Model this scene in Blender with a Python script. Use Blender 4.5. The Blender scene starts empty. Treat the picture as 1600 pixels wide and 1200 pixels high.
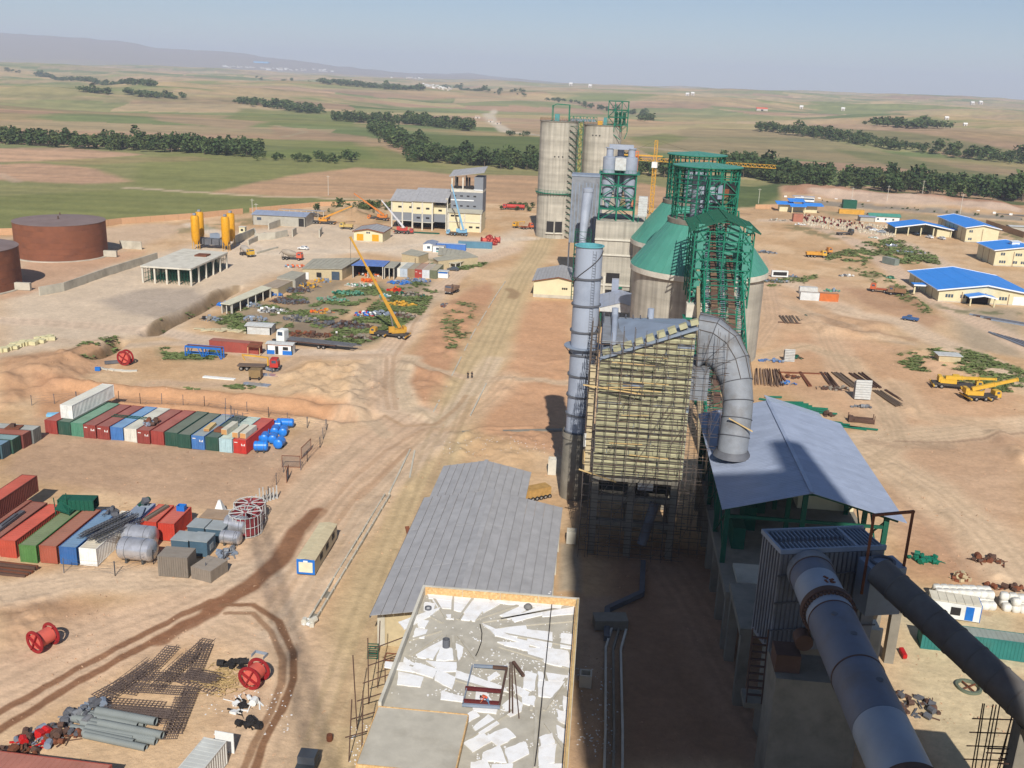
import bpy, math, random
import numpy as np
from mathutils import Vector, Matrix
random.seed(7); rng = np.random.RandomState(7)
S = bpy.context.scene; COL = S.collection
PI = math.pi
# ------------------------------------------------------------------ camera
H = 65.0; FPX = 1530.0
def _basis(hor0=128.0, roll=2.2, vpx=960.0):
 r = math.radians(roll); p = math.atan((600-hor0)*math.cos(r)/FPX)
 right = np.array([1.,0,0]); fwd = np.array([0,math.cos(p),-math.sin(p)]); down = np.array([0,-math.sin(p),-math.cos(p)])
 ix = right*math.cos(r)-down*math.sin(r); iy = right*math.sin(r)+down*math.cos(r)
 lo, hi = -.5, .5
 for _ in range(60):
  m = (lo+hi)/2; D = np.array([math.sin(m), math.cos(m), 0])
  if 800+FPX*(D@ix)/(D@fwd) < vpx: lo = m
  else: hi = m
 Rz = np.array([[math.cos(m),-math.sin(m),0],[math.sin(m),math.cos(m),0],[0,0,1]])
 return Rz@ix, Rz@iy, Rz@fwd
IX, IY, FW = _basis()
cam_d = bpy.data.cameras.new('camera'); cam = bpy.data.objects.new('camera', cam_d); COL.objects.link(cam)
cam_d.sensor_width = 36; cam_d.lens = FPX/1600*36; cam_d.clip_start = .3; cam_d.clip_end = 60000
_m = Matrix([list(IX), list(-IY), list(-FW)]).transposed().to_4x4(); _m.translation = (0,0,H)
cam.matrix_world = _m; S.camera = cam
# ------------------------------------------------------------------ sky, sun, exposure
SUN_EL, SUN_AZ = math.radians(38.5), math.radians(-7)      # shadows run towards SUN_AZ (from +Y, clockwise)
w = bpy.data.worlds.new('World'); S.world = w; w.use_nodes = True
nt = w.node_tree; nt.nodes.clear()
sky = nt.nodes.new('ShaderNodeTexSky'); sky.sky_type = 'NISHITA'; sky.sun_disc = False
sky.sun_elevation = SUN_EL; sky.sun_rotation = SUN_AZ+PI; sky.altitude = 1700; sky.air_density = 1.0; sky.dust_density = 1.2; sky.ozone_density = 3.5
bg = nt.nodes.new('ShaderNodeBackground'); bg.inputs[1].default_value = .07
wo = nt.nodes.new('ShaderNodeOutputWorld'); nt.links.new(sky.outputs[0], bg.inputs[0]); nt.links.new(bg.outputs[0], wo.inputs[0])
sl = bpy.data.lights.new('sun', 'SUN'); sl.energy = 4.6; sl.angle = math.radians(.55); sl.color = (1,.95,.87)
so = bpy.data.objects.new('sun', sl); COL.objects.link(so)
sd = Vector((math.sin(SUN_AZ)*math.cos(SUN_EL), math.cos(SUN_AZ)*math.cos(SUN_EL), -math.sin(SUN_EL)))
so.rotation_euler = sd.to_track_quat('-Z','Y').to_euler(); so.location = (0,-40,160)
S.view_settings.view_transform = 'Standard'; S.view_settings.look = 'None'; S.view_settings.gamma = 1; S.view_settings.exposure = 0.2
try: S.view_settings.use_curve_mapping = False
except Exception: pass
S.cycles.max_bounces = 5; S.cycles.diffuse_bounces = 2; S.cycles.glossy_bounces = 2; S.cycles.volume_bounces = 2
S.cycles.use_denoising = True
# ------------------------------------------------------------------ pixel <-> place
def ray(px, py): return FW+IX*(px-800)/FPX+IY*(py-600)/FPX
def at(px, py, h=0.0):
 d = ray(px, py); t = (h-H)/d[2]; return (d[0]*t, d[1]*t)
def proj(X, Y, Z):
 v = np.array([X,Y,Z-H]); z = v@FW; return 800+FPX*(v@IX)/z, 600+FPX*(v@IY)/z
def rise(bx, by, ty, h=0.0):
 """height of the point above base pixel (bx,by) that appears at row ty"""
 X, Y = at(bx, by, h); lo, hi = h, h+140
 for _ in range(40):
  m = (lo+hi)/2
  if proj(X, Y, m)[1] > ty: lo = m
  else: hi = m
 return m-h
# ------------------------------------------------------------------ numpy noise
def _hash(ix, iy, s):
 n = (ix*374761393+iy*668265263+s*1442695041) & 0x7fffffff
 n = ((n ^ (n >> 13))*1274126177) & 0x7fffffff
 return ((n ^ (n >> 16)) & 0xffff)/65535.
def vnoise(x, y, s=0):
 ix = np.floor(x).astype(np.int64); iy = np.floor(y).astype(np.int64); fx = x-ix; fy = y-iy
 fx = fx*fx*(3-2*fx); fy = fy*fy*(3-2*fy)
 return (_hash(ix,iy,s)*(1-fx)+_hash(ix+1,iy,s)*fx)*(1-fy)+(_hash(ix,iy+1,s)*(1-fx)+_hash(ix+1,iy+1,s)*fx)*fy
def fbm(x, y, s=0, o=4):
 a, t, r = .5, 0, 0
 for k in range(o):
  r = r+a*vnoise(x*2**k+17.3*k, y*2**k-9.1*k, s+k); t += a; a *= .5
 return r/t
def sstep(a, b, x):
 t = np.clip((x-a)/(b-a), 0, 1); return t*t*(3-2*t)
def lin(c): 
 c = np.array(c)/255.; return np.where(c <= .04045, c/12.92, ((c+.055)/1.055)**2.4)
def far_h(x, y):
 """relief of the open country: flat round the plant, a river belt, then rolling hills up to the skyline"""
 x = np.asarray(x, float); y = np.asarray(y, float); r = np.hypot(x, y)
 m = sstep(850, 2600, r)
 ridge = fbm(x/900+3.1, y/650+1.7, 11, 4)
 z = m*(ridge-.42)*85+m*(fbm(x/260+9, y/200+4, 19, 4)-.5)*17
 z = z+sstep(1500, 8500, r)*50
 right = sstep(-300, 900, x)
 z = z+right*sstep(1000, 1500, y-x*.15)*(1-sstep(2200,4200,r)*.6)*(6+26*fbm(x/420+8, y/300, 23, 3))
 az = np.degrees(np.arctan2(x, y))
 mt = sstep(11000, 15500, r)
 prof = 300*sstep(-10, -31, az)*(.8+.35*fbm(az/5+2, az*0+1.0, 31, 3))+95*sstep(-2,-9,az)*(.4+fbm(az/3, az*0+5., 37, 3))
 z = z+mt*prof
 return z
def hit(px, py):
 """where the sight line through a pixel meets the open country"""
 d = ray(px, py); d = d/np.hypot(d[0], d[1])
 ts = np.geomspace(60, 24000, 2600); z = H+d[2]*ts
 g_ = far_h(d[0]*ts, d[1]*ts); k = np.argmax(z < g_)
 if not (z < g_).any(): k = len(ts)-1
 return (d[0]*ts[k], d[1]*ts[k])
# ------------------------------------------------------------------ materials
MATS = {}
def srgb(r, g, b): return tuple(float(v) for v in lin((r, g, b)))+(1,)
def mat(name, col, rough=.8, metal=0., var=.12, scale=1.5, bump=.0, bscale=None, stain=None, stain_amt=.0, stretch=(1,1,1), spec=.3, col2=None, c2scale=.4, c2lo=.45, c2hi=.65):
 """one procedural material: base colour, cloudy wear, optional second colour in patches, fine relief. col = linear"""
 if name in MATS: return MATS[name]
 m = bpy.data.materials.new(name); m.use_nodes = True; n = m.node_tree; L = n.links
 b = n.nodes['Principled BSDF']; b.inputs['Roughness'].default_value = rough; b.inputs['Metallic'].default_value = metal
 b.inputs['Specular IOR Level'].default_value = spec
 tc = n.nodes.new('ShaderNodeTexCoord'); mp = n.nodes.new('ShaderNodeMapping'); mp.inputs['Scale'].default_value = stretch
 L.new(tc.outputs['Object'], mp.inputs[0])
 oi = n.nodes.new('ShaderNodeObjectInfo'); ad = n.nodes.new('ShaderNodeVectorMath'); ad.operation = 'MULTIPLY_ADD'
 cx = n.nodes.new('ShaderNodeCombineXYZ'); 
 for k in range(3): L.new(oi.outputs['Random'], cx.inputs[k])
 L.new(cx.outputs[0], ad.inputs[0]); ad.inputs[1].default_value = (91,57,33); L.new(mp.outputs[0], ad.inputs[2])
 vec = ad.outputs[0]
 def noise(s, det=5):
  q = n.nodes.new('ShaderNodeTexNoise'); q.inputs['Scale'].default_value = s; q.inputs['Detail'].default_value = det; q.inputs['Roughness'].default_value = .62
  L.new(vec, q.inputs['Vector']); return q.outputs['Fac']
 def ramp(src, lo, hi, a, c):
  q = n.nodes.new('ShaderNodeMapRange'); q.inputs[1].default_value = lo; q.inputs[2].default_value = hi; q.inputs[3].default_value = a; q.inputs[4].default_value = c
  L.new(src, q.inputs[0]); return q.outputs[0]
 def mix(fac, a, c, mode='MIX'):
  q = n.nodes.new('ShaderNodeMix'); q.data_type = 'RGBA'; q.blend_type = mode
  for i, v in ((0, fac), (6, a), (7, c)):
   if hasattr(v, 'links'): L.new(v, q.inputs[i])
   else: q.inputs[i].default_value = v
  return q.outputs[2]
 c = tuple(col[:3])+(1,)
 out = c
 if col2 is not None: out = mix(ramp(noise(c2scale), c2lo, c2hi, 0, 1), out, tuple(col2[:3])+(1,))
 if stain is not None: out = mix(ramp(noise(scale*.7, 8), .48, .72, 0, stain_amt), out, tuple(stain[:3])+(1,))
 v = ramp(noise(scale, 7), .3, .7, 1-var, 1+var)
 cb = n.nodes.new('ShaderNodeCombineColor'); 
 for k in range(3): L.new(v, cb.inputs[k])
 out = mix(1.0, out, cb.outputs[0], 'MULTIPLY')
 L.new(out, b.inputs['Base Color'])
 if bump:
  q = n.nodes.new('ShaderNodeBump'); q.inputs['Strength'].default_value = bump; q.inputs['Distance'].default_value = .05
  L.new(noise(bscale or scale*6, 4), q.inputs['Height']); L.new(q.outputs[0], b.inputs['Normal'])
 MATS[name] = m; return m
def C(r, g, b, k=1.0): 
 """a paint colour given as it would look in even light"""
 v = lin((r, g, b))*k; return tuple(float(min(x, .85)) for x in v)
# ------------------------------------------------------------------ mesh building
class MB:
 def __init__(s): s.v = []; s.f = []; s.m = []
 def add(s, vs, fs, mi=0):
  o = len(s.v); s.v += [tuple(map(float, p)) for p in vs]; s.f += [tuple(i+o for i in f) for f in fs]; s.m += [mi]*len(fs); return s
 def box(s, x0, x1, y0, y1, z0, z1, mi=0):
  return s.add([(x0,y0,z0),(x1,y0,z0),(x1,y1,z0),(x0,y1,z0),(x0,y0,z1),(x1,y0,z1),(x1,y1,z1),(x0,y1,z1)],
                     [(0,3,2,1),(4,5,6,7),(0,1,5,4),(1,2,6,5),(2,3,7,6),(3,0,4,7)], mi)
 def cbox(s, c, d, rz=0, mi=0, rx=0, ry=0):
  M = Matrix.Translation(c) @ Matrix.Rotation(rz,4,'Z') @ Matrix.Rotation(ry,4,'Y') @ Matrix.Rotation(rx,4,'X')
  a, b, e = d[0]/2, d[1]/2, d[2]/2
  P = [M @ Vector(p) for p in ((-a,-b,-e),(a,-b,-e),(a,b,-e),(-a,b,-e),(-a,-b,e),(a,-b,e),(a,b,e),(-a,b,e))]
  return s.add(P, [(0,3,2,1),(4,5,6,7),(0,1,5,4),(1,2,6,5),(2,3,7,6),(3,0,4,7)], mi)
 def bar(s, p, q, w, h=None, mi=0, up=(0,0,1)):
  h = h or w; p = Vector(p); q = Vector(q); d = q-p
  if d.length < 1e-6: return s
  d.normalize(); u = Vector(up)
  if abs(d.dot(u)) > .97: u = Vector((0,1,0))
  sx = d.cross(u).normalized()*w/2; sz = sx.cross(d).normalized()*h/2
  P = [p-sx-sz,p+sx-sz,p+sx+sz,p-sx+sz,q-sx-sz,q+sx-sz,q+sx+sz,q-sx+sz]
  return s.add(P, [(0,1,2,3),(7,6,5,4),(0,4,5,1),(1,5,6,2),(2,6,7,3),(3,7,4,0)], mi)
 def cyl(s, p, q, r, r2=None, n=12, cap=True, mi=0, a0=0):
  r2 = r if r2 is None else r2; p = Vector(p); q = Vector(q); d = (q-p)
  if d.length < 1e-6: return s
  d.normalize(); u = Vector((0,0,1)) if abs(d.z) < .95 else Vector((1,0,0))
  a = d.cross(u).normalized(); b = d.cross(a)
  P = []
  for c, rr in ((p, r), (q, r2)):
   for i in range(n):
    t = a0+2*PI*i/n; P.append(c+(a*math.cos(t)+b*math.sin(t))*rr)
  F = [(i,(i+1)%n,n+(i+1)%n,n+i) for i in range(n)]
  if cap: F += [tuple(range(n))[::-1], tuple(range(n,2*n))]
  return s.add(P, F, mi)
 def tube(s, pts, r, n=6, mi=0, cap=True):
  """swept tube; r number or list"""
  P = []; pts = [Vector(p) for p in pts]; N = len(pts); rr = r if hasattr(r, '__len__') else [r]*N
  prev = None
  for i, p in enumerate(pts):
   d = (pts[min(i+1,N-1)]-pts[max(i-1,0)]).normalized()
   if prev is None:
    u = Vector((0,0,1)) if abs(d.z) < .9 else Vector((1,0,0)); a = d.cross(u).normalized()
   else: a = (prev-d*prev.dot(d)).normalized()
   prev = a; b = d.cross(a)
   for k in range(n):
    t = 2*PI*k/n; P.append(p+(a*math.cos(t)+b*math.sin(t))*rr[i])
  F = []
  for i in range(N-1):
   for k in range(n): F.append((i*n+k, i*n+(k+1)%n, (i+1)*n+(k+1)%n, (i+1)*n+k))
  if cap: F += [tuple(range(n))[::-1], tuple(range((N-1)*n, N*n))]
  return s.add(P, F, mi)
 def lathe(s, prof, c=(0,0,0), n=24, mi=0, a0=0, a1=2*PI):
  full = abs(a1-a0-2*PI) < 1e-6; k = n if full else n+1; P = []
  for r, z in prof:
   for i in range(k):
    t = a0+(a1-a0)*i/n; P.append((c[0]+r*math.cos(t), c[1]+r*math.sin(t), c[2]+z))
  F = []
  for j in range(len(prof)-1):
   for i in range(n):
    i2 = (i+1)%k if full else i+1
    F.append((j*k+i, j*k+i2, (j+1)*k+i2, (j+1)*k+i))
  return s.add(P, F, mi)
 def prism(s, poly, z0, z1, mi=0):
  n = len(poly); P = [(x,y,z0) for x,y in poly]+[(x,y,z1) for x,y in poly]
  ar = sum(poly[i][0]*poly[(i+1)%n][1]-poly[(i+1)%n][0]*poly[i][1] for i in range(n))
  F = [(i,(i+1)%n,n+(i+1)%n,n+i) for i in range(n)]+[tuple(range(n))[::-1], tuple(range(n,2*n))]
  if ar < 0: F = [f[::-1] for f in F]
  return s.add(P, F, mi)
 def slab(s, P, t, mi=0):
  """four corners of a sloping sheet, thickness t downwards"""
  P = [Vector(p) for p in P]; n = (P[1]-P[0]).cross(P[2]-P[0]).normalized()
  if n.z < 0: n = -n
  Q = [p-n*t for p in P]
  if (P[1]-P[0]).cross(P[2]-P[0]).dot(n) < 0: P = P[::-1]; Q = Q[::-1]
  k = len(P)
  return s.add(P+Q, [tuple(range(k)), tuple(range(k,2*k))[::-1]]+[(i,k+i,k+(i+1)%k,(i+1)%k) for i in range(k)], mi)
 def mesh(s, name, mats, smooth=False):
  me = bpy.data.meshes.new(name); me.from_pydata(s.v, [], s.f)
  for m in (mats if isinstance(mats, (list, tuple)) else [mats]): me.materials.append(m)
  if any(s.m): me.polygons.foreach_set('material_index', s.m)
  if smooth:
   me.polygons.foreach_set('use_smooth', [True]*len(s.f))
   if smooth != 'all': me.set_sharp_from_angle(angle=math.radians(40))
  me.update(); return me
 def build(s, name, mats, parent=None, smooth=False, loc=(0,0,0), rz=0):
  o = bpy.data.objects.new(name, s.mesh(name, mats, smooth)); COL.objects.link(o)
  if parent is not None: o.parent = parent
  o.location = loc; o.rotation_euler = (0,0,rz); return o
def tag(o, label=None, cat=None, group=None, kind=None):
 if label: o['label'] = label
 if cat: o['category'] = cat
 if cat and not kind: o['kind'] = 'thing'
 if group: o['group'] = group
 if kind: o['kind'] = kind
 return o
def thing(name, label, cat, loc=(0,0,0), rz=0, group=None):
 o = bpy.data.objects.new(name, None); o.empty_display_size = .1; COL.objects.link(o)
 o.location = tuple(loc)+(0,)*(3-len(loc)); o.rotation_euler = (0,0,rz); return tag(o, label, cat, group)
def inst(name, me, parent, loc=(0,0,0), rot=(0,0,0), sc=None):
 o = bpy.data.objects.new(name, me); COL.objects.link(o); o.parent = parent; o.location = loc; o.rotation_euler = rot
 if sc: o.scale = sc
 return o
def dup(root, loc, rz, label, group=None, kids=None):
 m = {}
 def cp(o, par):
  c = o.copy(); COL.objects.link(c); c.parent = par
  for ch in KIDS.get(o.name, ()): cp(ch, c)
  return c
 r = cp(root, None); r.location = tuple(loc)+(0,)*(3-len(loc)); r.rotation_euler = (0,0,rz); r['label'] = label
 if group: r['group'] = group
 return r
KIDS = {}
def reg(root):
 """remember the children of a thing so that copies can be made without searching the whole scene"""
 for o in bpy.data.objects:
  if o.parent: KIDS.setdefault(o.parent.name, [])
 def walk(r):
  KIDS[r.name] = list(r.children)
  for c in KIDS[r.name]: walk(c)
 walk(root); return root
def lerp(a, b, t): return tuple(a[i]+(b[i]-a[i])*t for i in range(len(a)))
# ================================================================== GROUND: one sheet to the skyline, relief and earth colours computed per vertex
_P2 = {}
def P2(pts):
 k = tuple(pts)
 if k not in _P2: _P2[k] = np.array([hit(x, y) if y < 335 else at(x, y) for x, y in pts])
 return _P2[k]
def seg_dist(X, Y, pl):
 d = np.full(X.shape, 1e9)
 for (x0,y0),(x1,y1) in zip(pl[:-1], pl[1:]):
  dx, dy = x1-x0, y1-y0; q = dx*dx+dy*dy+1e-9
  t = np.clip(((X-x0)*dx+(Y-y0)*dy)/q, 0, 1); d = np.minimum(d, np.hypot(X-x0-t*dx, Y-y0-t*dy))
 return d
def inside(X, Y, pl):
 c = np.zeros(X.shape, bool); n = len(pl)
 for i in range(n):
  x0, y0 = pl[i]; x1, y1 = pl[(i+1)%n]
  if y0 == y1: continue
  k = ((y0 > Y) != (y1 > Y)) & (X < (x1-x0)*(Y-y0)/(y1-y0)+x0); c ^= k
 return c
def pmask(X, Y, poly, soft):
 """0..1 cover of a polygon with a soft rim"""
 pl = P2(poly); lo = pl.min(0)-3*soft; hi = pl.max(0)+3*soft
 out = np.zeros(X.shape); k = (X > lo[0])&(X < hi[0])&(Y > lo[1])&(Y < hi[1])
 if not k.any(): return out
 x, y = X[k], Y[k]; d = seg_dist(x, y, np.vstack([pl, pl[:1]])); s = np.where(inside(x, y, pl), 1, -1)
 out[k] = sstep(-soft, soft, d*s); return out
def smask(X, Y, line, wid, soft=None):
 pl = P2(line); soft = soft or wid*.45; lo = pl.min(0)-wid-soft; hi = pl.max(0)+wid+soft
 out = np.zeros(X.shape); k = (X > lo[0])&(X < hi[0])&(Y > lo[1])&(Y < hi[1])
 if not k.any(): return out
 out[k] = 1-sstep(wid/2-soft/2, wid/2+soft, seg_dist(X[k], Y[k], pl)); return out
# relief: (line in sight, width m, height m) ridges and trenches; (outline, height, grain m) heaped areas
RIDGES = [([(110,606),(200,613),(320,622),(430,632),(560,648)], 4, 1.6), ([(150,632),(300,640),(430,652),(520,664)], 3, .8),
 ([(236,520),(262,505),(300,488),(345,462),(368,450)], 4.0, -3.4), ([(232,513),(258,498),(296,481),(340,455)], 3, .9),
 ([(130,565),(165,550),(185,535)], 3.5, -3.0), ([(98,560),(130,545),(180,530)], 3, 1.0),
 ([(1345,412),(1372,432),(1410,458),(1455,488)], 3, .9), ([(1400,440),(1440,470),(1458,490)], 2.4, -.7),
 ([(640,575),(690,592),(702,600)], 3, .5), ([(715,690),(745,672),(830,668)], 1.2, .35),
 ([(0,600),(60,590),(110,570)], 10, 2.2), ([(495,640),(520,655),(580,650)], 4, -.8),
 ([(1260,505),(1300,520),(1400,530)], 4, .8), ([(1200,470),(1240,490),(1270,505)], 3, .7), ([(1340,560),(1400,600),(1420,640)], 3, .5), ([(1400,730),(1480,800),(1560,900)], 2.5, .5), ([(1560,680),(1600,720)], 4, 1), ([(520,905),(560,830),(600,780)], 2, .35), ([(640,760),(690,700)], 2, .3), ([(380,690),(430,680)], 3, .4), ([(1290,318),(1420,330),(1600,352)], 7, .8)]
HEAPS = [([(440,590),(500,570),(570,575),(588,610),(570,640),(470,625)], 1.9, 5), ([(622,566),(700,580),(695,620),(660,650),(630,620)], 1.0, 5),
 ([(0,565),(90,560),(150,585),(110,610),(0,640)], 2.2, 8), ([(705,680),(760,670),(850,676),(860,712),(800,722),(705,712)], .7, 3),
 ([(690,560),(640,510),(700,470),(760,480),(720,560)], .8, 4), ([(520,325),(560,318),(590,330),(575,346),(530,345)], 3.2, 11),
 ([(1270,480),(1330,500),(1400,510),(1360,530),(1260,520)], 1.1, 5), ([(1385,540),(1440,530),(1590,560),(1600,600),(1440,585)], .7, 6),
 ([(1225,292),(1600,322),(1600,336),(1500,330),(1225,308)], 4.0, 30), ([(395,360),(470,355),(520,362),(510,385),(400,385)], .7, 5),
 ([(780,640),(890,600),(890,560),(800,560),(770,600)], .5, 4), ([(0,940),(70,935),(90,975),(0,1010)], .6, 3)]
def near_h(X, Y):
 z = np.zeros(X.shape)
 for line, wd, hh in RIDGES:
  n = .7+.6*fbm(X/3.1, Y/3.1, 5, 3); z = z+hh*n*smask(X, Y, line, wd*.6, wd*.55)
 for poly, hh, gr in HEAPS:
  z = z+hh*pmask(X, Y, poly, gr*.8)*np.clip(fbm(X/gr, Y/gr, 9, 4)*2.2-.5, 0, 2)
 return z
def make_ground():
 az = np.concatenate([np.arange(-180, -42, 6.), np.arange(-42, 33, .078), np.arange(33, 180, 6.)])
 k = 99450/60.; inv = []
 r = 60.; rs = [0.5, 12, 30, 48]
 while r < 21000:
  rs.append(r); r += min(r*r/99450*2.0, r*.012)
 rs = np.array(rs); A, R = np.meshgrid(np.radians(az), rs); X = R*np.sin(A); Y = R*np.cos(A)
 W = np.clip(R*.0045, .35, 14)
 n1 = fbm(X/(W*4), Y/(W*4), 3, 3)-.5; n2 = fbm(X/(W*4)+50, Y/(W*4)+20, 4, 3)-.5
 XW = X+n1*W*2.4; YW = Y+n2*W*2.4
 Z = far_h(X, Y); nearm = R < 900
 zz = np.zeros(X.shape); zz[nearm] = near_h(X[nearm], Y[nearm]); Z = Z+zz
 # small unevenness of bulldozed ground
 Z = Z+np.where(R < 700, (fbm(X/6, Y/6, 41, 4)-.5)*.42+(fbm(X/.9, Y/.9, 43, 2)-.5)*.07, 0)
 rgb = np.zeros(X.shape+(3,))
 def lay(m, c, amt=1.0):
  c = lin(c); c = (c*.86+c.mean()*.14)*.97; m = (m*amt)[..., None]; rgb[...] = rgb*(1-m)+c*m
 # ---- open country: strip fields of straw, fallow and green, in drifting bands
 rgb[...] = lin((168,146,108))*.8
 u = X*.93+Y*.25+220*(fbm(X/900, Y/900, 61, 3)-.5); v = -X*.25+Y*.97+300*(fbm(X/700, Y/700, 62, 3)-.5)
 pal = [(176,154,112),(184,152,118),(140,144,90),(118,132,76),(168,156,98),(190,164,120),(150,148,94),(174,140,108),(130,140,84),(182,164,112)]
 cu = np.floor(u/330).astype(int); cv = np.floor(v/(95+cu%3*30)).astype(int); hh = _hash(cu, cv, 71)
 idx = np.clip((hh*.999*len(pal)).astype(int), 0, len(pal)-1); P = lin(np.array(pal).astype(float)); P = (P*.85+P.mean(1,keepdims=True)*.15)*.93
 field = P[idx]
 fm = sstep(.38, .6, fbm(X/1300+5, Y/900, 73, 3))[..., None]
 wild = (fbm(X/260, Y/160, 75, 5)[..., None]); gr = lin((134,138,88)); st = lin((178,156,116))
 rgb[...] = field*fm+(1-fm)*(gr*sstep(.5, .62, wild)+st*(1-sstep(.5, .62, wild)))
 pk = sstep(.56, .7, fbm(X/500+31, Y/200, 77, 4)); rgb[...] = rgb*(1-pk[...,None]*.5)+lin((184,148,116))*pk[...,None]*.5
 fl = [([(-300,240),(120,232),(330,238),(590,246),(850,258),(1000,270),(1240,285),(1700,330),(1700,400),(-300,420)], (140,138,84), 12, .9),
      ([(0,309),(0,364),(-300,390),(-300,310)], (130,132,74), 6, 1), ([(-20,308),(200,296),(420,306),(620,316),(380,336),(60,362),(-20,368)], (130,132,74), 6, 1),
      ([(-100,232),(110,231),(230,242),(90,252),(-100,255)], (190,152,118), 5, 1), ([(-100,260),(60,255),(150,263),(205,284),(130,288),(-100,276)], (190,150,116), 5, 1),
      ([(250,240),(390,236),(590,228),(700,262),(500,266),(330,300),(210,290),(215,262)], (132,134,74), 8, .9), ([(60,250),(300,244),(340,250),(120,258)], (156,136,92), 5, .7),
      ([(330,301),(450,275),(560,262),(640,266),(700,272),(850,275),(860,322),(700,320),(610,312),(430,306)], (192,152,112), 4, 1),
      ([(960,296),(1000,286),(1060,296),(1060,326),(970,326)], (192,152,112), 4, 1), ([(905,290),(960,288),(985,330),(905,328)], (106,118,64), 4, 1),
      ([(1130,292),(1230,290),(1225,308),(1180,322),(1130,330)], (96,110,62), 4, 1), ([(1215,288),(1420,300),(1700,325),(1700,345),(1225,310)], (90,104,60), 6, .9),
      ([(640,210),(860,214),(860,262),(740,258),(700,236)], (104,116,60), 6, 1), ([(350,215),(560,222),(590,250),(420,246),(300,235)], (118,130,66), 8, .85),
      ([(420,196),(575,214),(560,222),(430,212)], (172,140,106), 6, .8), ([(380,170),(560,175),(560,200),(430,196),(330,190)], (124,132,70), 8, .8),
      ([(230,180),(420,190),(380,202),(240,188)], (176,144,112), 8, .8), ([(770,195),(850,190),(850,212),(780,206)], (178,146,112), 8, .8),
      ([(1080,198),(1240,208),(1420,245),(1600,262),(1600,285),(1400,262),(1150,240),(1010,235)], (150,134,96), 10, .7), ([(985,215),(1040,208),(1080,215),(1010,232)], (122,128,66), 8, .7),
      ([(1240,196),(1330,210),(1480,240),(1600,255),(1600,238),(1400,205)], (112,120,72), 10, .7), ([(1300,232),(1420,246),(1600,280),(1600,292),(1400,262)], (98,112,62), 8, .6)]
 for poly, c, sf, a in fl: lay(pmask(XW, YW, poly, sf), c, a)
 for line, wd, c in [([(200,294),(300,300),(420,307),(620,314),(850,322)], 5, (206,178,146)), ([(0,272),(30,284)], 6, (190,160,130)), ([(770,172),(763,180),(772,194),(790,206),(850,212)], 14, (205,190,165)),
  ([(985,228),(1150,245),(1300,268),(1420,280),(1530,296)], 9, (196,170,138)), ([(430,196),(480,206),(440,214)], 7, (176,154,118)), ([(1225,300),(1600,337),(1700,346)], 5, (196,170,146))]:
  lay(smask(XW, YW, line, wd), c, .85)
 # ---- the building site
 site = [(-300,375),(0,366),(60,364),(230,344),(380,334),(500,318),(610,314),(850,320),(990,326),(1150,326),(1225,318),(1222,296),(1300,296),(1600,322),(1800,340),(1800,1500),(-300,1500)]
 sm = pmask(XW, YW, site, 3); bare = fbm(X/18, Y/18, 81, 5); soil = lin((198,164,126)); soil2 = lin((208,177,141)); soil3 = lin((186,150,112))
 b = sstep(.42, .58, bare)[...,None]; b2 = sstep(.5, .68, fbm(X/7, Y/7, 83, 4))[...,None]
 base = soil*(1-b)+soil2*b; base = base*(1-b2*.5)+soil3*b2*.5
 rgb[...] = rgb*(1-sm[...,None])+base*sm[...,None]
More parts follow.
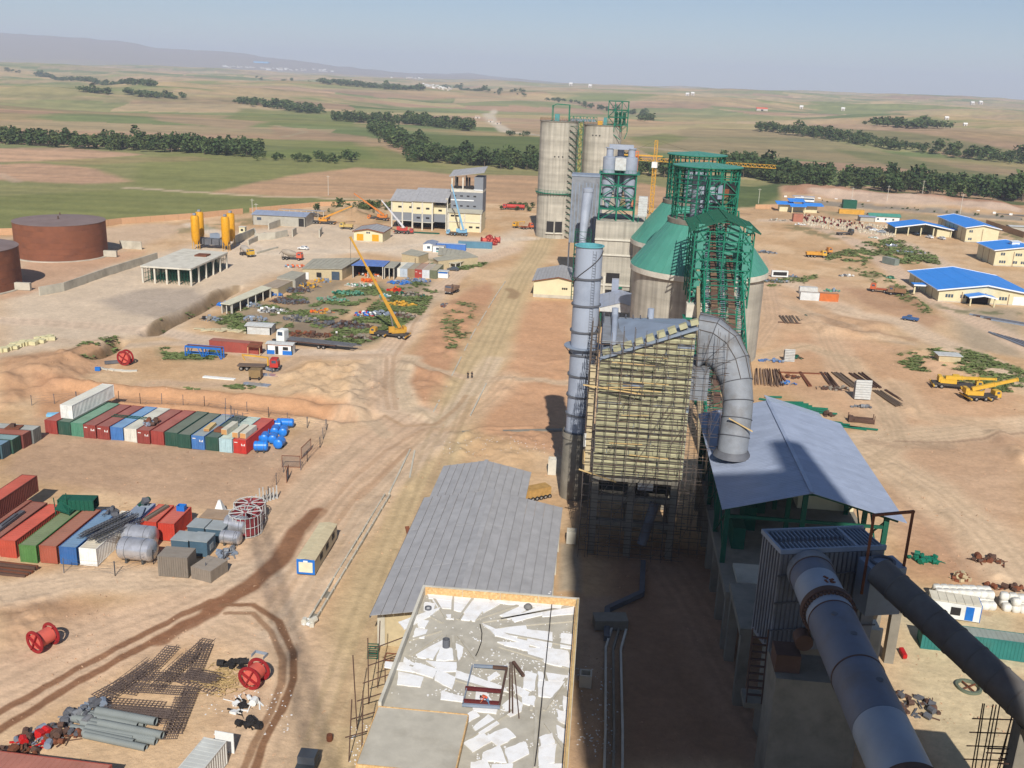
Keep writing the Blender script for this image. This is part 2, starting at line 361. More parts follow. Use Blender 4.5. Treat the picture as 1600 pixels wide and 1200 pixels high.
 inner = [([(1225,294),(1600,322),(1600,334),(1400,322),(1225,304)], (186,138,104), 4, 1), ([(1260,302),(1420,312),(1600,328),(1600,334),(1380,322),(1270,308)], (214,184,156), 4, .9),
      ([(1240,312),(1600,340),(1600,346),(1240,318)], (150,140,124), 1.5, .9), ([(1280,330),(1420,334),(1600,350),(1600,376),(1540,350),(1400,342),(1300,336)], (150,138,100), 4, .7),
      ([(0,450),(110,425),(235,400),(330,372),(480,345),(600,360),(760,372),(835,350),(800,395),(700,420),(560,390),(430,430),(330,470),(250,520),(0,560)], (218,196,168), 7, .85),
      ([(0,372),(230,350),(300,352),(240,380),(200,392),(100,430),(0,440)], (206,176,144), 4, .8),
      ([(70,400),(230,392),(160,420),(90,450),(0,468),(0,440)], (204,160,124), 2.5, .8), ([(155,470),(220,452),(300,450),(330,470),(260,500),(200,490)], (170,154,138), 3, .7),
      ([(335,500),(400,468),(440,478),(480,450),(520,436),(545,440),(480,490),(400,525),(350,515)], (150,136,112), 3, .75), ([(430,528),(470,485),(540,455),(590,440),(605,452),(520,500),(490,530)], (140,134,108), 3, .75), ([(500,535),(560,495),(600,460),(630,436),(690,440),(660,495),(610,522),(560,545)], (146,134,112), 3, .75), ([(440,512),(500,490),(560,505),(560,545),(440,535)], (138,118,98), 3, .7),
      ([(60,650),(440,700),(470,690),(490,690),(430,760),(340,800),(0,740)], (188,152,120), 2.5, .85),
      ([(770,600),(800,560),(800,470),(890,470),(890,720),(720,670),(740,620)], (206,154,112), 2.5, .85), ([(640,560),(700,470),(760,440),(790,470),(720,580),(690,650),(640,650),(620,570)], (196,144,104), 3, .85),
      ([(60,595),(430,618),(590,640),(560,660),(430,655),(60,650)], (202,146,100), 2, .8), ([(0,560),(120,545),(180,530),(190,560),(110,605),(0,640)], (192,142,102), 2.5, .7),
      ([(0,930),(100,930),(200,960),(120,1020),(0,1050)], (180,136,102), 2, .6), ([(440,700),(600,690),(640,700),(480,960),(430,1000),(400,930)], (200,154,118), 2, .6),
      ([(1200,420),(1330,440),(1400,500),(1340,560),(1200,560)], (206,164,126), 4, .6), ([(1230,520),(1400,540),(1600,620),(1600,700),(1400,680),(1200,600)], (208,162,122), 4, .7),
      ([(1340,690),(1600,680),(1600,900),(1480,900),(1400,800)], (202,162,128), 4, .7), ([(1400,910),(1600,960),(1600,1200),(1480,1200),(1400,1060)], (208,190,148), 3, .8),
      ([(1400,820),(1540,800),(1600,860),(1600,930),(1420,900)], (188,140,104), 3, .6), ([(1320,450),(1400,450),(1480,500),(1450,520),(1340,470)], (178,134,100), 3, .7),
      ([(950,840),(1130,860),(1240,1080),(1300,1200),(960,1200)], (150,112,84), 3, .9), ([(905,930),(960,930),(965,1200),(890,1200)], (178,146,118), 1.2, .7),
      ([(1480,480),(1600,480),(1600,560),(1500,545)], (176,158,132), 4, .8), ([(875,850),(905,850),(908,925),(872,925)], (172,158,136), .8, .9)]
 for poly, c, sf, a in inner: lay(pmask(XW, YW, poly, sf), c, a*.999)
 roads = [([(500,1230),(560,1040),(610,900),(660,770),(690,690),(716,630),(752,560),(786,490),(815,430),(842,392),(850,372)], 8.5, (200,172,126), .97),
      ([(430,980),(500,860),(560,780),(640,710),(700,660),(760,620),(790,590)], 7, (214,176,136), .6), ([(0,1080),(150,1010),(300,950),(430,880),(500,780),(590,690),(650,650)], 11, (212,176,140), .85),
      ([(650,650),(606,640),(600,590),(598,555),(640,510),(660,470),(700,440),(740,410),(800,388)], 6.5, (216,184,150), .85), ([(0,500),(130,508),(260,520),(420,548),(560,556),(600,552)], 6, (216,188,158), .8),
      ([(620,560),(680,580),(740,590),(890,600)], 3, (218,184,146), .8), ([(0,930),(140,905),(300,905),(430,890)], 6, (214,184,150), .7), ([(640,560),(560,640),(470,690),(430,720)], 5, (206,170,134), .5),
      ([(350,965),(430,1000),(456,1050),(440,1110),(400,1200)], 9, (212,178,142), .6), ([(300,350),(420,395),(560,392),(700,380),(830,372)], 7, (220,198,170), .8),
      ([(1195,425),(1260,450),(1330,490),(1400,500),(1480,540),(1600,600)], 8, (216,186,152), .9), ([(1250,345),(1340,378),(1400,425),(1460,470),(1540,510),(1640,560)], 7, (214,182,150), .8),
      ([(1200,345),(1300,345),(1420,385),(1520,440),(1600,470)], 9, (214,184,152), .85), ([(1225,470),(1290,520),(1330,600),(1400,670)], 7, (212,176,138), .6),
      ([(1330,690),(1440,680),(1600,665),(1700,660)], 8, (216,184,146), .8), ([(1340,700),(1440,760),(1530,830),(1620,930)], 9, (214,182,144), .8), ([(1190,400),(1200,440),(1210,500),(1180,540)], 6, (208,172,136), .6),
      ([(1400,600),(1440,650),(1560,665)], 6, (214,178,138), .6), ([(1040,880),(1090,960),(1160,1080),(1260,1210)], 7, (172,134,104), .7)]
 roads += [([(430,990),(520,880),(600,760),(690,680)], 4, (216,186,152), .6), ([(560,700),(500,740),(440,800),(400,860)], 4, (212,178,142), .6), ([(590,560),(560,600),(560,640),(600,680)], 3, (214,184,148), .5), ([(640,560),(620,600),(640,640),(690,660),(740,610),(770,560)], 4, (216,188,152), .8),
      ([(1190,560),(1260,540),(1320,560),(1380,620),(1400,690)], 5, (212,180,142), .6), ([(1200,700),(1330,740),(1400,700)], 4, (212,180,142), .5), ([(1420,540),(1340,520),(1240,480)], 4, (212,180,144), .6), ([(60,530),(200,540),(300,535),(420,560)], 4, (214,186,154), .6), ([(230,600),(380,600),(470,560),(600,556)], 4, (208,174,138), .6), ([(1420,960),(1500,1010),(1600,1030)], 5, (214,196,156), .6)]
 for line, wd, c, a in roads: lay(smask(XW, YW, line, wd, wd*.45), tuple(min(255,v+4) for v in c), min(1,a*1.25))
 for line, wd, c, a in roads:      # wheel lines worn along every track
  L_ = P2(line); dd = np.diff(L_, axis=0); nn = np.stack([-dd[:,1], dd[:,0]], 1)/np.hypot(dd[:,0], dd[:,1])[:,None]; nn = np.vstack([nn, nn[-1:]])
  for o in (-.32,-.12,.14,.34):
   Q_ = L_+nn*o*wd; key = tuple(map(tuple, Q_)); _P2[key] = Q_; lay(smask(X+n1*W*1.2, Y+n2*W*1.2, [tuple(q) for q in Q_], .55, .4), tuple(int(v*.9) for v in c), .5)
 # wheel ruts and damp tracks
 lay(smask(XW, YW, [(236,516),(262,501),(300,484),(345,458),(368,447)], 2.6), (128,104,70), .8); lay(smask(XW, YW, [(128,563),(165,547),(185,533)], 2.4), (126,102,68), .8); lay(smask(XW, YW, [(98,556),(130,541),(180,527)], 2.2), (136,110,76), .7)
 ruts = [([(-20,1155),(100,1078),(220,1012),(340,948),(400,915)], 1.1, (142,98,66), .95), ([(-20,1125),(100,1056),(220,994),(330,938)], 1.0, (146,102,70), .95), ([(330,950),(390,915),(440,872),(462,830),(496,800)], 2.6, (142,98,66), .95),
      ([(250,1000),(330,955),(345,938)], 2.0, (146,100,68), .9), ([(345,945),(395,945),(436,970),(458,1020),(458,1060),(440,1110),(412,1160),(396,1210)], .8, (144,104,72), 1), ([(352,958),(395,958),(424,985),(442,1030),(440,1068),(424,1112),(398,1160),(378,1210)], .7, (150,110,76), .8),
      ([(600,650),(630,666),(680,662),(712,640),(730,618)], 1.0, (186,150,112), .7), ([(606,640),(600,610),(603,560)], .9, (190,156,122), .7), ([(618,640),(612,600),(614,560),(640,520),(668,470)], .9, (190,156,122), .7),
      ([(560,780),(600,740),(640,702)], 1.0, (180,140,104), .6), ([(480,830),(540,760),(600,705),(660,672)], .8, (188,150,114), .6), ([(500,850),(560,775),(612,722)], .8, (188,150,114), .6), ([(520,1130),(590,950),(640,830),(690,710)], 1.0, (190,158,118), .6),
      ([(540,1130),(606,950),(652,830),(700,710),(740,620)], 1.0, (190,158,118), .55), ([(1400,690),(1500,690),(1600,676)], 1.0, (170,138,110), .7), ([(1360,690),(1400,698),(1480,696)], 3, (176,146,116), .6),
      ([(1340,740),(1420,790),(1500,880),(1540,960)], 1, (188,152,118), .6), ([(1290,500),(1330,520),(1420,530)], 5, (172,134,100), .6), ([(1220,460),(1300,482),(1390,505)], 1.2, (190,160,128), .6), ([(795,452),(805,458),(800,466)], 3, (160,130,94), .8)]
 for line, wd, c, a in ruts: lay(smask(X+n1*W*1.2, Y+n2*W*1.2, line, wd, wd*.25), c, a)
 # scrubby green
 gn = sstep(.44, .58, fbm(X/5, Y/5, 91, 4))
 for poly, a in [([(690,500),(720,470),(745,480),(735,520),(700,560)], .6), ([(335,500),(400,470),(440,480),(470,490),(400,520),(350,515)], .8), ([(440,520),(470,485),(540,455),(590,445),(600,455),(520,500),(490,525)], .8), ([(500,530),(560,495),(600,460),(640,436),(684,452),(660,490),(610,520),(560,540)], .8), ([(250,545),(300,535),(350,548),(330,562),(260,562)], .9),
  ([(1400,555),(1500,545),(1600,580),(1600,620),(1480,592),(1410,575)], .9), ([(1290,400),(1340,385),(1375,398),(1350,410),(1290,408)], .9), ([(1180,440),(1280,430),(1270,442),(1200,450)], .5), ([(1345,380),(1400,372),(1460,400),(1470,415),(1400,412)], .8),
  ([(1230,350),(1290,358),(1330,372),(1300,375),(1230,358)], .6), ([(1460,475),(1560,486),(1600,490),(1600,498),(1480,488)], .7), ([(240,370),(300,350),(480,332),(600,322),(600,330),(480,342),(300,362)], .5), ([(560,340),(600,330),(610,345),(590,350)], .5),
  ([(1430,352),(1540,350),(1600,365),(1600,392),(1540,372)], .7), ([(0,375),(60,372),(60,385),(0,390)], .6), ([(670,405),(760,410),(740,422),(680,418)], .9), ([(1320,418),(1350,415),(1420,450),(1460,490),(1440,490),(1380,450)], .6)]:
  lay(pmask(XW, YW, poly, 3)*gn, (96,108,64), a)
 grain = 1+(fbm(X/2.2, Y/2.2, 95, 4)-.5)*.22*np.where(R < 900, 1, 0)+(fbm(X/60, Y/60, 97, 4)-.5)*.16
 strk = (fbm(X/170+Y/500, (Y-X*.12)/7, 111, 3)-.5)*np.where(R > 380, 1, 0)*(1-sm)+(fbm(X/420, (Y+X*.1)/38, 113, 4)-.5)*sstep(500, 900, R)*1.1
 rgb *= grain[...,None]*(1+strk*.42)[...,None]*np.stack([1+strk*.10, np.ones_like(strk), 1-strk*.06], -1)
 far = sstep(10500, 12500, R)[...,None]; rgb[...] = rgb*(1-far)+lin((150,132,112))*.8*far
 nr, nc = X.shape; me = bpy.data.meshes.new('ground'); co = np.stack([X, Y, Z], -1).reshape(-1, 3)
 i = np.arange(nr-1)[:,None]*nc+np.arange(nc)[None,:]; j = np.arange(nr-1)[:,None]*nc+(np.arange(nc)[None,:]+1)%nc
 q = np.stack([i, i+nc, j+nc, j], -1).reshape(-1, 4)[:, ::-1]
 me.vertices.add(nr*nc); me.vertices.foreach_set('co', co.ravel().astype(np.float32)); nq = len(q)
 me.loops.add(nq*4); me.loops.foreach_set('vertex_index', q[:, ::-1].ravel().astype(np.int32)); me.polygons.add(nq)
 me.polygons.foreach_set('loop_start', np.arange(nq, dtype=np.int32)*4)
 me.polygons.foreach_set('use_smooth', np.ones(nq, bool)); me.update()
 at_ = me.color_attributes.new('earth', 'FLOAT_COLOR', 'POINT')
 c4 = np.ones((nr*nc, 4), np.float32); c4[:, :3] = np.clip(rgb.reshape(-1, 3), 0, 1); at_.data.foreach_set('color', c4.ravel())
 o = bpy.data.objects.new('ground', me); COL.objects.link(o); o['kind'] = 'structure'
 m = bpy.data.materials.new('earth'); m.use_nodes = True; n = m.node_tree; L = n.links; b = n.nodes['Principled BSDF']
 b.inputs['Roughness'].default_value = 1; b.inputs['Specular IOR Level'].default_value = .05
 ca = n.nodes.new('ShaderNodeVertexColor'); ca.layer_name = 'earth'; tc = n.nodes.new('ShaderNodeTexCoord')
 def nz(s, d, r=.6):
  q = n.nodes.new('ShaderNodeTexNoise'); q.inputs['Scale'].default_value = s; q.inputs['Detail'].default_value = d; q.inputs['Roughness'].default_value = r; L.new(tc.outputs['Object'], q.inputs['Vector']); return q.outputs['Fac']
 def mr(s, a, b_, c, d):
  q = n.nodes.new('ShaderNodeMapRange'); L.new(s, q.inputs[0]); 
  for k, v in enumerate((a, b_, c, d)): q.inputs[k+1].default_value = v
  return q.outputs[0]
 def mul(a, b_):
  q = n.nodes.new('ShaderNodeMath'); q.operation = 'MULTIPLY'; L.new(a, q.inputs[0]); L.new(b_, q.inputs[1]); return q.outputs[0]
 f = mul(mr(nz(.9, 9, .78), .3, .7, .82, 1.16), mul(mr(nz(.06, 6), .3, .7, .92, 1.08), mr(nz(4.5, 3), .62, .78, 1., .78)))
 cc = n.nodes.new('ShaderNodeCombineColor'); [L.new(f, cc.inputs[k]) for k in range(3)]
 mx = n.nodes.new('ShaderNodeMix'); mx.data_type = 'RGBA'; mx.blend_type = 'MULTIPLY'; mx.inputs[0].default_value = 1
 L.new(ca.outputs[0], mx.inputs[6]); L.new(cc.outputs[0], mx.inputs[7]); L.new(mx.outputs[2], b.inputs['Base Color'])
 bp = n.nodes.new('ShaderNodeBump'); bp.inputs['Strength'].default_value = .55; bp.inputs['Distance'].default_value = .25
 L.new(nz(1.1, 8, .68), bp.inputs['Height']); L.new(bp.outputs[0], b.inputs['Normal']); me.materials.append(m)
 return o
make_ground()
# dry haze of the valley: one closed body of even air round everything
hz = MB().box(-22500, 22500, -22500, 22500, -40, 560).build('haze', [])
hm = bpy.data.materials.new('haze_air'); hm.use_nodes = True; hn = hm.node_tree; hn.nodes.clear()
pv = hn.nodes.new('ShaderNodeVolumePrincipled'); pv.inputs['Color'].default_value = (.70,.79,1,1); pv.inputs['Density'].default_value = 1.0e-4; pv.inputs['Anisotropy'].default_value = 0
ho = hn.nodes.new('ShaderNodeOutputMaterial'); hn.links.new(pv.outputs[0], ho.inputs['Volume']); hz.data.materials.append(hm); tag(hz, kind='stuff')
def ground_z(x, y):
 X = np.array([float(x)]); Y = np.array([float(y)]); return float((far_h(X, Y)+(near_h(X, Y) if math.hypot(x, y) < 900 else 0))[0])
def ground_zs(X, Y): X = np.asarray(X, float); Y = np.asarray(Y, float); return far_h(X, Y)+near_h(X, Y)
# ================================================================== PEOPLE
def person(name, label, loc, rz, pose, shirt, trousers, skin, hair, group=None, low=False):
 """one skinned body; head, shirt, trousers coloured by height along the body; pose: stand / walk / bend"""
 t = thing(name, label, 'person', loc, rz, group)
 if pose == 'bend':
  J = dict(pel=(0,0,.86), sp=(0,-.22,1.06), ch=(0,-.42,1.16), nk=(0,-.56,1.18), hd=(0,-.72,1.16), ls=(-.19,-.44,1.15), rs=(.19,-.44,1.15), le=(-.24,-.56,.9), re=(.24,-.6,.92), lw=(-.2,-.68,.68), rw=(.22,-.74,.7), lh=(-.19,-.72,.6), rh=(.21,-.78,.62),
                 lk=(-.13,-.08,.46), rk=(.13,.02,.46), la=(-.14,0,.08), ra=(.14,.2,.08), lt=(-.15,-.17,.03), rt=(.15,.03,.03))
 else:
  s = .16 if pose == 'walk' else .02
  J = dict(pel=(0,0,.92), sp=(0,0,1.12), ch=(0,0,1.34), nk=(0,-.01,1.48), hd=(0,-.03,1.63), ls=(-.19,0,1.4), rs=(.19,0,1.4), le=(-.25,s*.5,1.12), re=(.25,-s*.5,1.12), lw=(-.26,s-.1,.88), rw=(.26,-s-.1,.88), lh=(-.25,s-.14,.79), rh=(.25,-s-.14,.79),
                 lk=(-.11,-s-.03,.48), rk=(.11,s*.4-.05,.48), la=(-.12,-s,.08), ra=(.12,s*1.2,.1), lt=(-.13,-s-.16,.03), rt=(.13,s*1.2-.16,.03))
 R = dict(pel=.135, sp=.12, ch=.14, nk=.055, hd=.095, ls=.07, rs=.07, le=.045, re=.045, lw=.032, rw=.032, lh=.035, rh=.035, lk=.062, rk=.062, la=.045, ra=.045, lt=.04, rt=.04)
 m = MB()
 def limb(a, b, mi): m.tube([J[a], lerp(J[a], J[b], .5), J[b]], [R[a], (R[a]+R[b])/2*1.04, R[b]], 7 if low else 9, mi)
 ks = list(J); E_ = [('pel','sp'),('sp','ch'),('ch','nk'),('nk','hd'),('ch','ls'),('ch','rs'),('ls','le'),('le','lw'),('lw','lh'),('rs','re'),('re','rw'),('rw','rh'),('pel','lk'),('lk','la'),('la','lt'),('pel','rk'),('rk','ra'),('ra','rt')]
 me = bpy.data.meshes.new('body'); me.from_pydata([J[k] for k in ks], [(ks.index(a), ks.index(b)) for a, b in E_], [])
 o = bpy.data.objects.new('body', me); COL.objects.link(o)
 sk_ = o.modifiers.new('s', 'SKIN'); 
 for i, k in enumerate(ks): me.skin_vertices[0].data[i].radius = (R[k]*1.0,)*2; me.skin_vertices[0].data[i].use_root = (k == 'pel')
 sb = o.modifiers.new('d', 'SUBSURF'); sb.levels = 0 if low else 1; sb.render_levels = sb.levels
 dg = bpy.context.evaluated_depsgraph_get(); m2 = bpy.data.meshes.new_from_object(o.evaluated_get(dg)); bpy.data.objects.remove(o)
 m2.materials.clear(); [m2.materials.append(x) for x in (trousers, shirt, skin)]
 pel = Vector(J['pel']); nk = Vector(J['nk']); ax = (nk-pel)
 for p in m2.polygons:
  c = p.center; tt = (c-pel).dot(ax)/ax.length_squared; arm = min((c-Vector(J[k])).length for k in ('lh','rh','lw','rw'))
  up = min((c-Vector(J[k])).length for k in ('ls','rs','le','re','ch','sp')) < min((c-Vector(J[k])).length for k in ('lk','rk','la','ra','pel'))
  p.material_index = 2 if (tt > .96 and (c-Vector(J['hd'])).length < .2) or arm < .13 else (1 if up else 0); p.use_smooth = True
 b = bpy.data.objects.new('body', m2); COL.objects.link(b); b.parent = t
 hm_ = MB(); h = J['hd']; hm_.lathe([(.0,.115),(.06,.1),(.095,.05),(.105,0),(.09,-.04)], n=10); hm_.build('hair', hair, t, True, (h[0], h[1]+.015, h[2]+.01))
 return t
# ================================================================== MATERIALS OF THE PLANT
conc = mat('concrete', C(190,184,168), .9, var=.12, scale=.35, bump=.25, stain=C(120,114,100), stain_amt=.5)
conc_l = mat('pale_concrete', C(205,200,186), .9, var=.1, scale=.5, bump=.2, stain=C(150,142,128), stain_amt=.4)
conc_d = mat('old_concrete', C(136,130,118), .9, var=.14, scale=.5, bump=.2, stain=C(96,92,82), stain_amt=.5)
def silo_mat():
 m = bpy.data.materials.new('slipformed_concrete'); m.use_nodes = True; n = m.node_tree; L = n.links; b = n.nodes['Principled BSDF']; b.inputs['Roughness'].default_value = .92
 tc = n.nodes.new('ShaderNodeTexCoord')
 def nz(sc, s, d=4):
  mp = n.nodes.new('ShaderNodeMapping'); mp.inputs['Scale'].default_value = sc; L.new(tc.outputs['Object'], mp.inputs[0])
  q = n.nodes.new('ShaderNodeTexNoise'); q.inputs['Scale'].default_value = s; q.inputs['Detail'].default_value = d; L.new(mp.outputs[0], q.inputs['Vector']); return q.outputs['Fac']
 def mr(s, a, b_, c, d):
  q = n.nodes.new('ShaderNodeMapRange'); L.new(s, q.inputs[0])
  for k, v in enumerate((a, b_, c, d)): q.inputs[k+1].default_value = v
  return q.outputs[0]
 def mul(a, b_): q = n.nodes.new('ShaderNodeMath'); q.operation = 'MULTIPLY'; L.new(a, q.inputs[0]); L.new(b_, q.inputs[1]); return q.outputs[0]
 f = mul(mul(mr(nz((.02,.02,.42), 1., 3), .35, .65, .82, 1.1), mr(nz((1.1,1.1,.03), .9, 5), .4, .7, 1.04, .7)), mr(nz((.3,.3,.3), 1., 6), .3, .7, .88, 1.1))
 cc = n.nodes.new('ShaderNodeCombineColor'); [L.new(f, cc.inputs[k]) for k in range(3)]
 mx = n.nodes.new('ShaderNodeMix'); mx.data_type = 'RGBA'; mx.blend_type = 'MULTIPLY'; mx.inputs[0].default_value = 1; mx.inputs[6].default_value = C(178,172,158)+(1,)
 L.new(cc.outputs[0], mx.inputs[7]); L.new(mx.outputs[2], b.inputs['Base Color']); return m
siloc = silo_mat()
green = mat('green_steel', C(24,112,88), .55, var=.15, scale=1., stain=C(30,80,64), stain_amt=.4)
green_r = mat('green_sheet', C(78,142,126), .5, var=.08, scale=.3, stain=C(70,140,122), stain_amt=.4)
dgreen = mat('dark_green_steel', C(26,84,66), .6, var=.15)
grey_s = mat('grey_steel', C(138,150,166), .5, metal=.1, var=.1, scale=.4, stain=C(110,112,118), stain_amt=.4)
grey_d = mat('dark_grey_steel', C(96,98,104), .6, var=.15, scale=.5, stain=C(70,64,60), stain_amt=.5)
bluegrey = mat('blue_grey_duct_paint', C(158,166,180), .5, var=.08, scale=.25, stain=C(116,124,140), stain_amt=.55, bump=.05)
duct = mat('weathered_duct_steel', C(132,136,142), .6, var=.16, scale=.5, stain=C(104,98,92), stain_amt=.7, bump=.1)
roofg = mat('grey_roof_sheet', C(164,163,164), .6, var=.12, scale=.5, stain=C(140,138,138), stain_amt=.4)
roofb = mat('blue_grey_roof_sheet', C(164,174,194), .38, metal=.25, var=.12, scale=.35, spec=.5)
roofblue = mat('bright_blue_roof_sheet', C(58,140,226), .5, var=.06, scale=.2)
trimw = mat('white_trim', C(228,232,236), .5, var=.05)
rust = mat('rusty_steel', C(122,74,52), .85, var=.2, scale=.5, stain=C(80,52,40), stain_amt=.6)
rustd = mat('dark_rusty_steel', C(92,70,60), .85, var=.2, scale=.6)
steel_b = mat('scaffold_steel', C(92,84,78), .7, var=.2, scale=.8, stain=C(110,72,50), stain_amt=.5)
wool = mat('yellow_insulation_blanket', C(172,168,136), .95, var=.12, scale=1.2, bump=.5, stain=C(166,164,126), stain_amt=.5)
wood = mat('raw_timber', C(206,176,122), .85, var=.15, scale=1.)
osb = mat('osb_formwork', C(204,164,112), .9, var=.25, scale=4, stain=C(226,200,150), stain_amt=.8)
beige = mat('cream_wall', C(216,206,170), .85, var=.05, scale=.5, stain=C(206,190,150), stain_amt=.4)
brick_b = mat('sand_brick_wall', C(190,174,140), .9, var=.1, scale=1.4, bump=.2)
block = mat('grey_block_wall', C(170,166,154), .92, var=.12, scale=.8, bump=.2)
dark = mat('dark_opening', C(44,42,42), .8, var=.1)
glass = mat('window_glass', C(70,84,100), .15, var=.1, spec=.6)
white = mat('white_paint', C(226,228,226), .6, var=.06, scale=.8, stain=C(180,170,150), stain_amt=.35)
foam = mat('white_foam_sheet', C(244,245,248), .8, var=.05, scale=1.2, stain=C(206,196,182), stain_amt=.5)
yellow = mat('yellow_paint', C(206,158,58), .5, var=.1, scale=.8, stain=C(160,110,50), stain_amt=.5)
orange = mat('orange_paint', C(220,104,44), .5, var=.1, scale=.8)
red = mat('red_paint', C(190,34,34), .5, var=.12, scale=.8, stain=C(130,30,30), stain_amt=.4)
bluep = mat('blue_paint', C(36,112,196), .45, var=.1, scale=.8, stain=C(30,80,150), stain_amt=.3)
black = mat('black_rubber', C(40,38,38), .8, var=.15)
cable = mat('dark_cable', C(60,54,52), .7, var=.1)
mud = mat('grey_mortar', C(184,178,164), .95, var=.14, scale=.5, bump=.3, stain=C(156,148,132), stain_amt=.6)
corr = mat('light_corrugated_sheet', C(196,198,196), .55, var=.1, stain=C(160,146,128), stain_amt=.4)

def lattice(mb, x0, x1, y0, y1, zs, w=.25, nx=1, ny=1, brace=True, cols=True, mi=0, rails=True, bw=None):
 """steel frame box: columns on a grid, ring beams at each level, diagonal braces on the faces"""
 bw = bw or w*.55; X = np.linspace(x0, x1, nx+1); Y = np.linspace(y0, y1, ny+1)
 edge = [(a, b) for a in X for b in Y if a in (X[0], X[-1]) or b in (Y[0], Y[-1])]
 if cols:
  for a, b in edge: mb.bar((a,b,zs[0]), (a,b,zs[-1]), w, w, mi)
 for z in zs[1:] if rails else ():
  for b in (y0, y1): mb.bar((x0,b,z), (x1,b,z), w*.8, w*.8, mi)
  for a in (x0, x1): mb.bar((a,y0,z), (a,y1,z), w*.8, w*.8, mi)
 if brace:
  for i in range(len(zs)-1):
   for k in range(nx):
    for b in (y0, y1):
     p, q = (X[k],b), (X[k+1],b)
     if (i+k) % 2: p, q = q, p
     mb.bar((p[0],p[1],zs[i]), (q[0],q[1],zs[i+1]), bw, bw, mi)
   for k in range(ny):
    for a in (x0, x1):
     p, q = (a,Y[k]), (a,Y[k+1])
     if (i+k) % 2: p, q = q, p
     mb.bar((p[0],p[1],zs[i]), (q[0],q[1],zs[i+1]), bw, bw, mi)
 return mb
def scaffold(mb, x0, x1, y, z0, z1, dx=1.8, dz=1.9, w=.07, depth=1.1, jit=.06, sgn=-1):
 xs = np.arange(x0, x1+.01, dx); zs = np.arange(z0, z1+.01, dz)
 for yy in (y, y+sgn*depth):
  for x in xs: mb.bar((x+random.uniform(-jit,jit),yy,z0-.5), (x+random.uniform(-jit,jit),yy,z1+random.uniform(0,1.4)), w)
  for z in zs: mb.bar((x0-random.uniform(0,.8),yy,z+random.uniform(-jit,jit)), (x1+random.uniform(0,.8),yy,z+random.uniform(-jit,jit)), w)
 for x in xs[::2]:
  for z in zs[::2]: mb.bar((x,y,z), (x,y+sgn*depth,z), w)
 for _ in range(int(len(xs)*len(zs)*.12)):
  i = random.randrange(len(xs)-1); k = random.randrange(max(len(zs)-2,1)); mb.bar((xs[i],y+sgn*depth,zs[k]), (xs[i+1],y+sgn*depth,zs[min(k+2,len(zs)-1)]), w*.8)
 return mb

# ================================================================== PREHEATER TOWER the photograph is taken from (behind the camera; throws the great shadow)
def preheater():
 t = thing('preheater_tower', 'tall concrete preheater tower behind the viewpoint, shading the kiln', 'tower', (0,0,0))
 m = MB()
 for z in range(0, 108, 12):
  n_ = z >= 96; x0, x1 = (15, 45) if not n_ else (15, 45); y0, y1 = -30, -4
  m.box(x0, x1, y0, y1, z+11.2, z+12)
  for x in np.linspace(x0, x1-1.6, 4):
   for y in (y0, -18, y1-1.6): m.box(x+.02, x+1.58, y+.02, y+1.58, z, z+11.2)
 m.build('floor_frame', conc_d, t)
 MB().box(41.5, 46, -22, -5, 108.02, 128).build('lift_head', block, t); MB().box(16, 41.4, -22, -6, 108.02, 120).build('top_cyclone_house', block, t)
 m = MB()
 for z in range(0, 108, 12):
  x0, x1 = (16.7, 43) if z < 96 else (16.7, 43)
  m.box(x0, x1, -6, -5.7, z, z+11.2); m.box(x0, x1, -29, -28.7, z, z+11.2)
  m.box(x0-.4, x0-.1, -28, -6.2, z, z+8); m.box(x1+.1, x1+.4, -28, -6.2, z, z+8)
 m.build('infill_wall', block, t)
 m = MB()      # landing on which the photographer stands, and the kiln inlet chamber
 m.box(-3, 15, -9, -2.2, 62.2, 62.9); m.box(15.02, 26, -4, 30, 17, 17.8); 
 for p in ((-2.5,-8.5), (-2.5,-3), (6,-8.5), (6,-3)): m.box(p[0], p[0]+.6, p[1], p[1]+.6, 0, 62.2)
 m.build('landing', conc_d, t)
 return t
preheater()
def site_crane():
 t = thing('tower_crane', 'tower crane behind the viewpoint whose jib throws a soft shadow on the sand', 'tower crane', (10,-94,0)); m = lattice(MB(), -1.2, 1.2, -1.2, 1.2, list(np.linspace(0,108,19)), .3, 1, 1, True); m.build('mast', yellow, t)
 j = thing('jib', None, None); j.parent = t; j.location = (0,0,109); j.rotation_euler.z = math.atan2(37,-18)-.0; q = lattice(MB(), -20, 96, -.9, .9, [0, 1.6], .24, 40, 1, True); q.bar((60,0,2.2),(60,0,0),.6); q.build('truss', yellow, j); MB().box(36,39,-2.2,2.2,-1.4,.2).build('trolley', yellow, j); MB().box(-20,-15,-1.5,1.5,-2,.1).build('counterweight', conc_d, j)
site_crane()

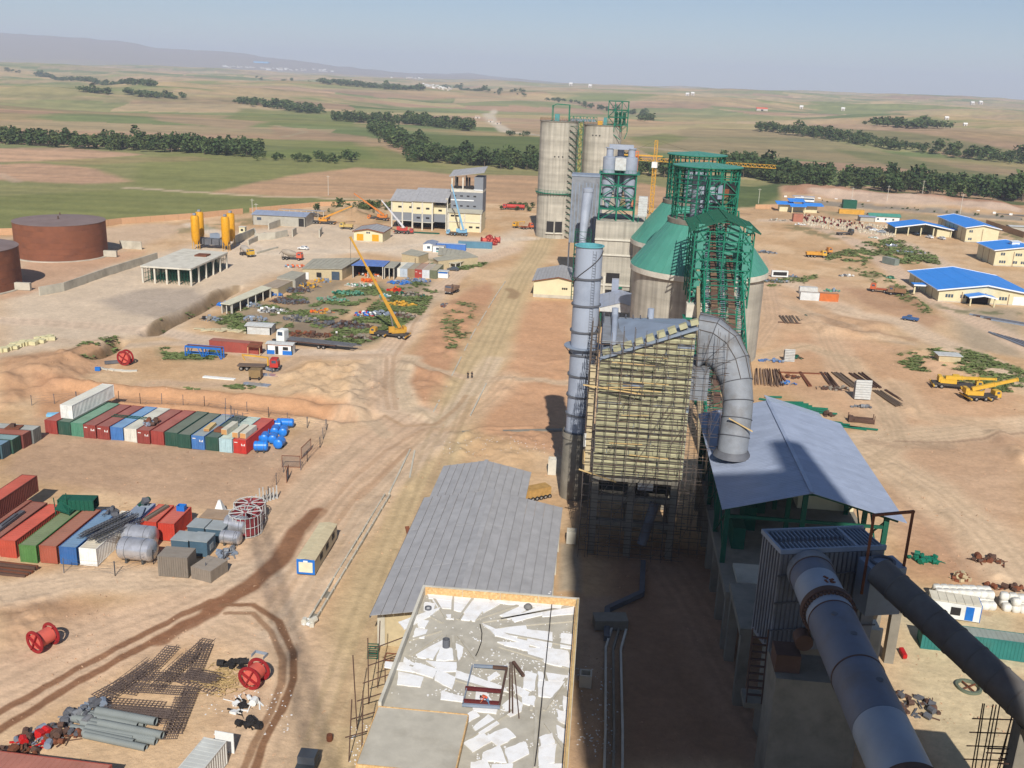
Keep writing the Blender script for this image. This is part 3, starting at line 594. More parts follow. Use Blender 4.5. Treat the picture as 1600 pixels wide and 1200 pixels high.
# ================================================================== BIG GREY WAREHOUSE (two lengths) below
def roof_pieces(t, x0, xr, x1, y0, y1, ze, zr, nL, nR, ny, m, name='roof_panel', th=.06, rib=True, wav=0.):
 """gable roof along Y laid in single sheets with raised seams"""
 for (a, b, za, zb, n) in ((x0, xr, ze, zr, nL), (xr, x1, zr, ze, nR)):
  # sheets run up the slope? strips parallel to the ridge side are laid along Y
  for j in range(n):
   xa, xb = a+(b-a)*j/n, a+(b-a)*(j+1)/n; z_a, z_b = za+(zb-za)*j/n, za+(zb-za)*(j+1)/n
   for k in range(ny):
    ya, yb = y0+(y1-y0)*k/ny, y0+(y1-y0)*(k+1)/ny; dz = random.uniform(-.012,.012)+k*.0
    mb = MB(); g = .02
    mb.slab([(xa+g,ya+g,z_a+dz), (xb-g,ya+g,z_b+dz), (xb-g,yb-g,z_b+dz), (xa+g,yb-g,z_a+dz)], th)
    if rib: mb.bar((xb-.05,ya+g,z_b+.03+dz), (xb-.05,yb-g,z_b+.03+dz), .09, .12)
    mb.build(name, m, t)
def warehouse():
 t = thing('warehouse', 'big warehouse with grey seamed sheet roof directly behind the white-foam roof', 'warehouse')
 roof_pieces(t, -24.4, -14.0, -3.6, 99.2, 133.6, 5.0, 7.0, 8, 8, 3, roofg)
 m = MB(); m.box(-23.2, -22.9, 101, 132.6, 0, 4.9); m.box(-5, -4.7, 101, 132.6, 0, 4.9)
 m.prism([(-22.88,0),(-5.02,0),(-5.02,4.85),(-14,6.7),(-22.88,4.85)], 0, .3)
 w_ = MB(); 
 for (x,y,z) in m.v[-10:]: pass
 o = m.v[:]; k = len(o)-10
 m.v = o[:k]+[(x, 101.0+z, y) for x, y, z in o[k:]]; m.f = [f if min(f) < k else f[::-1] for f in m.f]
 m.build('wall', brick_b, t)
 for y in (100.9, 108, 115, 122, 129): 
  for x in (-23.9, -4.6): MB().box(x, x+.9, y, y+.9, 0, 4.7).build('column', conc, t)
 MB().box(-14.35, -13.65, 99.15, 133.65, 7.05, 7.12).build('ridge_cap', roofg, t)
 MB().box(-24.45, -24.3, 99.2, 133.6, 4.7, 4.95).build('gutter', grey_d, t)
 d = MB().box(-21.9, -21.8+3.2, 100.9, 100.97, .2, 3.6).build('door', brick_b, t)
 t2 = thing('warehouse', 'smaller grey-roofed hall joined behind the big warehouse', 'warehouse')
 roof_pieces(t2, -23.9, -16.8, -9.4, 135.0, 148.0, 4.4, 5.9, 6, 6, 1, roofg)
 m = MB(); m.box(-23, -22.7, 134, 147.5, 0, 4.3); m.box(-10.3, -10, 134, 147.5, 0, 4.3); m.box(-22.6, -10.4, 147.1, 147.4, 0, 4.3); m.build('wall', brick_b, t2)
 MB().box(-17.1, -16.5, 134.9, 148.1, 5.95, 6.02).build('ridge_cap', roofg, t2)
warehouse()

# ================================================================== FOREGROUND BUILDING: deck under white foam sheets
def foam_roof():
 t = thing('flat_roofed_building', 'unfinished building in front whose flat roof is strewn with white foam sheets', 'building')
 x0, x1, y0, y1, zf, zp = -18.0, -.2, 58, 98.4, 9.0, 10.0
 MB().box(x0+.3, x1-.3, y0, y1-.3, 8.6, zf).build('roof_deck', mud, t)
 MB().box(x0, x0+.3, 76.2, y1, 8.5, zp).build('parapet', conc_l, t)
 n = 4
 for k in range(n):
  xa = x0+.32+(x1-x0-.64)*k/n; MB().box(xa+.03, xa+(x1-x0-.64)/n-.03, y1-.42, y1-.33, zf, zp-.05).build('formwork_board', osb, t)
 MB().box(x0+.3, x1, y1-.3, y1, 8.5, zp).build('parapet', conc_l, t)
 MB().box(x1-.3, x1, y0, y1-.32, 8.5, zp).build('parapet', conc_l, t)
 for k in range(9): MB().box(x1-.42, x1-.33, 60+k*4.1, 64+k*4.1, zf, zp-.06).build('formwork_board', osb, t)
 MB().box(x1-.28, x1-.05, y0, y1-.3, zp+.003, zp+.05).build('capping_plank', wood, t)
 m = MB(); m.box(x0+.4, x0+.7, 76.3, y1-.5, 0, 8.5); m.box(x1-.7, x1-.4, 58, y1-.5, 0, 8.5); m.box(x0+.72, x1-.72, y1-.9, y1-.6, 0, 8.5); m.build('wall', brick_b, t)
 for k in range(6):
  for x in (x0+.02, x1-.5): MB().box(x, x+.48, 62+k*7, 62.5+k*7, 0, 8.48).build('column', conc, t)
 # annex slab, a step higher
 ax0, ax1, ay0, ay1, az = -17.5, -9.4, 66.4, 74.2, 10.9
 MB().box(ax0, ax1, ay0, ay1, az-.5, az).build('annex_slab', mud, t)
 for a in ((ax0,ax1,ay1+.005,ay1+.1), (ax0,ax1,ay0-.1,ay0-.005), (ax1+.005,ax1+.1,ay0,ay1), (ax0-.1,ax0-.005,ay0,ay1)): MB().box(*a, az-.55, az+.06).build('formwork_board', osb, t)
 MB().box(ax0+.3, ax1-.3, ay0+.3, ay1-.3, 0, az-.52).build('annex_wall', block, t)
 # radiating low mortar ribs from the drain point
 def rib(px0, py0, px1, py1, w_=.28):
  a = at(px0,py0,zf+.05); b = at(px1,py1,zf+.05); MB().bar((a[0],a[1],zf+.06), (b[0],b[1],zf+.06), w_, .12).build('mortar_rib', mud, t)
 hub = (706, 980); ends = [(650,950),(672,925),(708,928),(741,932),(772,934),(820,942),(895,948),(640,1000),(640,1025),(668,1030),(711,1032),(745,1032)]
 for e in ends: rib(hub[0]+(e[0]-hub[0])*.25, hub[1]+(e[1]-hub[1])*.25, *e)
 for r in [(783,968,896,945),(780,980,896,970),(775,988,896,1010),(780,1010,893,1045),(640,1040,790,1085),(850,1050,862,1088),(835,1060,830,1110),(885,1060,850,1110),(852,1130,885,1175),(720,1160,800,1110),(838,1110,836,1200)]: rib(*r)
 hole = (726, 1005)
 # foam sheets: quads in the photograph's pattern
 Q = [[(668,924),(706,927),(704,938),(672,934)],[(706,928),(740,931),(736,944),(708,938)],[(741,932),(770,934),(762,946),(742,942)],[(676,936),(706,940),(706,950),(684,948)],[(709,941),(736,946),(730,958),(710,952)],
     [(744,934),(764,940),(742,968),(722,966)],[(770,938),(780,944),(756,956),(752,950)],[(698,960),(708,960),(708,967),(698,966)],[(664,942),(680,944),(674,962),(662,960)],[(652,968),(670,970),(664,980),(654,979)],[(650,982),(668,984),(662,996),(646,994)],
     [(642,1006),(664,998),(702,986),(690,996),(650,1016)],[(652,1022),(694,1000),(676,1028),(654,1026)],[(690,1008),(706,1014),(708,1030),(682,1030)],[(712,1006),(724,1012),(722,1024),(716,1030)],
     [(784,960),(830,939),(834,946),(796,966)],[(800,964),(850,946),(846,960),(806,970)],[(852,946),(896,944),(895,958),(850,962)],[(796,974),(840,964),(895,970),(894,984),(840,980)],[(770,984),(820,978),(822,994),(776,992)],[(822,984),(862,988),(860,1010),(826,1000)],
     [(780,1004),(826,1004),(824,1016),(790,1008)],[(824,1012),(845,1014),(850,1030),(826,1024)],[(846,1012),(886,1018),(890,1042),(852,1034)],[(778,1012),(830,1034),(870,1042),(868,1048),(800,1030)],[(878,990),(896,992),(893,1012),(876,1010)],
     [(632,1028),(652,1040),(646,1048),(630,1044)],[(650,1036),(682,1046),(676,1058),(644,1048)],[(684,1048),(710,1058),(706,1074),(680,1062)],[(668,1033),(712,1036),(712,1048),(690,1048)],[(624,1050),(660,1058),(656,1072),(622,1068)],[(622,1072),(662,1074),(690,1080),(688,1090),(620,1080)],
     [(692,1080),(722,1088),(722,1096),(690,1092)],[(714,1048),(740,1056),(736,1066),(712,1058)],[(738,1056),(784,1072),(792,1080),(736,1068)],[(744,1080),(760,1082),(768,1096),(744,1094)],[(762,1058),(775,1050),(780,1054),(764,1064)],
     [(820,1050),(838,1054),(834,1078),(818,1074)],[(842,1050),(886,1056),(880,1064),(844,1062)],[(842,1066),(880,1066),(862,1088),(842,1086)],[(802,1070),(826,1082),(822,1090),(806,1082)],[(816,1088),(836,1088),(834,1102),(816,1098)],[(740,1102),(776,1108),(774,1114),(742,1110)],[(888,1052),(894,1060),(890,1084),(886,1076)],
     [(740,1136),(762,1118),(778,1130),(752,1146)],[(726,1160),(752,1146),(770,1156),(740,1172)],[(760,1150),(790,1138),(804,1150),(780,1164)],[(806,1142),(822,1130),(836,1140),(834,1150),(818,1158)],[(756,1176),(780,1166),(790,1190),(754,1186)],[(790,1170),(820,1160),(826,1176),(796,1192)],[(844,1152),(862,1146),(866,1160),(846,1166)],
     [(842,1168),(868,1164),(866,1190),(842,1194)],[(870,1134),(884,1140),(882,1160),(872,1152)],[(736,1192),(760,1188),(768,1205),(738,1210)],[(770,1196),(800,1194),(796,1215),(768,1215)],[(880,1088),(892,1092),(888,1110),(880,1106)],[(872,1110),(888,1114),(886,1132),(872,1124)],[(844,1196),(882,1194),(880,1215),(844,1215)],[(724,1120),(742,1108),(748,1118),(730,1128)]]
 lab = 'white foam sheets laid across the flat roof'
 for q in Q:
  qc = (sum(p[0] for p in q)/4, sum(p[1] for p in q)/4); q = [(qc[0]+(p[0]-qc[0])*1.1, qc[1]+(p[1]-qc[1])*1.14) for p in q]; P = [at(x, y, zf+.1) for x, y in q]; cx = sum(p[0] for p in P)/len(P); cy = sum(p[1] for p in P)/len(P)
  # ragged rims: subdivide each side and nudge
  R_ = []
  for i in range(len(P)):
   a, b = P[i], P[(i+1)%len(P)]
   for k in range(4): tt = k/4; R_.append((a[0]+(b[0]-a[0])*tt+random.uniform(-.05,.05)-cx, a[1]+(b[1]-a[1])*tt+random.uniform(-.07,.07)-cy))
  h = random.uniform(.09,.13)
  MB().prism(R_, 0, h).build('foam_sheet', foam, t, loc=(cx, cy, zf+.005))
 # crumbs of foam, one mass
 m = MB()
 for _ in range(1800):
  px, py = random.choice([(random.uniform(640,880),random.uniform(925,1050)), (random.uniform(735,885),random.uniform(1100,1199)), (random.uniform(600,890),random.uniform(1030,1090)), (random.uniform(860,893),random.uniform(940,1199))])
  x, y = at(px, py, zf); 
  if x0+.5 < x < x1-.6 and not (ax0-.2 < x < ax1+.2 and y < ay1+.2) and vnoise(np.array(x*.8), np.array(y*.8), 3) > .5: 
   s = random.uniform(.05,.16); m.cbox((x,y,zf+.05), (s,s*random.uniform(.5,1.5),.04), random.uniform(0,3))
 o = m.build('foam_crumbs', foam, t); o['kind'] = 'stuff'
 # drain pipe stub, steel cables, etc.
 for (px, py, r, hh) in ((697,1012,.38,1.0), (669,953,.38,.35), (700,1013,.0,0)):
  if r: x, y = at(px, py, zf); q = MB(); q.lathe([(r,0),(r,hh),(r-.07,hh),(r-.07,.05),(0,.05)], n=16); q.build('roof_outlet', grey_d, t, True, (x,y,zf+.01))
foam_roof()
def on_roof():
 zf = 9.0
 # steel frame being assembled and a man on it
 t = thing('lying_frame', 'rectangular grey and dark red steel frame lying on the foam roof under the worker', 'frame')
 def B(p, q, w_, m, nm, z=.5, h=.25): a = at(*p, zf+z); b = at(*q, zf+z); MB().bar((a[0],a[1],zf+z), (b[0],b[1],zf+z), w_, h).build(nm, m, t)
 redd = mat('dark_red_primer', C(96,40,40), .7)
 B((740,1040), (793,1043), .22, grey_s, 'beam'); B((770,1042), (792,1044), .24, rustd, 'beam', .62); B((792,1044), (780,1103), .2, rustd, 'beam'); B((738,1040), (723,1101), .1, grey_s, 'beam'); B((722,1101), (781,1105), .22, grey_s, 'beam')
 B((724,1095), (780,1099), .3, redd, 'beam', .5, .3); B((727,1075), (783,1080), .3, redd, 'beam', .5, .3)
 # worker
 px, py = at(762, 1104, zf+.1)
 cl = mat('orange_shirt', C(206,96,64), .9); je = mat('blue_trousers', C(96,128,158), .9); sk = mat('skin', C(176,124,96), .7); hr = mat('dark_hair', C(40,32,28), .8)
 person('person', 'worker in orange shirt and pale blue trousers bending over the steel frame', (px, py, zf+.15), -1.2, 'bend', cl, je, sk, hr)
 for k, (p, q, lb) in enumerate([((797,1036),(796,1114),'left one of the three long dark steel bars lying on the foam roof'), ((800,1036),(801,1115),'middle one of the three long dark steel bars lying on the foam roof'), ((803,1040),(811,1123),'right, slanting one of the three long dark steel bars on the foam roof')]):
  a = at(*p, zf+.12); b = at(*q, zf+.12); L = math.dist(a, b); o = MB().bar((0,0,0), (b[0]-a[0],b[1]-a[1],0), .14 if k < 2 else .09, .14).build('steel_bar', rustd, None, loc=(a[0],a[1],zf+.2)); tag(o, lb, 'bar', 'dark steel bars on the foam roof')
 a = at(802,1036,zf+.2); b = at(818,1058,zf+.2); tag(MB().bar((0,0,0), (b[0]-a[0],b[1]-a[1],0), .3, .2).build('steel_plank', rustd, None, loc=(a[0],a[1],zf+.35)), 'short thick dark steel plank lying askew at the far end of the bars', 'plank')
 a = at(862,946,zf+.1); b = at(836,1199,zf+.1); P = [lerp((a[0],a[1],zf+.25), (b[0],b[1],zf+.25), k/12) for k in range(13)]; P = [(x+random.uniform(-.03,.03),y,z) for x,y,z in P]
 tag(MB().tube(P, .05).build('steel_cable', cable), 'long dark cable running the length of the foam roof', 'cable')
 P = []
 for px, py in [(750,976),(753,990),(752,1004),(747,1018),(741,1030)]: x, y = at(px,py,zf); P.append((x,y,zf+.06))
 tag(MB().tube(P, .05).build('hose', black), 'short curved black hose on bare mortar of the foam roof', 'hose')
 x, y = at(825,952,zf); m = MB(); m.lathe([(.0,0),(.4,0),(.5,.25),(.3,.5),(0,.55)], n=9); tag(m.build('mortar_heap', mat('dark_rag', C(120,118,116), .95, bump=.5), None, 'all', (x,y,zf+.1)), 'small dark grey bundle on the foam sheets near the far parapet', 'bundle')
on_roof()
# ================================================================== TALL STACK
def stack():
 X, Y = -2.2, 150.0; zb = 11.5; zt = 41.5
 t = thing('exhaust_stack', 'pale blue-grey steel stack with ring flanges and open teal top', 'chimney', (X, Y, 0))
 MB().lathe([(2.6,0),(2.45,zb-1),(2.6,zb-1),(2.6,zb)], n=28).build('plinth', conc_d, t, True)
 zs = [zb, 14.5, 17.6, 21, 24.5, 28.2, 32.4, 36.6, zt]
 for a, b in zip(zs[:-1], zs[1:]): MB().cyl((0,0,a+.03), (0,0,b-.03), 2.08, 2.08, n=32, cap=False).build('shell_ring', bluegrey, t, True)
 for z in zs[:-1]: MB().lathe([(2.04,-.12),(2.32,-.12),(2.32,.12),(2.04,.12)], (0,0,z), n=32).build('flange', grey_d, t, True)
 MB().lathe([(2.08,-.05),(2.28,-.05),(2.28,.1),(1.98,.1),(1.98,-3.5),(2.0,-3.5)], (0,0,zt), n=32).build('rim', mat('teal_lining', C(96,164,172), .6), t, True)
 MB().lathe([(2.1,-.1),(3.1,0),(3.1,.12),(2.1,.1)], (0,0,25.6), n=28).build('platform', grey_s, t, True)
 m = MB()
 for k in range(8): a = k*PI/4; m.bar((2.1*math.cos(a),2.1*math.sin(a),24.4), (3*math.cos(a),3*math.sin(a),25.5), .1)
 m.build('bracket', grey_d, t)
 # spiral rope
 P = []
 for k in range(40): a = -PI*.05-k*.115*1.55; P.append((2.16*math.cos(a),2.16*math.sin(a),zt-.6-k*.33))
 MB().tube(P, .07, 5).build('spiral_rope', cable, t)
 m = MB()
 for s in (-.25,.25): m.bar((.9+s,-1.98,zb), (.9+s,-1.98,zt-.5), .05)
 for k in range(70): m.bar((.65,-1.98,zb+k*.42), (1.15,-1.98,zb+k*.42), .04)
 m.build('ladder', grey_d, t)
stack()

# ================================================================== FILTER HOUSE under yellow blankets
def filter_house():
 x0, x1, y0, y1 = .5, 13.0, 129.2, 148.0; zb, zl, zr = 12.4, 29.6, 34.6
 t = thing('filter_house', 'tall filter house wrapped in rows of yellow insulation blankets on a concrete frame', 'filter house')
 m = MB(); b = [(x0,zb),(x1,zb),(x1,zr),(x0,zl)]
 P = [(x,y0+.3,z) for x,z in b]+[(x,y1,z) for x,z in b[:2]]+[(x1,y1,31.4),(x0,y1,30.9)]
 m.add(P, [(0,1,2,3),(7,6,5,4),(0,4,5,1),(1,5,6,2),(3,7,4,0)]); m.add(P, [(2,6,7,3)])
 m.build('casing', grey_s, t)
 # blankets in rows, each an object; sizes and sag vary
 nr = 27; k = 0
 for r in range(nr):
  z = zb+.15+(r+random.uniform(-.12,.12))*(zr-zb)/nr; hh = (zr-zb)/nr*random.uniform(.78,.98)
  x = x0+random.uniform(-.15,.1)
  while x < x1-.3:
   wd = min(random.uniform(1.3,3.4), x1-x)
   top = zl+(zr-zl)*(x+wd*.2-x0)/(x1-x0)
   if z+hh*.5 < top and random.random() > .02:
    d = random.uniform(.3,.4); q = MB(); sg = random.uniform(-.13,.1)
    yy = y0+.3-d
    q.add([(x,yy+.1,z),(x+wd*.5,yy,z-.02+sg),(x+wd-.05,yy+.1,z),(x,yy+.02,z+hh*.6),(x+wd*.5,yy-.08,z+hh*.5+sg),(x+wd-.05,yy+.03,z+hh*.6),(x,y0+.28,z+hh),(x+wd*.5,y0+.26,z+hh+sg*.5),(x+wd-.05,y0+.28,z+hh),
                       (x,y0+.29,z),(x+wd-.05,y0+.29,z)], [(0,1,4,3),(1,2,5,4),(3,4,7,6),(4,5,8,7),(0,3,6,9),(2,10,8,5),(0,9,10,2,1)])
    q.build('insulation_blanket', wool, t); k += 1
   x += wd+random.uniform(0,.05)
 for r in range(nr+1):       # dark slots and pins between rows
  z = zb+.02+r*(zr-zb)/nr; 
  xa = x0 if z < zl else x0+(z-zl)/(zr-zl)*(x1-x0)
  if z < zr-.3: MB().box(xa, x1, y0-.12, y0-.02, z-.05, z+.03).build('batten', steel_b, t)
 for k in range(9):   # corner cushions along the sloping eave
  a = lerp((x0+.8,zl+.2), (x1-.3,zr+.2), k/8); MB().cbox((a[0],y0+.6,a[1]+.35), (1.05,1.4,.7), 0, 0, random.uniform(-.15,.15), -.35+random.uniform(-.1,.1)).build('insulation_roll', wool, t)
 MB().bar((x0-.2,y0-.35,zl-.1), (x1+.2,y0-.35,zr-.05), .35, .35).build('eave_pipe', grey_s, t)
 # left, grey inlet casing with ribs, and ducts on the roof
 m = MB(); m.box(x0+.1, x0+6, y0+3, y1-1, 30.9, 31.3); m.build('roof_casing', duct, t)
 for k in range(7): MB().bar((x0+.2+k*1.1,y0+1.5,30.2+k*.25), (x0+.2+k*1.1,y1-.6,31.6), .16, .25).build('roof_rib', grey_d, t)
 for (x, y) in ((x0+1.8,y1-2.5),(x0+7.2,y1-1.5)): MB().cyl((x,y,31), (x,y,33), .5, n=12).build('relief_valve', bluegrey, t, True)
 MB().tube([(x0+1.8,y1-3,31.8),(x0+1.7,y0+6,31.6),(x0+1.6,y0+3,31)], .4, 10).build('roof_duct', bluegrey, t, True)
 # concrete frame
 for x in (x0-.1, 5.6, 11.6):
  for y in (129.4, 138, 146.6): MB().box(x, x+1.0, y, y+1.0, 0, 12.35).build('column', conc_d, t)
 for z in (4.6, 8.4, 11.5):
  for y in (129.5, 138.1, 146.7): 
   for xa, xb in ((x0+.9,5.6),(6.6,11.6)): MB().box(xa+.002, xb-.002, y+.05, y+.75, z, z+.8).build('beam', conc_d, t)
  for x in (x0, 5.7, 11.7):
   for ya, yb in ((130.42,137.98),(139.02,146.58)): MB().box(x+.02, x+.7, ya, yb, z, z+.8).build('beam', conc_d, t)
 MB().box(x0+1, 11.5, 130.5, 146.5, 8.0, 8.35).build('floor_slab', conc_d, t)
 for xa, xb in ((1.5,5.5),(6.7,11.5)):
  q = MB(); q.box(xa, xb, 137.4, 137.8, 5.45, 11.45); q.build('infill_wall', conc_d, t)
 MB().box(6.9, 9.1, 129.5, 129.6, 10.4, 11.45).build('bright_sheet', mat('bright_zinc', C(200,206,214), .25, .7), t)
 # duct under, to the right
 MB().box(13.05, 15.5, 131, 140, 23.8, 28).build('outlet_box', duct, t)
 MB().cyl((8,127.5,3), (9.5,129.2,8.8), .7, n=12).build('drop_pipe', grey_d, t, True)
 return t
filter_house()
def scaffolds():
 t = thing('scaffold', 'tube scaffold covering the front of the yellow blanketed filter house', 'scaffold')
 m = scaffold(MB(), .4, 13.2, 128.3, 1, 33.0, 1.5, 1.35, .065, 1.1); m.build('tubes', steel_b, t)
 for k in range(9):
  z = random.uniform(12, 31); x = random.uniform(0, 7); MB().bar((x,127.7,z), (x+random.uniform(3,6.5),127.5,z+random.uniform(-.4,.5)), .22, .07).build('plank', wood, t)
 MB().bar((-1.6,127.8,26.0), (6.6,127.6,25.2), .25, .12).build('plank', wood, t)
 MB().bar((-1.5,127.9,13.6), (3.8,127.6,12.2), .25, .12).build('plank', wood, t)
 MB().bar((-.9,128.5,16.8), (-.9,128.4,18.8), .35, .12).build('plank', white, t); MB().bar((-.9,128.5,14.2), (-.9,128.4,16.4), .3, .12).build('plank', wood, t)
 t = thing('scaffold', 'narrow scaffold tower with reed matting in the gap between stack and filter house', 'scaffold')
 m = MB(); 
 for y in np.arange(128, 149, 2.1):
  for x in (-.9, .1): m.bar((x,y,0), (x+random.uniform(-.1,.1),y,31), .08)
 for z in np.arange(1.2, 31, 1.7):
  for x in (-.9, .1): m.bar((x,128,z), (x,148.6,z), .07)
  for y in np.arange(128, 149, 4.2): m.bar((-.9,y,z), (.1,y,z), .07)
 m.build('tubes', steel_b, t)
 for k in range(16): MB().cbox((-.4,128.6+random.uniform(-.3,.3),13.6+k*.98), (.75,.5,.8), random.uniform(-.2,.2)).build('brick_pallet', brick_b, t)
 t = thing('scaffold', 'tube scaffold between the filter house and the big elbow duct', 'scaffold')
 m = scaffold(MB(), 13.6, 17.5, 131, 1, 33, 1.3, 1.8, .05, 1.2); scaffold(m, 13.7, 17, 139, 1, 32, 1.6, 2.0, .05, 1.2); m.build('tubes', steel_b, t)
scaffolds()
def elbow():
 t = thing('elbow_duct', 'huge grey steel elbow duct dropping from the filter house onto the blue-grey roof', 'duct')
 # rectangular mouth to round leg
 cen = [(14.2,135.5,31.2),(15.9,135.2,31.3),(17.4,134.6,30.4),(18.6,133.6,28.7),(19.4,132.4,26.4),(19.8,131.2,24.0),(19.7,130.2,21.8),(19.5,129.2,19.6),(19.3,128.4,17.0)]
 N = 28; P = []; prev = None
 for i, c in enumerate(cen):
  c = Vector(c); d = (Vector(cen[min(i+1,len(cen)-1)])-Vector(cen[max(i-1,0)])).normalized(); a = (d.cross(Vector((0,1,0)))).normalized() if True else 0; b = d.cross(a)
  k = max(0, 1-i/4.5); ha = 2.05+1.7*k; hb = 2.05+.5*k; e = 1/(1+2.2*k)
  row = []
  for j in range(N):
   th = 2*PI*j/N; cc, ss = math.cos(th), math.sin(th); f = lambda v: math.copysign(abs(v)**(.35+.65*(1-k) if k > 0 else 1), v)
   row.append(c+a*ha*f(cc)+b*hb*f(ss))
  P.append(row)
 for i in range(len(cen)-1):
  m = MB(); V = P[i]+P[i+1]; m.add(V, [(j,(j+1)%N,N+(j+1)%N,N+j) for j in range(N)]); m.build('duct_segment', duct, t, 'all')
 for i in range(len(cen)):
  m = MB(); m.tube([p+(p-Vector(cen[i])).normalized()*.05 for p in P[i]]+[P[i][0]+(P[i][0]-Vector(cen[i])).normalized()*.05], .07, 4); m.build('weld_band', grey_d, t)
 m = MB()
 for j in range(14, 27, 2): m.tube([P[i][j]+(P[i][j]-Vector(cen[i])).normalized()*.1 for i in range(0, 5)], .045, 4)
 for j in (0,3,6): m.tube([P[i][j]+(P[i][j]-Vector(cen[i])).normalized()*.1 for i in range(0, 5)], .045, 4)
 m.build('insulation_pin_rail', steel_b, t)
 MB().lathe([(2.1,0),(2.6,.0),(2.1,.9)], (19.3,128.4,17.1), n=24).build('base_collar', grey_d, t, True)
 MB().bar((18.3,127.8,22.6), (21.6,127.6,21.0), .3, .1).build('plank', wood, t)
elbow()

# ================================================================== COOLER HALL with blue-grey roof
def cooler_hall():
 t = thing('cooler_hall', 'open green steel hall with low blue-grey corrugated gable roof pierced by the elbow duct', 'hall')
 roof_sheets = 24; x0, xr, x1, y0, y1, ze, zr = 16.5, 27.0, 38.6, 112.6, 149.4, 15.8, 18.8
 # corrugated sheets laid across the slope
 for (a, b, za, zb) in ((x0, xr, ze, zr), (xr, x1, zr, ze)):
  n = roof_sheets
  for j in range(n):
   ya = y0+(y1-y0)*j/n; yb = y0+(y1-y0)*(j+1)/n; V = []; F = []; K = 6
   for k in range(K+1):
    y = ya+(yb-ya)*k/K; dz = .06*(k % 2)+random.uniform(-.004,.004)
    V += [(a,y,za+dz),(b,y,zb+dz),(a,y,za+dz-.05),(b,y,zb+dz-.05)]
   for k in range(K):
    o = k*4; F += [(o,o+1,o+5,o+4) if True else 0, (o+2,o+6,o+7,o+3)]
   F += [(0,2,3,1),(K*4,K*4+1,K*4+3,K*4+2)]
   for k in range(K): o = k*4; F += [(o,o+4,o+6,o+2),(o+1,o+3,o+7,o+5)]
   MB().add(V, F).build('roof_sheet', roofb, t, loc=(0,0,random.uniform(0,.01)))
 MB().bar((xr,y0,zr+.12), (xr,y1,zr+.12), .5, .08).build('ridge_cap', roofb, t)
 # lean strip of bare zinc, far right
 MB().slab([(27.1,149.5,18.7),(36,149.5,16.3),(36,153.2,16.1),(27.1,153.2,18.5)], .08).build('zinc_strip', mat('bright_zinc2', C(206,212,222), .3, .6), t)
 for y in (114, 123, 132, 141, 148):
  for x in (17.4, 26.6, 36.6): MB().bar((x,y,8.0), (x,y,ze-.2 if x != 26.6 else zr-.4), .6, .45).build('column', dgreen, t)
  q = MB(); q.bar((17,y,ze-.35), (27,y,zr-.4), .3, .5); q.bar((27,y,zr-.4), (38,y,ze-.35), .3, .5); q.bar((17.4,y,ze-1.4), (36.6,y,ze-1.4), .25, .4); q.build('rafter', dgreen, t)
 q = MB(); 
 for x in (17.4, 36.6):
  for ya, yb in ((114,123),(123,132),(132,141),(141,148)): q.bar((x,ya,8.2), (x,yb,ze-.5), .18); q.bar((x,yb,8.2), (x,ya,ze-.5), .18)
  q.bar((x,114,ze-.4), (x,148,ze-.4), .3)
 q.build('bracing', dgreen, t)
 # concrete deck and its columns
 MB().box(17, 38, 106.2, 149, 7.2, 8.0).build('deck', conc_d, t)
 for y in (106.6, 113.5, 120.5, 127.5, 134.5, 141.5, 147.5):
  for x in (17.2, 24.6, 36.6): MB().box(x, x+1.1, y, y+1.1, 0, 7.18).build('column', conc_d, t)
 MB().box(18.6, 23, 108, 113, 8.01, 8.5).build('plinth', conc, t)
 for k in range(3): MB().box(19+k*2.2, 20.6+k*2.2, 118+k*6, 122+k*6, 8.02, 11+k*.4).build('cooler_casing', dgreen, t)
 MB().box(30, 37.9, 133, 148, 8.01, 12).build('cooler_casing', beige, t)
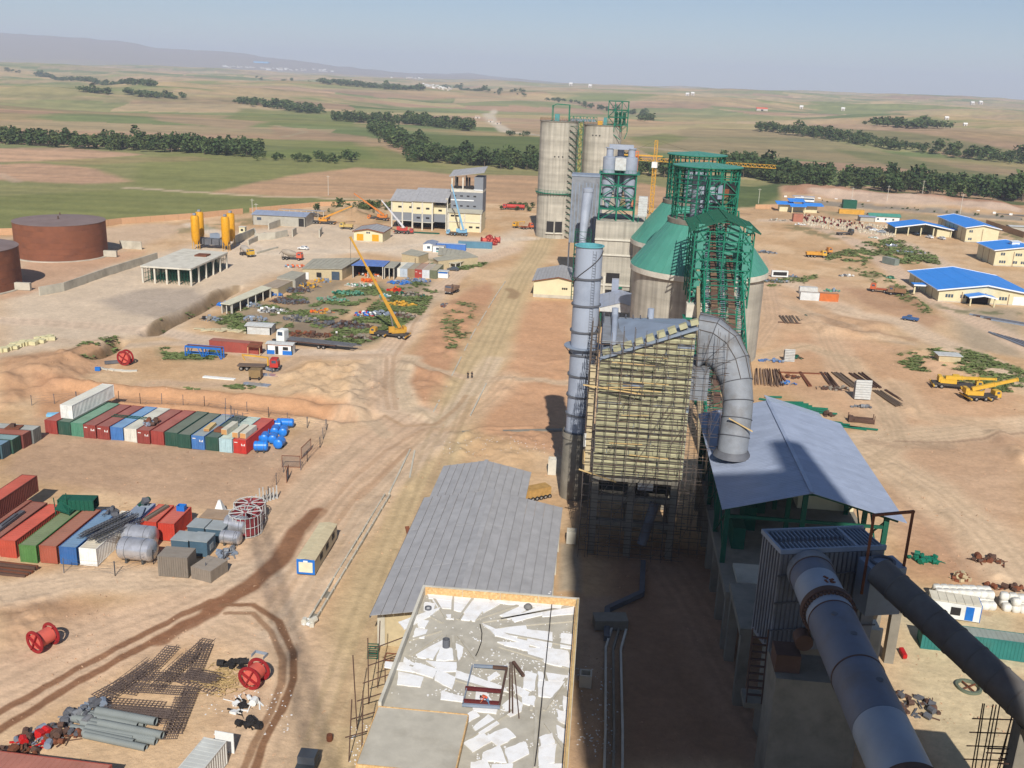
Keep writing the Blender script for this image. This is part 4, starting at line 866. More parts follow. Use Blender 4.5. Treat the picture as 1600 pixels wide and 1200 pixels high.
 # portal over the duct
cooler_hall()
def hood():
 t = thing('kiln_hood', 'big dark ribbed steel kiln hood box at the end of the grey rotary kiln', 'kiln hood')
 # placed from its seen top corners at height 24.5
 z1 = 22.6; x0, x1, y0, y1 = 18.8, 29.6, 88.8, 93.2; ra = .26; t.rotation_euler.z = ra; pv_ = Vector((22,89,0)); t.location = pv_-Matrix.Rotation(ra,3,'Z')@pv_
 MB().box(x0, x1, y0, y1, 11.5, z1-.3).build('casing', duct, t)
 MB().box(x0-.1, x1+.1, y0-.1, y1+.1, z1-.3, z1-.22).build('top_plate', grey_d, t)
 for j in range(17):
  x = x0+.2+j*(x1-x0-3.4)/16
  for (a, b) in ((y0+.2,y0+1.8),(y1-1.8,y1-.2)): MB().box(x, x+.1, a, b, z1-.22, z1+.1).build('stiffener', grey_s, t)
 for j in range(7): MB().box(x1-2.6+j*.4, x1-2.5+j*.4, y0+.3, y1-.3, z1-.22, z1+.08).build('stiffener', grey_s, t)
 for (xa, xb, ya, yb) in ((x0-.15,x1+.1,y0-.15,y0+.12),(x0-.15,x1+.1,y1-.12,y1+.15),(x0-.15,x0+.1,y0+.13,y1-.13),(x1-3.0,x1-2.75,y0+.13,y1-.13)): MB().box(xa, xb, ya, yb, z1-.21, z1+.25).build('rim_beam', grey_s, t)
 for j in range(20): MB().box(x0+.2+j*.48, x0+.3+j*.48, y0-.12, y0-.005, 12, z1-.35).build('wall_rib', grey_d, t)
 for j in range(7): MB().box(x0-.12, x0-.005, y0+.3+j*.6, y0+.4+j*.6, 12, z1-.35).build('wall_rib', grey_d, t)
 for z in (14, 17, 20): MB().box(x0-.2, x1+.2, y0-.22, y0-.13, z, z+.15).build('wall_rib', grey_d, t)
 MB().box(x0+1, x1-1, y0+1, y1-1, 0, 11.45).build('support', conc_d, t)
 # inlet box of the second duct
 m = MB(); m.box(26.6, 30.2, 85.6, 88.2, 17, 22.0); m.build('duct_box', grey_s, t)
 m = MB(); m.lathe([(1.2,0),(1.2,.25),(.95,.25),(.95,.02)], (28.4,86.9,22.0), n=20); m.build('manhole', grey_d, t, True)
hood()
def portal_frame():
 t = thing('portal_frame', 'rusty goalpost frame of square steel standing over the hood corner before the roof', 'steel frame', (0,0,0))
 a = (26.6,86.6); b = (30.6,88.2)
 MB().bar((a[0],a[1],19.5), (a[0],a[1],27.6), .22).build('post', rust, t); MB().bar((b[0],b[1],19.5), (b[0],b[1],27.6), .22).build('post', rust, t)
 MB().bar((a[0]-.1,a[1],27.7), (b[0]+.1,b[1],27.7), .24).build('crossbar', rust, t)
portal_frame()
def kiln():
 t = thing('rotary_kiln', 'long grey rotary kiln tube with brown tyre rings, cut by the bottom edge', 'kiln')
 A = Vector((21.9, 88.2, 20.7)); D = Vector((.028, -1, -.008)).normalized(); R_ = 2.1
 def at_(s): return A+D*s
 segs = [(0,1.1,'pale'),(1.15,3.2,'grey'),(3.25,7.6,'white'),(7.65,9.3,'white'),(9.35,17.8,'grey'),(17.85,24.3,'grey'),(24.35,30.6,'white'),(30.65,38,'grey'),(38.05,46,'grey')]
 pal = dict(grey=mat('kiln_shell_grey', C(108,114,128), .55, var=.08, scale=.35, stain=C(104,96,92), stain_amt=.6), white=mat('kiln_shell_pale', C(148,158,170), .5, var=.1, scale=.3, stain=C(150,156,164), stain_amt=.5), pale=duct)
 for a, b, c in segs: MB().cyl(at_(a), at_(b), R_ if a else R_*1.06, n=48).build('shell_section', pal[c], t, True)
 for s in (1.12, 9.33, 17.83): MB().cyl(at_(s-.06), at_(s+.06), R_+.05, n=48).build('weld_seam', rustd, t, True)
 for s in (7.2, 30.9): MB().cyl(at_(s), at_(s+.75), R_+.32, n=48).build('tyre', rustd, t, True)
 q = MB()
 for k in range(40):
  a = 2*PI*k/40; u = D.cross(Vector((0,0,1))).normalized(); v = u.cross(D); c = at_(8.05)+(u*math.cos(a)+v*math.sin(a))*(R_+.1); q.cbox(c, (.25,.5,.25), 0)
 q.build('tyre_wedge', rustd, t)
 for s, z in ((7.0, 0), (30.8, 0)):
  c = at_(s+.4); MB().box(c.x-4.2, c.x+3.6, c.y-2.2, c.y+2.2, 0, 14.6).build('pier', conc_d, t)
  MB().box(c.x-4.2, c.x-2, c.y-1.2, c.y+1.2, 14.62, 16.4).build('roller_block', rustd, t); MB().box(c.x+1.6, c.x+3.4, c.y-1.2, c.y+1.2, 14.62, 16.4).build('roller_block', rustd, t)
  MB().cyl((c.x-1.8,c.y-.7,17.5), (c.x-1.8,c.y+.7,17.5), .8, n=20).build('roller', rustd, t, True); MB().cyl((c.x+1.8,c.y-.7,17.5), (c.x+1.8,c.y+.7,17.5), .8, n=20).build('roller', rustd, t, True)
 # dark stained patch (bolted bracket) on the pale section
 c = at_(5.6)+Vector((.25,0,R_)); m = MB()
 for k in range(7): m.cbox((c.x+random.uniform(-.35,.35), c.y+random.uniform(-.4,.4), c.z+random.uniform(-.05,.04)), (random.uniform(.1,.5), random.uniform(.1,.3), .1), random.uniform(0,3))
 m.build('bracket', rust, t)
 for s, o_ in ((11.5,-.6),(14.6,.2),(21,.5)): c = at_(s)+Vector((o_,0,math.sqrt(R_**2-o_**2))); MB().lathe([(0,.06),(.28,.06),(.28,-.1)], tuple(c), n=10).build('inspection_door', grey_d, t)
kiln()
def tertiary():
 t = thing('air_duct', 'dark grey sectioned air duct slanting from the hood toward the lower right corner', 'duct')
 A = Vector(ray(1374,893)*92)+Vector((0,0,H)); B = A+(Vector(ray(1590,1092)*80)+Vector((0,0,H))-A)*1.45; n = 10; mt = mat('dark_duct', C(108,104,100), .7, var=.14, scale=.5, stain=C(96,84,76), stain_amt=.6, bump=.1)
 for k in range(n):
  p = A.lerp(B, k/n); q = A.lerp(B, (k+1)/n-.004); MB().cyl(p, q, 1.42, n=32).build('duct_section', mt, t, True)
  if k: MB().cyl(p-(B-A).normalized()*.08, p+(B-A).normalized()*.04, 1.48, n=32).build('weld_band', mt, t, True)
 for s in (.74,):
  c = A.lerp(B, s); MB().box(c.x-.6, c.x+.6, c.y-.6, c.y+.6, 0, c.z-1.45).build('support_column', conc_d, t)
tertiary()
def hood_surrounds():
 t = thing('kiln_pier', 'dark concrete portal with sloping struts left of the kiln', 'pier', (0,0,0))
 for x in (17.4, 26.8): 
  for y in (95.2, 104): MB().box(x, x+1.1, y, y+1.1, 0, 9.0).build('column', conc_d, t)
 MB().box(17.2, 28.4, 95, 105.4, 9.0, 9.8).build('slab', conc_d, t)
 t = thing('pillar', 'tall grey concrete pillar with white-edged groove between the two ducts', 'pillar')
 MB().box(28.6, 31.2, 93.2, 95.4, 0, 12).build('shaft', conc, t); MB().box(31.22, 31.5, 93.5, 93.8, 0, 12).build('edge_trim', conc_l, t)
 t = thing('access_stair', 'dark steel zigzag stair beside the kiln hood', 'stair')
 m = MB()
 for k in range(9): m.box(17, 18.5, 86.2+k*.1, 86.5+k*.1, 7.5+k*.75, 7.58+k*.75)
 for x in (17, 18.5): m.bar((x,86,6.8), (x,87.2,14.5), .12)
 m.build('treads', rustd, t); MB().box(16.8,18.7,86,88.4,6.2,6.8).build('landing', conc_d, t)
 # block in the lower right corner with rebar
 t = thing('concrete_block', 'dark concrete pillar head in the lower right corner with rebar sticking out', 'pillar')
 MB().box(37.8, 42, 69, 76.5, 0, 14).build('shaft', conc_d, t)
 m = MB()
 for k in range(6): m.bar((35.4+random.uniform(-.5,.3),69.4+k*1.2,13.6-k*.4), (38.5,69.4+k*1.2,13.8-k*.4), .09); 
 for k in range(7): m.bar((35.6+k*.35,76.9,4), (35.6+k*.35+random.uniform(-.6,.6),76.9,15), .08); m.bar((34.6,76.9,5+k*1.4), (38.6,76.9,5.3+k*1.4), .08)
 m.build('rebar', rustd, t)
hood_surrounds()
# ================================================================== CLINKER SILOS with green cone roofs
def clinker_silo(X, Y, label, R_=16.9, ze=22.3, full=True):
 t = thing('clinker_silo', label, 'silo', (X, Y, 0))
 MB().cyl((0,0,0), (0,0,ze-1.3), R_-.5, n=72).build('wall', siloc, t, True)
 MB().lathe([(R_-.5,ze-1.5),(R_+.35,ze-1.3),(R_+.35,ze),(R_-2,ze+.4)], n=72).build('ring_beam', conc_l, t, True)
 n = 40; zt = 33.8; rt = 8.2
 for k in range(n):
  a0, a1 = 2*PI*k/n+.004, 2*PI*(k+1)/n-.004; V = []
  for (r, z) in ((R_+.3,ze+.1),((R_+rt)/2+.2,(ze+zt)/2+.1),(rt,zt)):
   for a in (a0, a1): V.append((r*math.cos(a), r*math.sin(a), z))
  for (r, z) in ((R_+.3,ze-.0),(rt,zt-.1)):
   for a in (a0, a1): V.append((r*math.cos(a), r*math.sin(a), z))
  m = MB(); m.add(V, [(0,1,3,2),(2,3,5,4),(6,8,9,7),(0,6,7,1)]); c = 2*PI*k/n; 
  m.bar(((R_+.3)*math.cos(c),(R_+.3)*math.sin(c),ze+.16), (rt*math.cos(c),rt*math.sin(c),zt+.06), .09, .1); m.build('roof_sheet', green_r, t)
 MB().lathe([(rt+.6,zt-.6),(rt+.7,zt+.5),(rt-1,zt+.5),(0,zt+.5)], n=40).build('crown_ring', conc_d, t, True)
 # cage: ring of columns with a disc roof
 rc = 7.9; z0, z1 = zt+.5, 47.0; N = 18; m = MB()
 for k in range(N):
  a = 2*PI*(k+.5)/N; c, s = math.cos(a), math.sin(a)
  MB().bar((rc*c,rc*s,z0), (rc*c,rc*s,z1), .38, .3).build('column', green, t)
 for z in np.linspace(z0+.8, z1-.6, 11):
  P = [(rc*math.cos(2*PI*k/36)*1.025, rc*math.sin(2*PI*k/36)*1.025, z) for k in range(37)]; m.tube(P, .075, 4)
 for k in range(N):
  for (za, zb) in ((z0,z0+4.2),(z0+4.2,z0+8.4),(z0+8.4,z1)):
   a, b = 2*PI*(k+.5)/N, 2*PI*(k+1.5)/N
   if (k*7) % 3 == 0: m.bar((rc*math.cos(a),rc*math.sin(a),za), (rc*math.cos(b),rc*math.sin(b),zb), .12); m.bar((rc*math.cos(b),rc*math.sin(b),za), (rc*math.cos(a),rc*math.sin(a),zb), .12)
 m.build('girt_rings', green, t)
 m = MB()
 for z in (38.5, 42.8):
  m.lathe([(rc-.1,z),(rc-1.4,z),(rc-1.4,z+.12),(rc-.1,z+.12)], n=36)
  P = [((rc-1.4)*math.cos(2*PI*k/36), (rc-1.4)*math.sin(2*PI*k/36), z+1) for k in range(37)]; m.tube(P, .05, 4)
 m.build('gallery', green, t)
 MB().cyl((0,0,z0), (0,0,44.6), 3.4, n=24).build('inner_hopper', bluegrey, t, True)
 n = 24
 for k in range(n):
  a0, a1 = 2*PI*k/n+.006, 2*PI*(k+1)/n-.006; r = rc+.65
  MB().slab([(.02*math.cos(a0),.02*math.sin(a0),z1+1.0), (r*math.cos(a0),r*math.sin(a0),z1+.15), (r*math.cos(a1),r*math.sin(a1),z1+.15)], .1).build('cap_sheet', green_r, t)
 P = [((rc+.6)*math.cos(2*PI*k/36), (rc+.6)*math.sin(2*PI*k/36), z1) for k in range(37)]; MB().tube(P, .16, 5).build('cap_rim', green, t)
 return t
clinker_silo(24.2, 249.5, 'nearer clinker silo with green cone roof and green caged top house')
clinker_silo(25.0, 292, 'farther clinker silo whose green cone shows behind and left of the nearer one')
def drive_tower():
 t = thing('elevator_house', 'open green steel head house with bare gable rafters in front of the nearer clinker silo', 'elevator house')
 x0, x1, y0, y1 = 19.4, 31.9, 214, 231; z0, z1 = 19.5, 36.2
 m = lattice(MB(), x0, x1, y0, y1, [z0]+list(np.arange(z0+2.0, z1+.1, 2.05)), .28, 4, 3, False); m.build('frame', green, t)
 q = MB()
 for k in range(4):
  z = z0+k*4.4
  for (a, b) in ((x0, x0+3.3), (x1-3.3, x1)): q.bar((a,y0,z), (b,y0,z+4.2), .12); q.bar((b,y0,z), (a,y0,z+4.2), .12)
  q.bar((x0,y0,z), (x0,y0+5.6,z+4.2), .12); q.bar((x0,y0+5.6,z), (x0,y0,z+4.2), .12); q.bar((x1,y0,z), (x1,y0+5.6,z+4.2), .12)
 q.build('bracing', green, t)
 for k in range(8):     # wide plate legs
  z = z0+2+k*2.05
  for x in (x0+.6, x1-1.9): MB().box(x, x+1.3, y0+.2, y0+.3, z, z+1.5).build('cladding_plate', green_r, t)
 xm = (x0+x1)/2
 for k in range(13):
  y = y0-1.2+k*1.5; MB().bar((x0-1.2,y,z1-.2), (xm,y,z1+2.6), .16, .34).build('rafter', dgreen, t); MB().bar((xm,y,z1+2.6), (x1+1.2,y,z1-.2), .16, .34).build('rafter', dgreen, t)
 for f in (0,.33,.66,1): 
  for s, e in ((x0-1,xm),(x1+1,xm)): x = s+(e-s)*f; MB().bar((x,y0-1.2,z1+2.6*f), (x,y1+1,z1+2.6*f), .14, .2).build('purlin', green, t)
 MB().box(x0+.4, x0+3, y0+6, y0+6.2, z0+2, z1).build('sheet_wall', green_r, t); MB().box(xm+1.4, x1-2, y0+9, y0+9.2, z0+2, z1).build('sheet_wall', green_r, t)
 MB().box(x0-1.2, x0+4.4, y0-2.2, y0+1, z0-2.8, z0-2.3).build('landing', green, t)
 q = MB(); q.box(x0-.6, x0+4, y0-1.9, y0+1, z0-2.29, z0+.6); q.build('transfer_box', conc_l, t)
 MB().box(x0+1, x1-1, y0+2, y0+14, 0, z0-.1).build('base_block', conc_d, t)
 # upper drive tower between head house and cage
 x0, x1, y0, y1 = 23.4, 30, 233, 240
 m = lattice(MB(), x0, x1, y0, y1, [30,33,36,39,42,45], .3, 2, 2, True); m.build('upper_frame', green, t)
 MB().box(x0+2.5, x1-.6, y0+.4, y1, 41.6, 43.9).build('machine_room', dark, t); MB().box(x0+3, x0+4.5, y0+.1, y0+.35, 41.4, 43.2).build('panel', rust, t); MB().box(x0+2, x0+3, y0+.1, y0+.3, 40.8, 44).build('panel', grey_s, t)
 t = thing('conveyor_gallery', 'steep green truss gallery with twin brown pan conveyors climbing to the clinker silo', 'conveyor')
 A = Vector((25.2, 170, -2.0)); B = Vector((26.6, 240, 38.5)); hw = 4.1; n = 34
 L = B-A; u = L.normalized(); side = Vector((1,0,0)); up = side.cross(u).normalized(); up = up if up.z > 0 else -up
 def p(s, x, h): return A+L*s+side*x+up*h
 for x in (-hw, hw):
  for h in (0, 2.9): MB().bar(p(0,x,h), p(.93,x,h), .3, .3).build('chord', green, t)
 m = MB()
 for k in range(n+1):
  s = .93*k/n
  m.bar(p(s,-hw,2.9), p(s,hw,2.9), .16, .2) if k % 2 == 0 else None
  for x in (-hw, hw): m.bar(p(s,x,0), p(s,x,2.9), .14)
  m.bar(p(s,-hw,0), p(s,hw,0), .14)
  if k < n:
   s2 = .93*(k+1)/n
   for x in (-hw, hw): m.bar(p(s,x,0 if k%2 else 2.9), p(s2,x,2.9 if k%2 else 0), .12)
   if k % 2 == 0: m.bar(p(s,-hw,2.9), p(s2,0,2.9), .08); m.bar(p(s,hw,2.9), p(s2,0,2.9), .08)
 for x in (-.35,.35): m.bar(p(0,x,2.2), p(.93,x,2.2), .1)
 m.build('web_members', green, t)
 # pan conveyors: pans as pieces
 for x in (-1.7, 1.9):
  for k in range(46):
   s = .93*k/46; MB().bar(p(s,x,.7), p(s+.93/46*.86,x,.7), 1.35, .3).build('pan', rustd if k % 3 else mat('brown_pan', C(110,88,70), .85, var=.2), t)
 m = MB()
 for x in (-3.3, 3.5, .1):
  for k in range(120): s = .93*k/120; m.bar(p(s,x-.5,.4), p(s,x+.5,.4), .16, .1)
 q = m.build('stair_treads', grey_s, t); q['kind'] = 'stuff'
 MB().bar(p(0,-hw-.9,-.6), p(.72,-hw-.9,-.6), .7, 1.6).build('side_beam', mat('tan_beam', C(150,136,110), .9, var=.1), t)
 for s in (.12,.3,.48,.66): 
  a = p(s,-hw,0); b = p(s,hw,0); q = MB(); q.bar((a.x,a.y,0), a, .5); q.bar((b.x,b.y,0), b, .5); q.build('trestle', green, t)
drive_tower()

# ================================================================== TALL CEMENT SILOS
def tall_silo(X, Y, h, label, R_=8.15, doors=True):
 t = thing('cement_silo', label, 'silo', (X, Y, 0))
 MB().cyl((0,0,0), (0,0,h-.02), R_, n=64).build('wall', siloc, t, True)
 MB().lathe([(R_-.3,h-.3),(R_+.25,h-.2),(R_+.25,h+.1),(0,h+.12)], n=64).build('roof_slab', conc_d, t, True)
 m = MB()
 for k in range(30):
  a = 2*PI*k/30; m.bar(((R_+.1)*math.cos(a),(R_+.1)*math.sin(a),h+.1), ((R_+.1)*math.cos(a),(R_+.1)*math.sin(a),h+1.2), .06)
 for z in (.65, 1.2): m.tube([((R_+.1)*math.cos(2*PI*k/30),(R_+.1)*math.sin(2*PI*k/30),h+z) for k in range(31)], .04, 4)
 m.build('guard_rail', rust, t)
 if doors:
  for a in (-100, -74):
   c = math.radians(a); x, y = R_*math.cos(c), R_*math.sin(c); q = MB(); q.cbox((x*.99,y*.99,5.2), (3.1,.5,4.6), c+PI/2); q.build('opening', dark, t)
   q = MB(); q.cbox((x*1.02,y*1.02,2.4), (3.6,.9,.5), c+PI/2); q.build('sill', conc_l, t)
  MB().lathe([(R_,19.2),(R_+.9,19.3),(R_+.9,19.6),(R_,19.6)], n=48, a0=-PI, a1=.2).build('walkway', green, t, True)
  q = MB()
  for k in range(22): a = -PI+k*.15; q.bar(((R_+.85)*math.cos(a),(R_+.85)*math.sin(a),19.6), ((R_+.85)*math.cos(a),(R_+.85)*math.sin(a),20.8), .08); q.bar(((R_+.1)*math.cos(a),(R_+.1)*math.sin(a),18.2), ((R_+.85)*math.cos(a),(R_+.85)*math.sin(a),19.3), .1)
  q.tube([((R_+.85)*math.cos(-PI+k*.15),(R_+.85)*math.sin(-PI+k*.15),20.8) for k in range(22)], .06, 4); q.build('walkway_rail', green, t)
 for k in range(3):
  a = math.radians(-96+k*12 if doors else -120+k*11); z = h-14.5 if doors else h-4.2; MB().cyl(((R_-.1)*math.cos(a),(R_-.1)*math.sin(a),z), ((R_+.04)*math.cos(a),(R_+.04)*math.sin(a),z), .33, n=10).build('port', dark, t)
 return t
tall_silo(-22.6, 437, 49.6, 'left one of the two tall concrete silos, with dark square openings at its foot')
tall_silo(-3.7, 437, 48.8, 'right one of the two tall concrete silos, behind the grey cyclones', doors=False)
def silo_top():
 t = thing('stair_tower', 'yellow-green bucket elevator shaft with green landings between the two tall silos', 'elevator tower')
 lattice(MB(), -13.9, -11.9, 427.4, 430, list(np.arange(0, 50.1, 2.5)), .22, 1, 1).build('frame', dgreen, t)
 for k in range(19): MB().box(-13.5, -12.3, 428, 429.6, .6+k*2.6, 2.9+k*2.6).build('shaft_casing', mat('olive_casing', C(150,146,84), .7), t)
 m = MB()
 for k in range(18):
  z = 3+k*2.65; m.box(-17.4, -13.9, 427.6, 428.4, z, z+.12); m.tube([(-17.4,428,z),(-15.8,428,z-.3),(-14.6,428,z-1.3),(-14,428,z-2.4)], .1, 4)
 m.build('bracket', dgreen, t)
 t = thing('roof_steelwork', 'green steel portal standing on the left tall silo roof', 'steelwork')
 m = MB(); z = 49.7
 for y in (431, 439):
  m.bar((-25.5,y,z), (-25.5,y,z+6.4), .3); m.bar((-18.4,y,z), (-18.4,y,z+6.8), .3); m.bar((-25.5,y,z+6.2), (-24,y,z+7), .25); m.bar((-24,y,z+7), (-18.4,y,z+6.8), .25)
 for x in (-25.5,-18.4): m.bar((x,431,z+6.3), (x,439,z+6.3), .25)
 m.build('frame', green, t); MB().box(-24.4, -22.4, 432, 434, z+.1, z+3).build('dust_filter', mat('teal_box', C(80,140,140), .6), t)
 t = thing('conveyor_bridge', 'low green truss bridge linking the roofs of the two tall silos', 'bridge')
 m = lattice(MB(), -18, -6.5, 434, 436.4, [49.9, 51.9], .18, 8, 1, True); m.build('truss', green, t)
 for k in range(6): MB().box(-17.6+k*1.8, -16+k*1.8, 434.3, 436.1, 50.0, 50.9).build('conveyor_cover', grey_s, t)
 t = thing('roof_tower', 'tall green steel tower on the right tall silo, overhanging its right edge', 'steelwork')
 m = lattice(MB(), -1.8, 6.6, 430, 440, [46.5,49.2,52.2,55.2,58.8], .3, 3, 2, True)
 m.box(-2, 6.8, 429.8, 440.2, 58.8, 58.95); m.box(.4, 6, 431, 439, 52.2, 52.35); m.box(.4, 6, 431, 439, 49.2, 49.35)
 m.bar((5.5,430,43.5), (6.6,430,46.5), .3); m.bar((-1,430,46.5), (3.8,431,43.2), .3); m.build('frame', green, t)
 for k in range(3): MB().box(1+k*1.7, 2.3+k*1.7, 432, 434, 49.4, 54.5).build('elevator_head', dgreen, t)
 MB().box(-6, -4, 431, 433, 48.95, 50.6).build('yellow_winch', yellow, t); MB().box(-3.6, -2.2, 432, 434, 48.95, 52).build('dust_filter', mat('teal_box', C(80,140,140)), t)
silo_top()
def mill():
 t = thing('mill_building', 'pale concrete mill block with green cyclone frame on its roof', 'building')
 x0, x1, y0, y1 = -2.8, 12.2, 292, 312; H_ = 26.6
 MB().box(x0, x1, y0+.6, y1, 0, H_).build('wall', siloc, t)
 for z in (0, 7.4, 16.5, 21): MB().box(x0-.1, x1+.1, y0+.2, y0+.58, z, z+.5).build('string_course', conc_l, t)
 for x in (x0, x0+3.2, x1-2): MB().box(x, x+.6, y0+.1, y0+.5, 0, 10.4).build('pier', conc_l, t)
 for (a, b, z, zz) in ((x0+.7,x0+2.6,8.2,11.3),(x0+4,x0+8,8.2,11.3),(x0+4,x0+12.4,.3,6.2)): MB().box(a, b, y0+.45, y0+.57, z, zz).build('opening', dark, t)
 MB().box(x0+6, x0+9, y0-.2, y0+.1, 6.8, 7.3).build('hoist_beam', green, t)
 t = thing('cyclone_group', 'three blue-grey cyclones in a green steel frame on the mill block', 'cyclones')
 zt = H_
 m = lattice(MB(), -2.2, 8.2, 295, 303, [zt,zt+3.3,zt+6.8,zt+10.3,zt+13.6], .42, 2, 2, True); m.box(-2.8, 9.2, 294.2, 303.8, zt+13.6, zt+13.8); m.box(-2, 8, 295.2, 302.8, zt+3.3, zt+3.42); m.build('frame', green, t)
 q = MB()
 for y in (294.3,303.7): 
  for x in np.arange(-2.7, 9.2, 1.2): q.bar((x,y,zt+13.8), (x,y,zt+14.8), .06)
  q.bar((-2.7,y,zt+14.8), (9.1,y,zt+14.8), .07)
 q.build('hand_rail', green, t)
 for x, y, r in ((0,297.5,1.9),(6.4,297.5,1.95),(3.2,300.5,1.8)):
  MB().lathe([(.5,zt+3.5),(r,zt+9.5),(r,zt+18.3),(r*.5,zt+18.6),(0,zt+18.6)], (x,y,0), n=24).build('cyclone', bluegrey, t, True)
  MB().lathe([(r*.55,zt+18.6),(r*.55,zt+20.8),(r*.7,zt+20.8),(r*.7,zt+21.1),(0,zt+21.1)], (x,y,0), n=20).build('cyclone_outlet', bluegrey, t, True)
 MB().box(1.7, 4.9, 296, 298.6, zt+14.6, zt+18.2).build('link_duct', corr, t)
 MB().box(-.3, 6.8, 296.6, 298.2, zt+20.6, zt+22).build('top_duct', bluegrey, t)
 t = thing('zinc_tower', 'narrow corrugated zinc panel tower beside the green cyclone frame', 'cabin', (9.3, 293.4, zt))
 MB().box(0, 2.6, 0, 2, 1.8, 7.6).build('body', corr, t); MB().box(.1,.3,.1,.3,0,1.8).build('leg', green, t); MB().box(2.3,2.5,.1,.3,0,1.8).build('leg', green, t); 
 for k in range(8): MB().box(-.05, 2.65, -.08, -.005, 2+k*.7, 2.35+k*.7).build('rib', corr, t)
 # downcomer pipe left of the mill, with ring frame
 t = thing('downcomer_pipe', 'tall light blue-grey pipe narrowing upward left of the mill block', 'pipe')
 MB().tube([(-6.9,306,0),(-6.9,306,14),(-6.8,308,20),(-6.4,311,28),(-6.0,312,33)], [1.05,1.05,1.15,1.6,1.6], 20).build('shell', bluegrey, t, True)
 MB().lathe([(1.6,0),(1.75,0),(1.75,1),(0,1.4)], (-6.0,312,33), n=20).build('head', bluegrey, t, True)
 q = lattice(MB(), -9.2, -4.2, 303.4, 309, list(np.arange(0, 22, 2.7)), .18, 1, 1, True); q.build('frame', dgreen, t)
 for z in (6, 14): MB().lathe([(1.4,z),(2.6,z),(2.6,z+.15),(1.4,z+.15)], (-6.9,306,0), n=20).build('ring_platform', dgreen, t)
 t = thing('filter_house', 'boxy grey corrugated bag filter behind the cyclones, before the right tall silo', 'filter')
 MB().box(-12, -1.5, 330, 338, 14, 36).build('casing', duct, t); MB().box(-12.1, -1.4, 329.8, 338.1, 36.01, 36.6).build('band', grey_s, t)
 for k in range(9): MB().box(-11.8+k*1.15, -11.5+k*1.15, 329.7, 329.95, 14, 34).build('rib', grey_s, t)
 for x in (-12,-7,-2): MB().bar((x+.2,330.5,0), (x+.2,330.5,14), .5).build('leg', grey_d, t); 
 t = thing('blue_shed', 'small shed with blue gable roof and dark open front below the mill block', 'shed')
 roof_pieces(t, -.6, 5.4, 12.2, 262, 280, 7.2, 8.9, 4, 4, 1, roofb)
 for x in (0, 11): 
  for y in (263, 271, 279): MB().box(x, x+.5, y, y+.5, 0, 7.1).build('column', dgreen, t)
 MB().box(0, 11.5, 279.3, 279.6, 0, 7.1).build('back_wall', corr, t); MB().slab([(-.5,261.9,7.1),(5.4,261.9,8.8),(5.4,261.8,8.8),(-.5,261.8,7.1)], .02) 
 q = MB(); q.prism([(0,6.2),(11.5,6.2),(11.5,7.1),(5.4,8.7),(0,7.1)], 0, .15); q.v = [(x,262.2+z,y) for x,y,z in q.v]; q.build('gable', corr, t)
 MB().box(3, 5, 284, 286, 7, 11).build('blue_hut', roofb, t)
mill()
def cream_shed():
 t = thing('cream_shed', 'cream walled shed with grey gable roof left of the stack', 'building')
 x0, y0 = at(833, 464); x1, _ = at(903, 464); x1 = x0+15.5; y1 = y0+22; ze = 5.2
 roof_pieces(t, x0-.6, (x0+x1)/2, x1+.6, y0-.5, y1, ze, ze+1.7, 8, 8, 1, roofg)
 MB().box(x0, x0+.3, y0+.32, y1-.5, 0, ze-.05).build('wall', beige, t); MB().box(x1-.3, x1, y0+.32, y1-.5, 0, ze-.05).build('wall', beige, t)
 for y in (y0, y1-.8):
  q = MB(); q.prism([(x0,0),(x1,0),(x1,ze-.08),((x0+x1)/2,ze+1.55),(x0,ze-.08)], 0, .3); q.v = [(x,y+z,h) for x,h,z in q.v]; q.build('gable_wall', beige, t)
 MB().box(x0-.05, x1+.05, y0-.06, y0-.003, 0, 1).build('plinth', conc, t)
 for k in range(3): MB().box(x0+9+k*.62, x0+9.5+k*.62, y0-.08, y0-.003, 2.9, 3.5).build('window', dark, t)
 q = MB(); q.bar((x0-.6,y0-.55,ze-.05), ((x0+x1)/2,y0-.55,ze+1.62), .1, .25); q.bar(((x0+x1)/2,y0-.55,ze+1.62), (x1+.6,y0-.55,ze-.05), .1, .25); q.build('fascia', rust, t)
cream_shed()
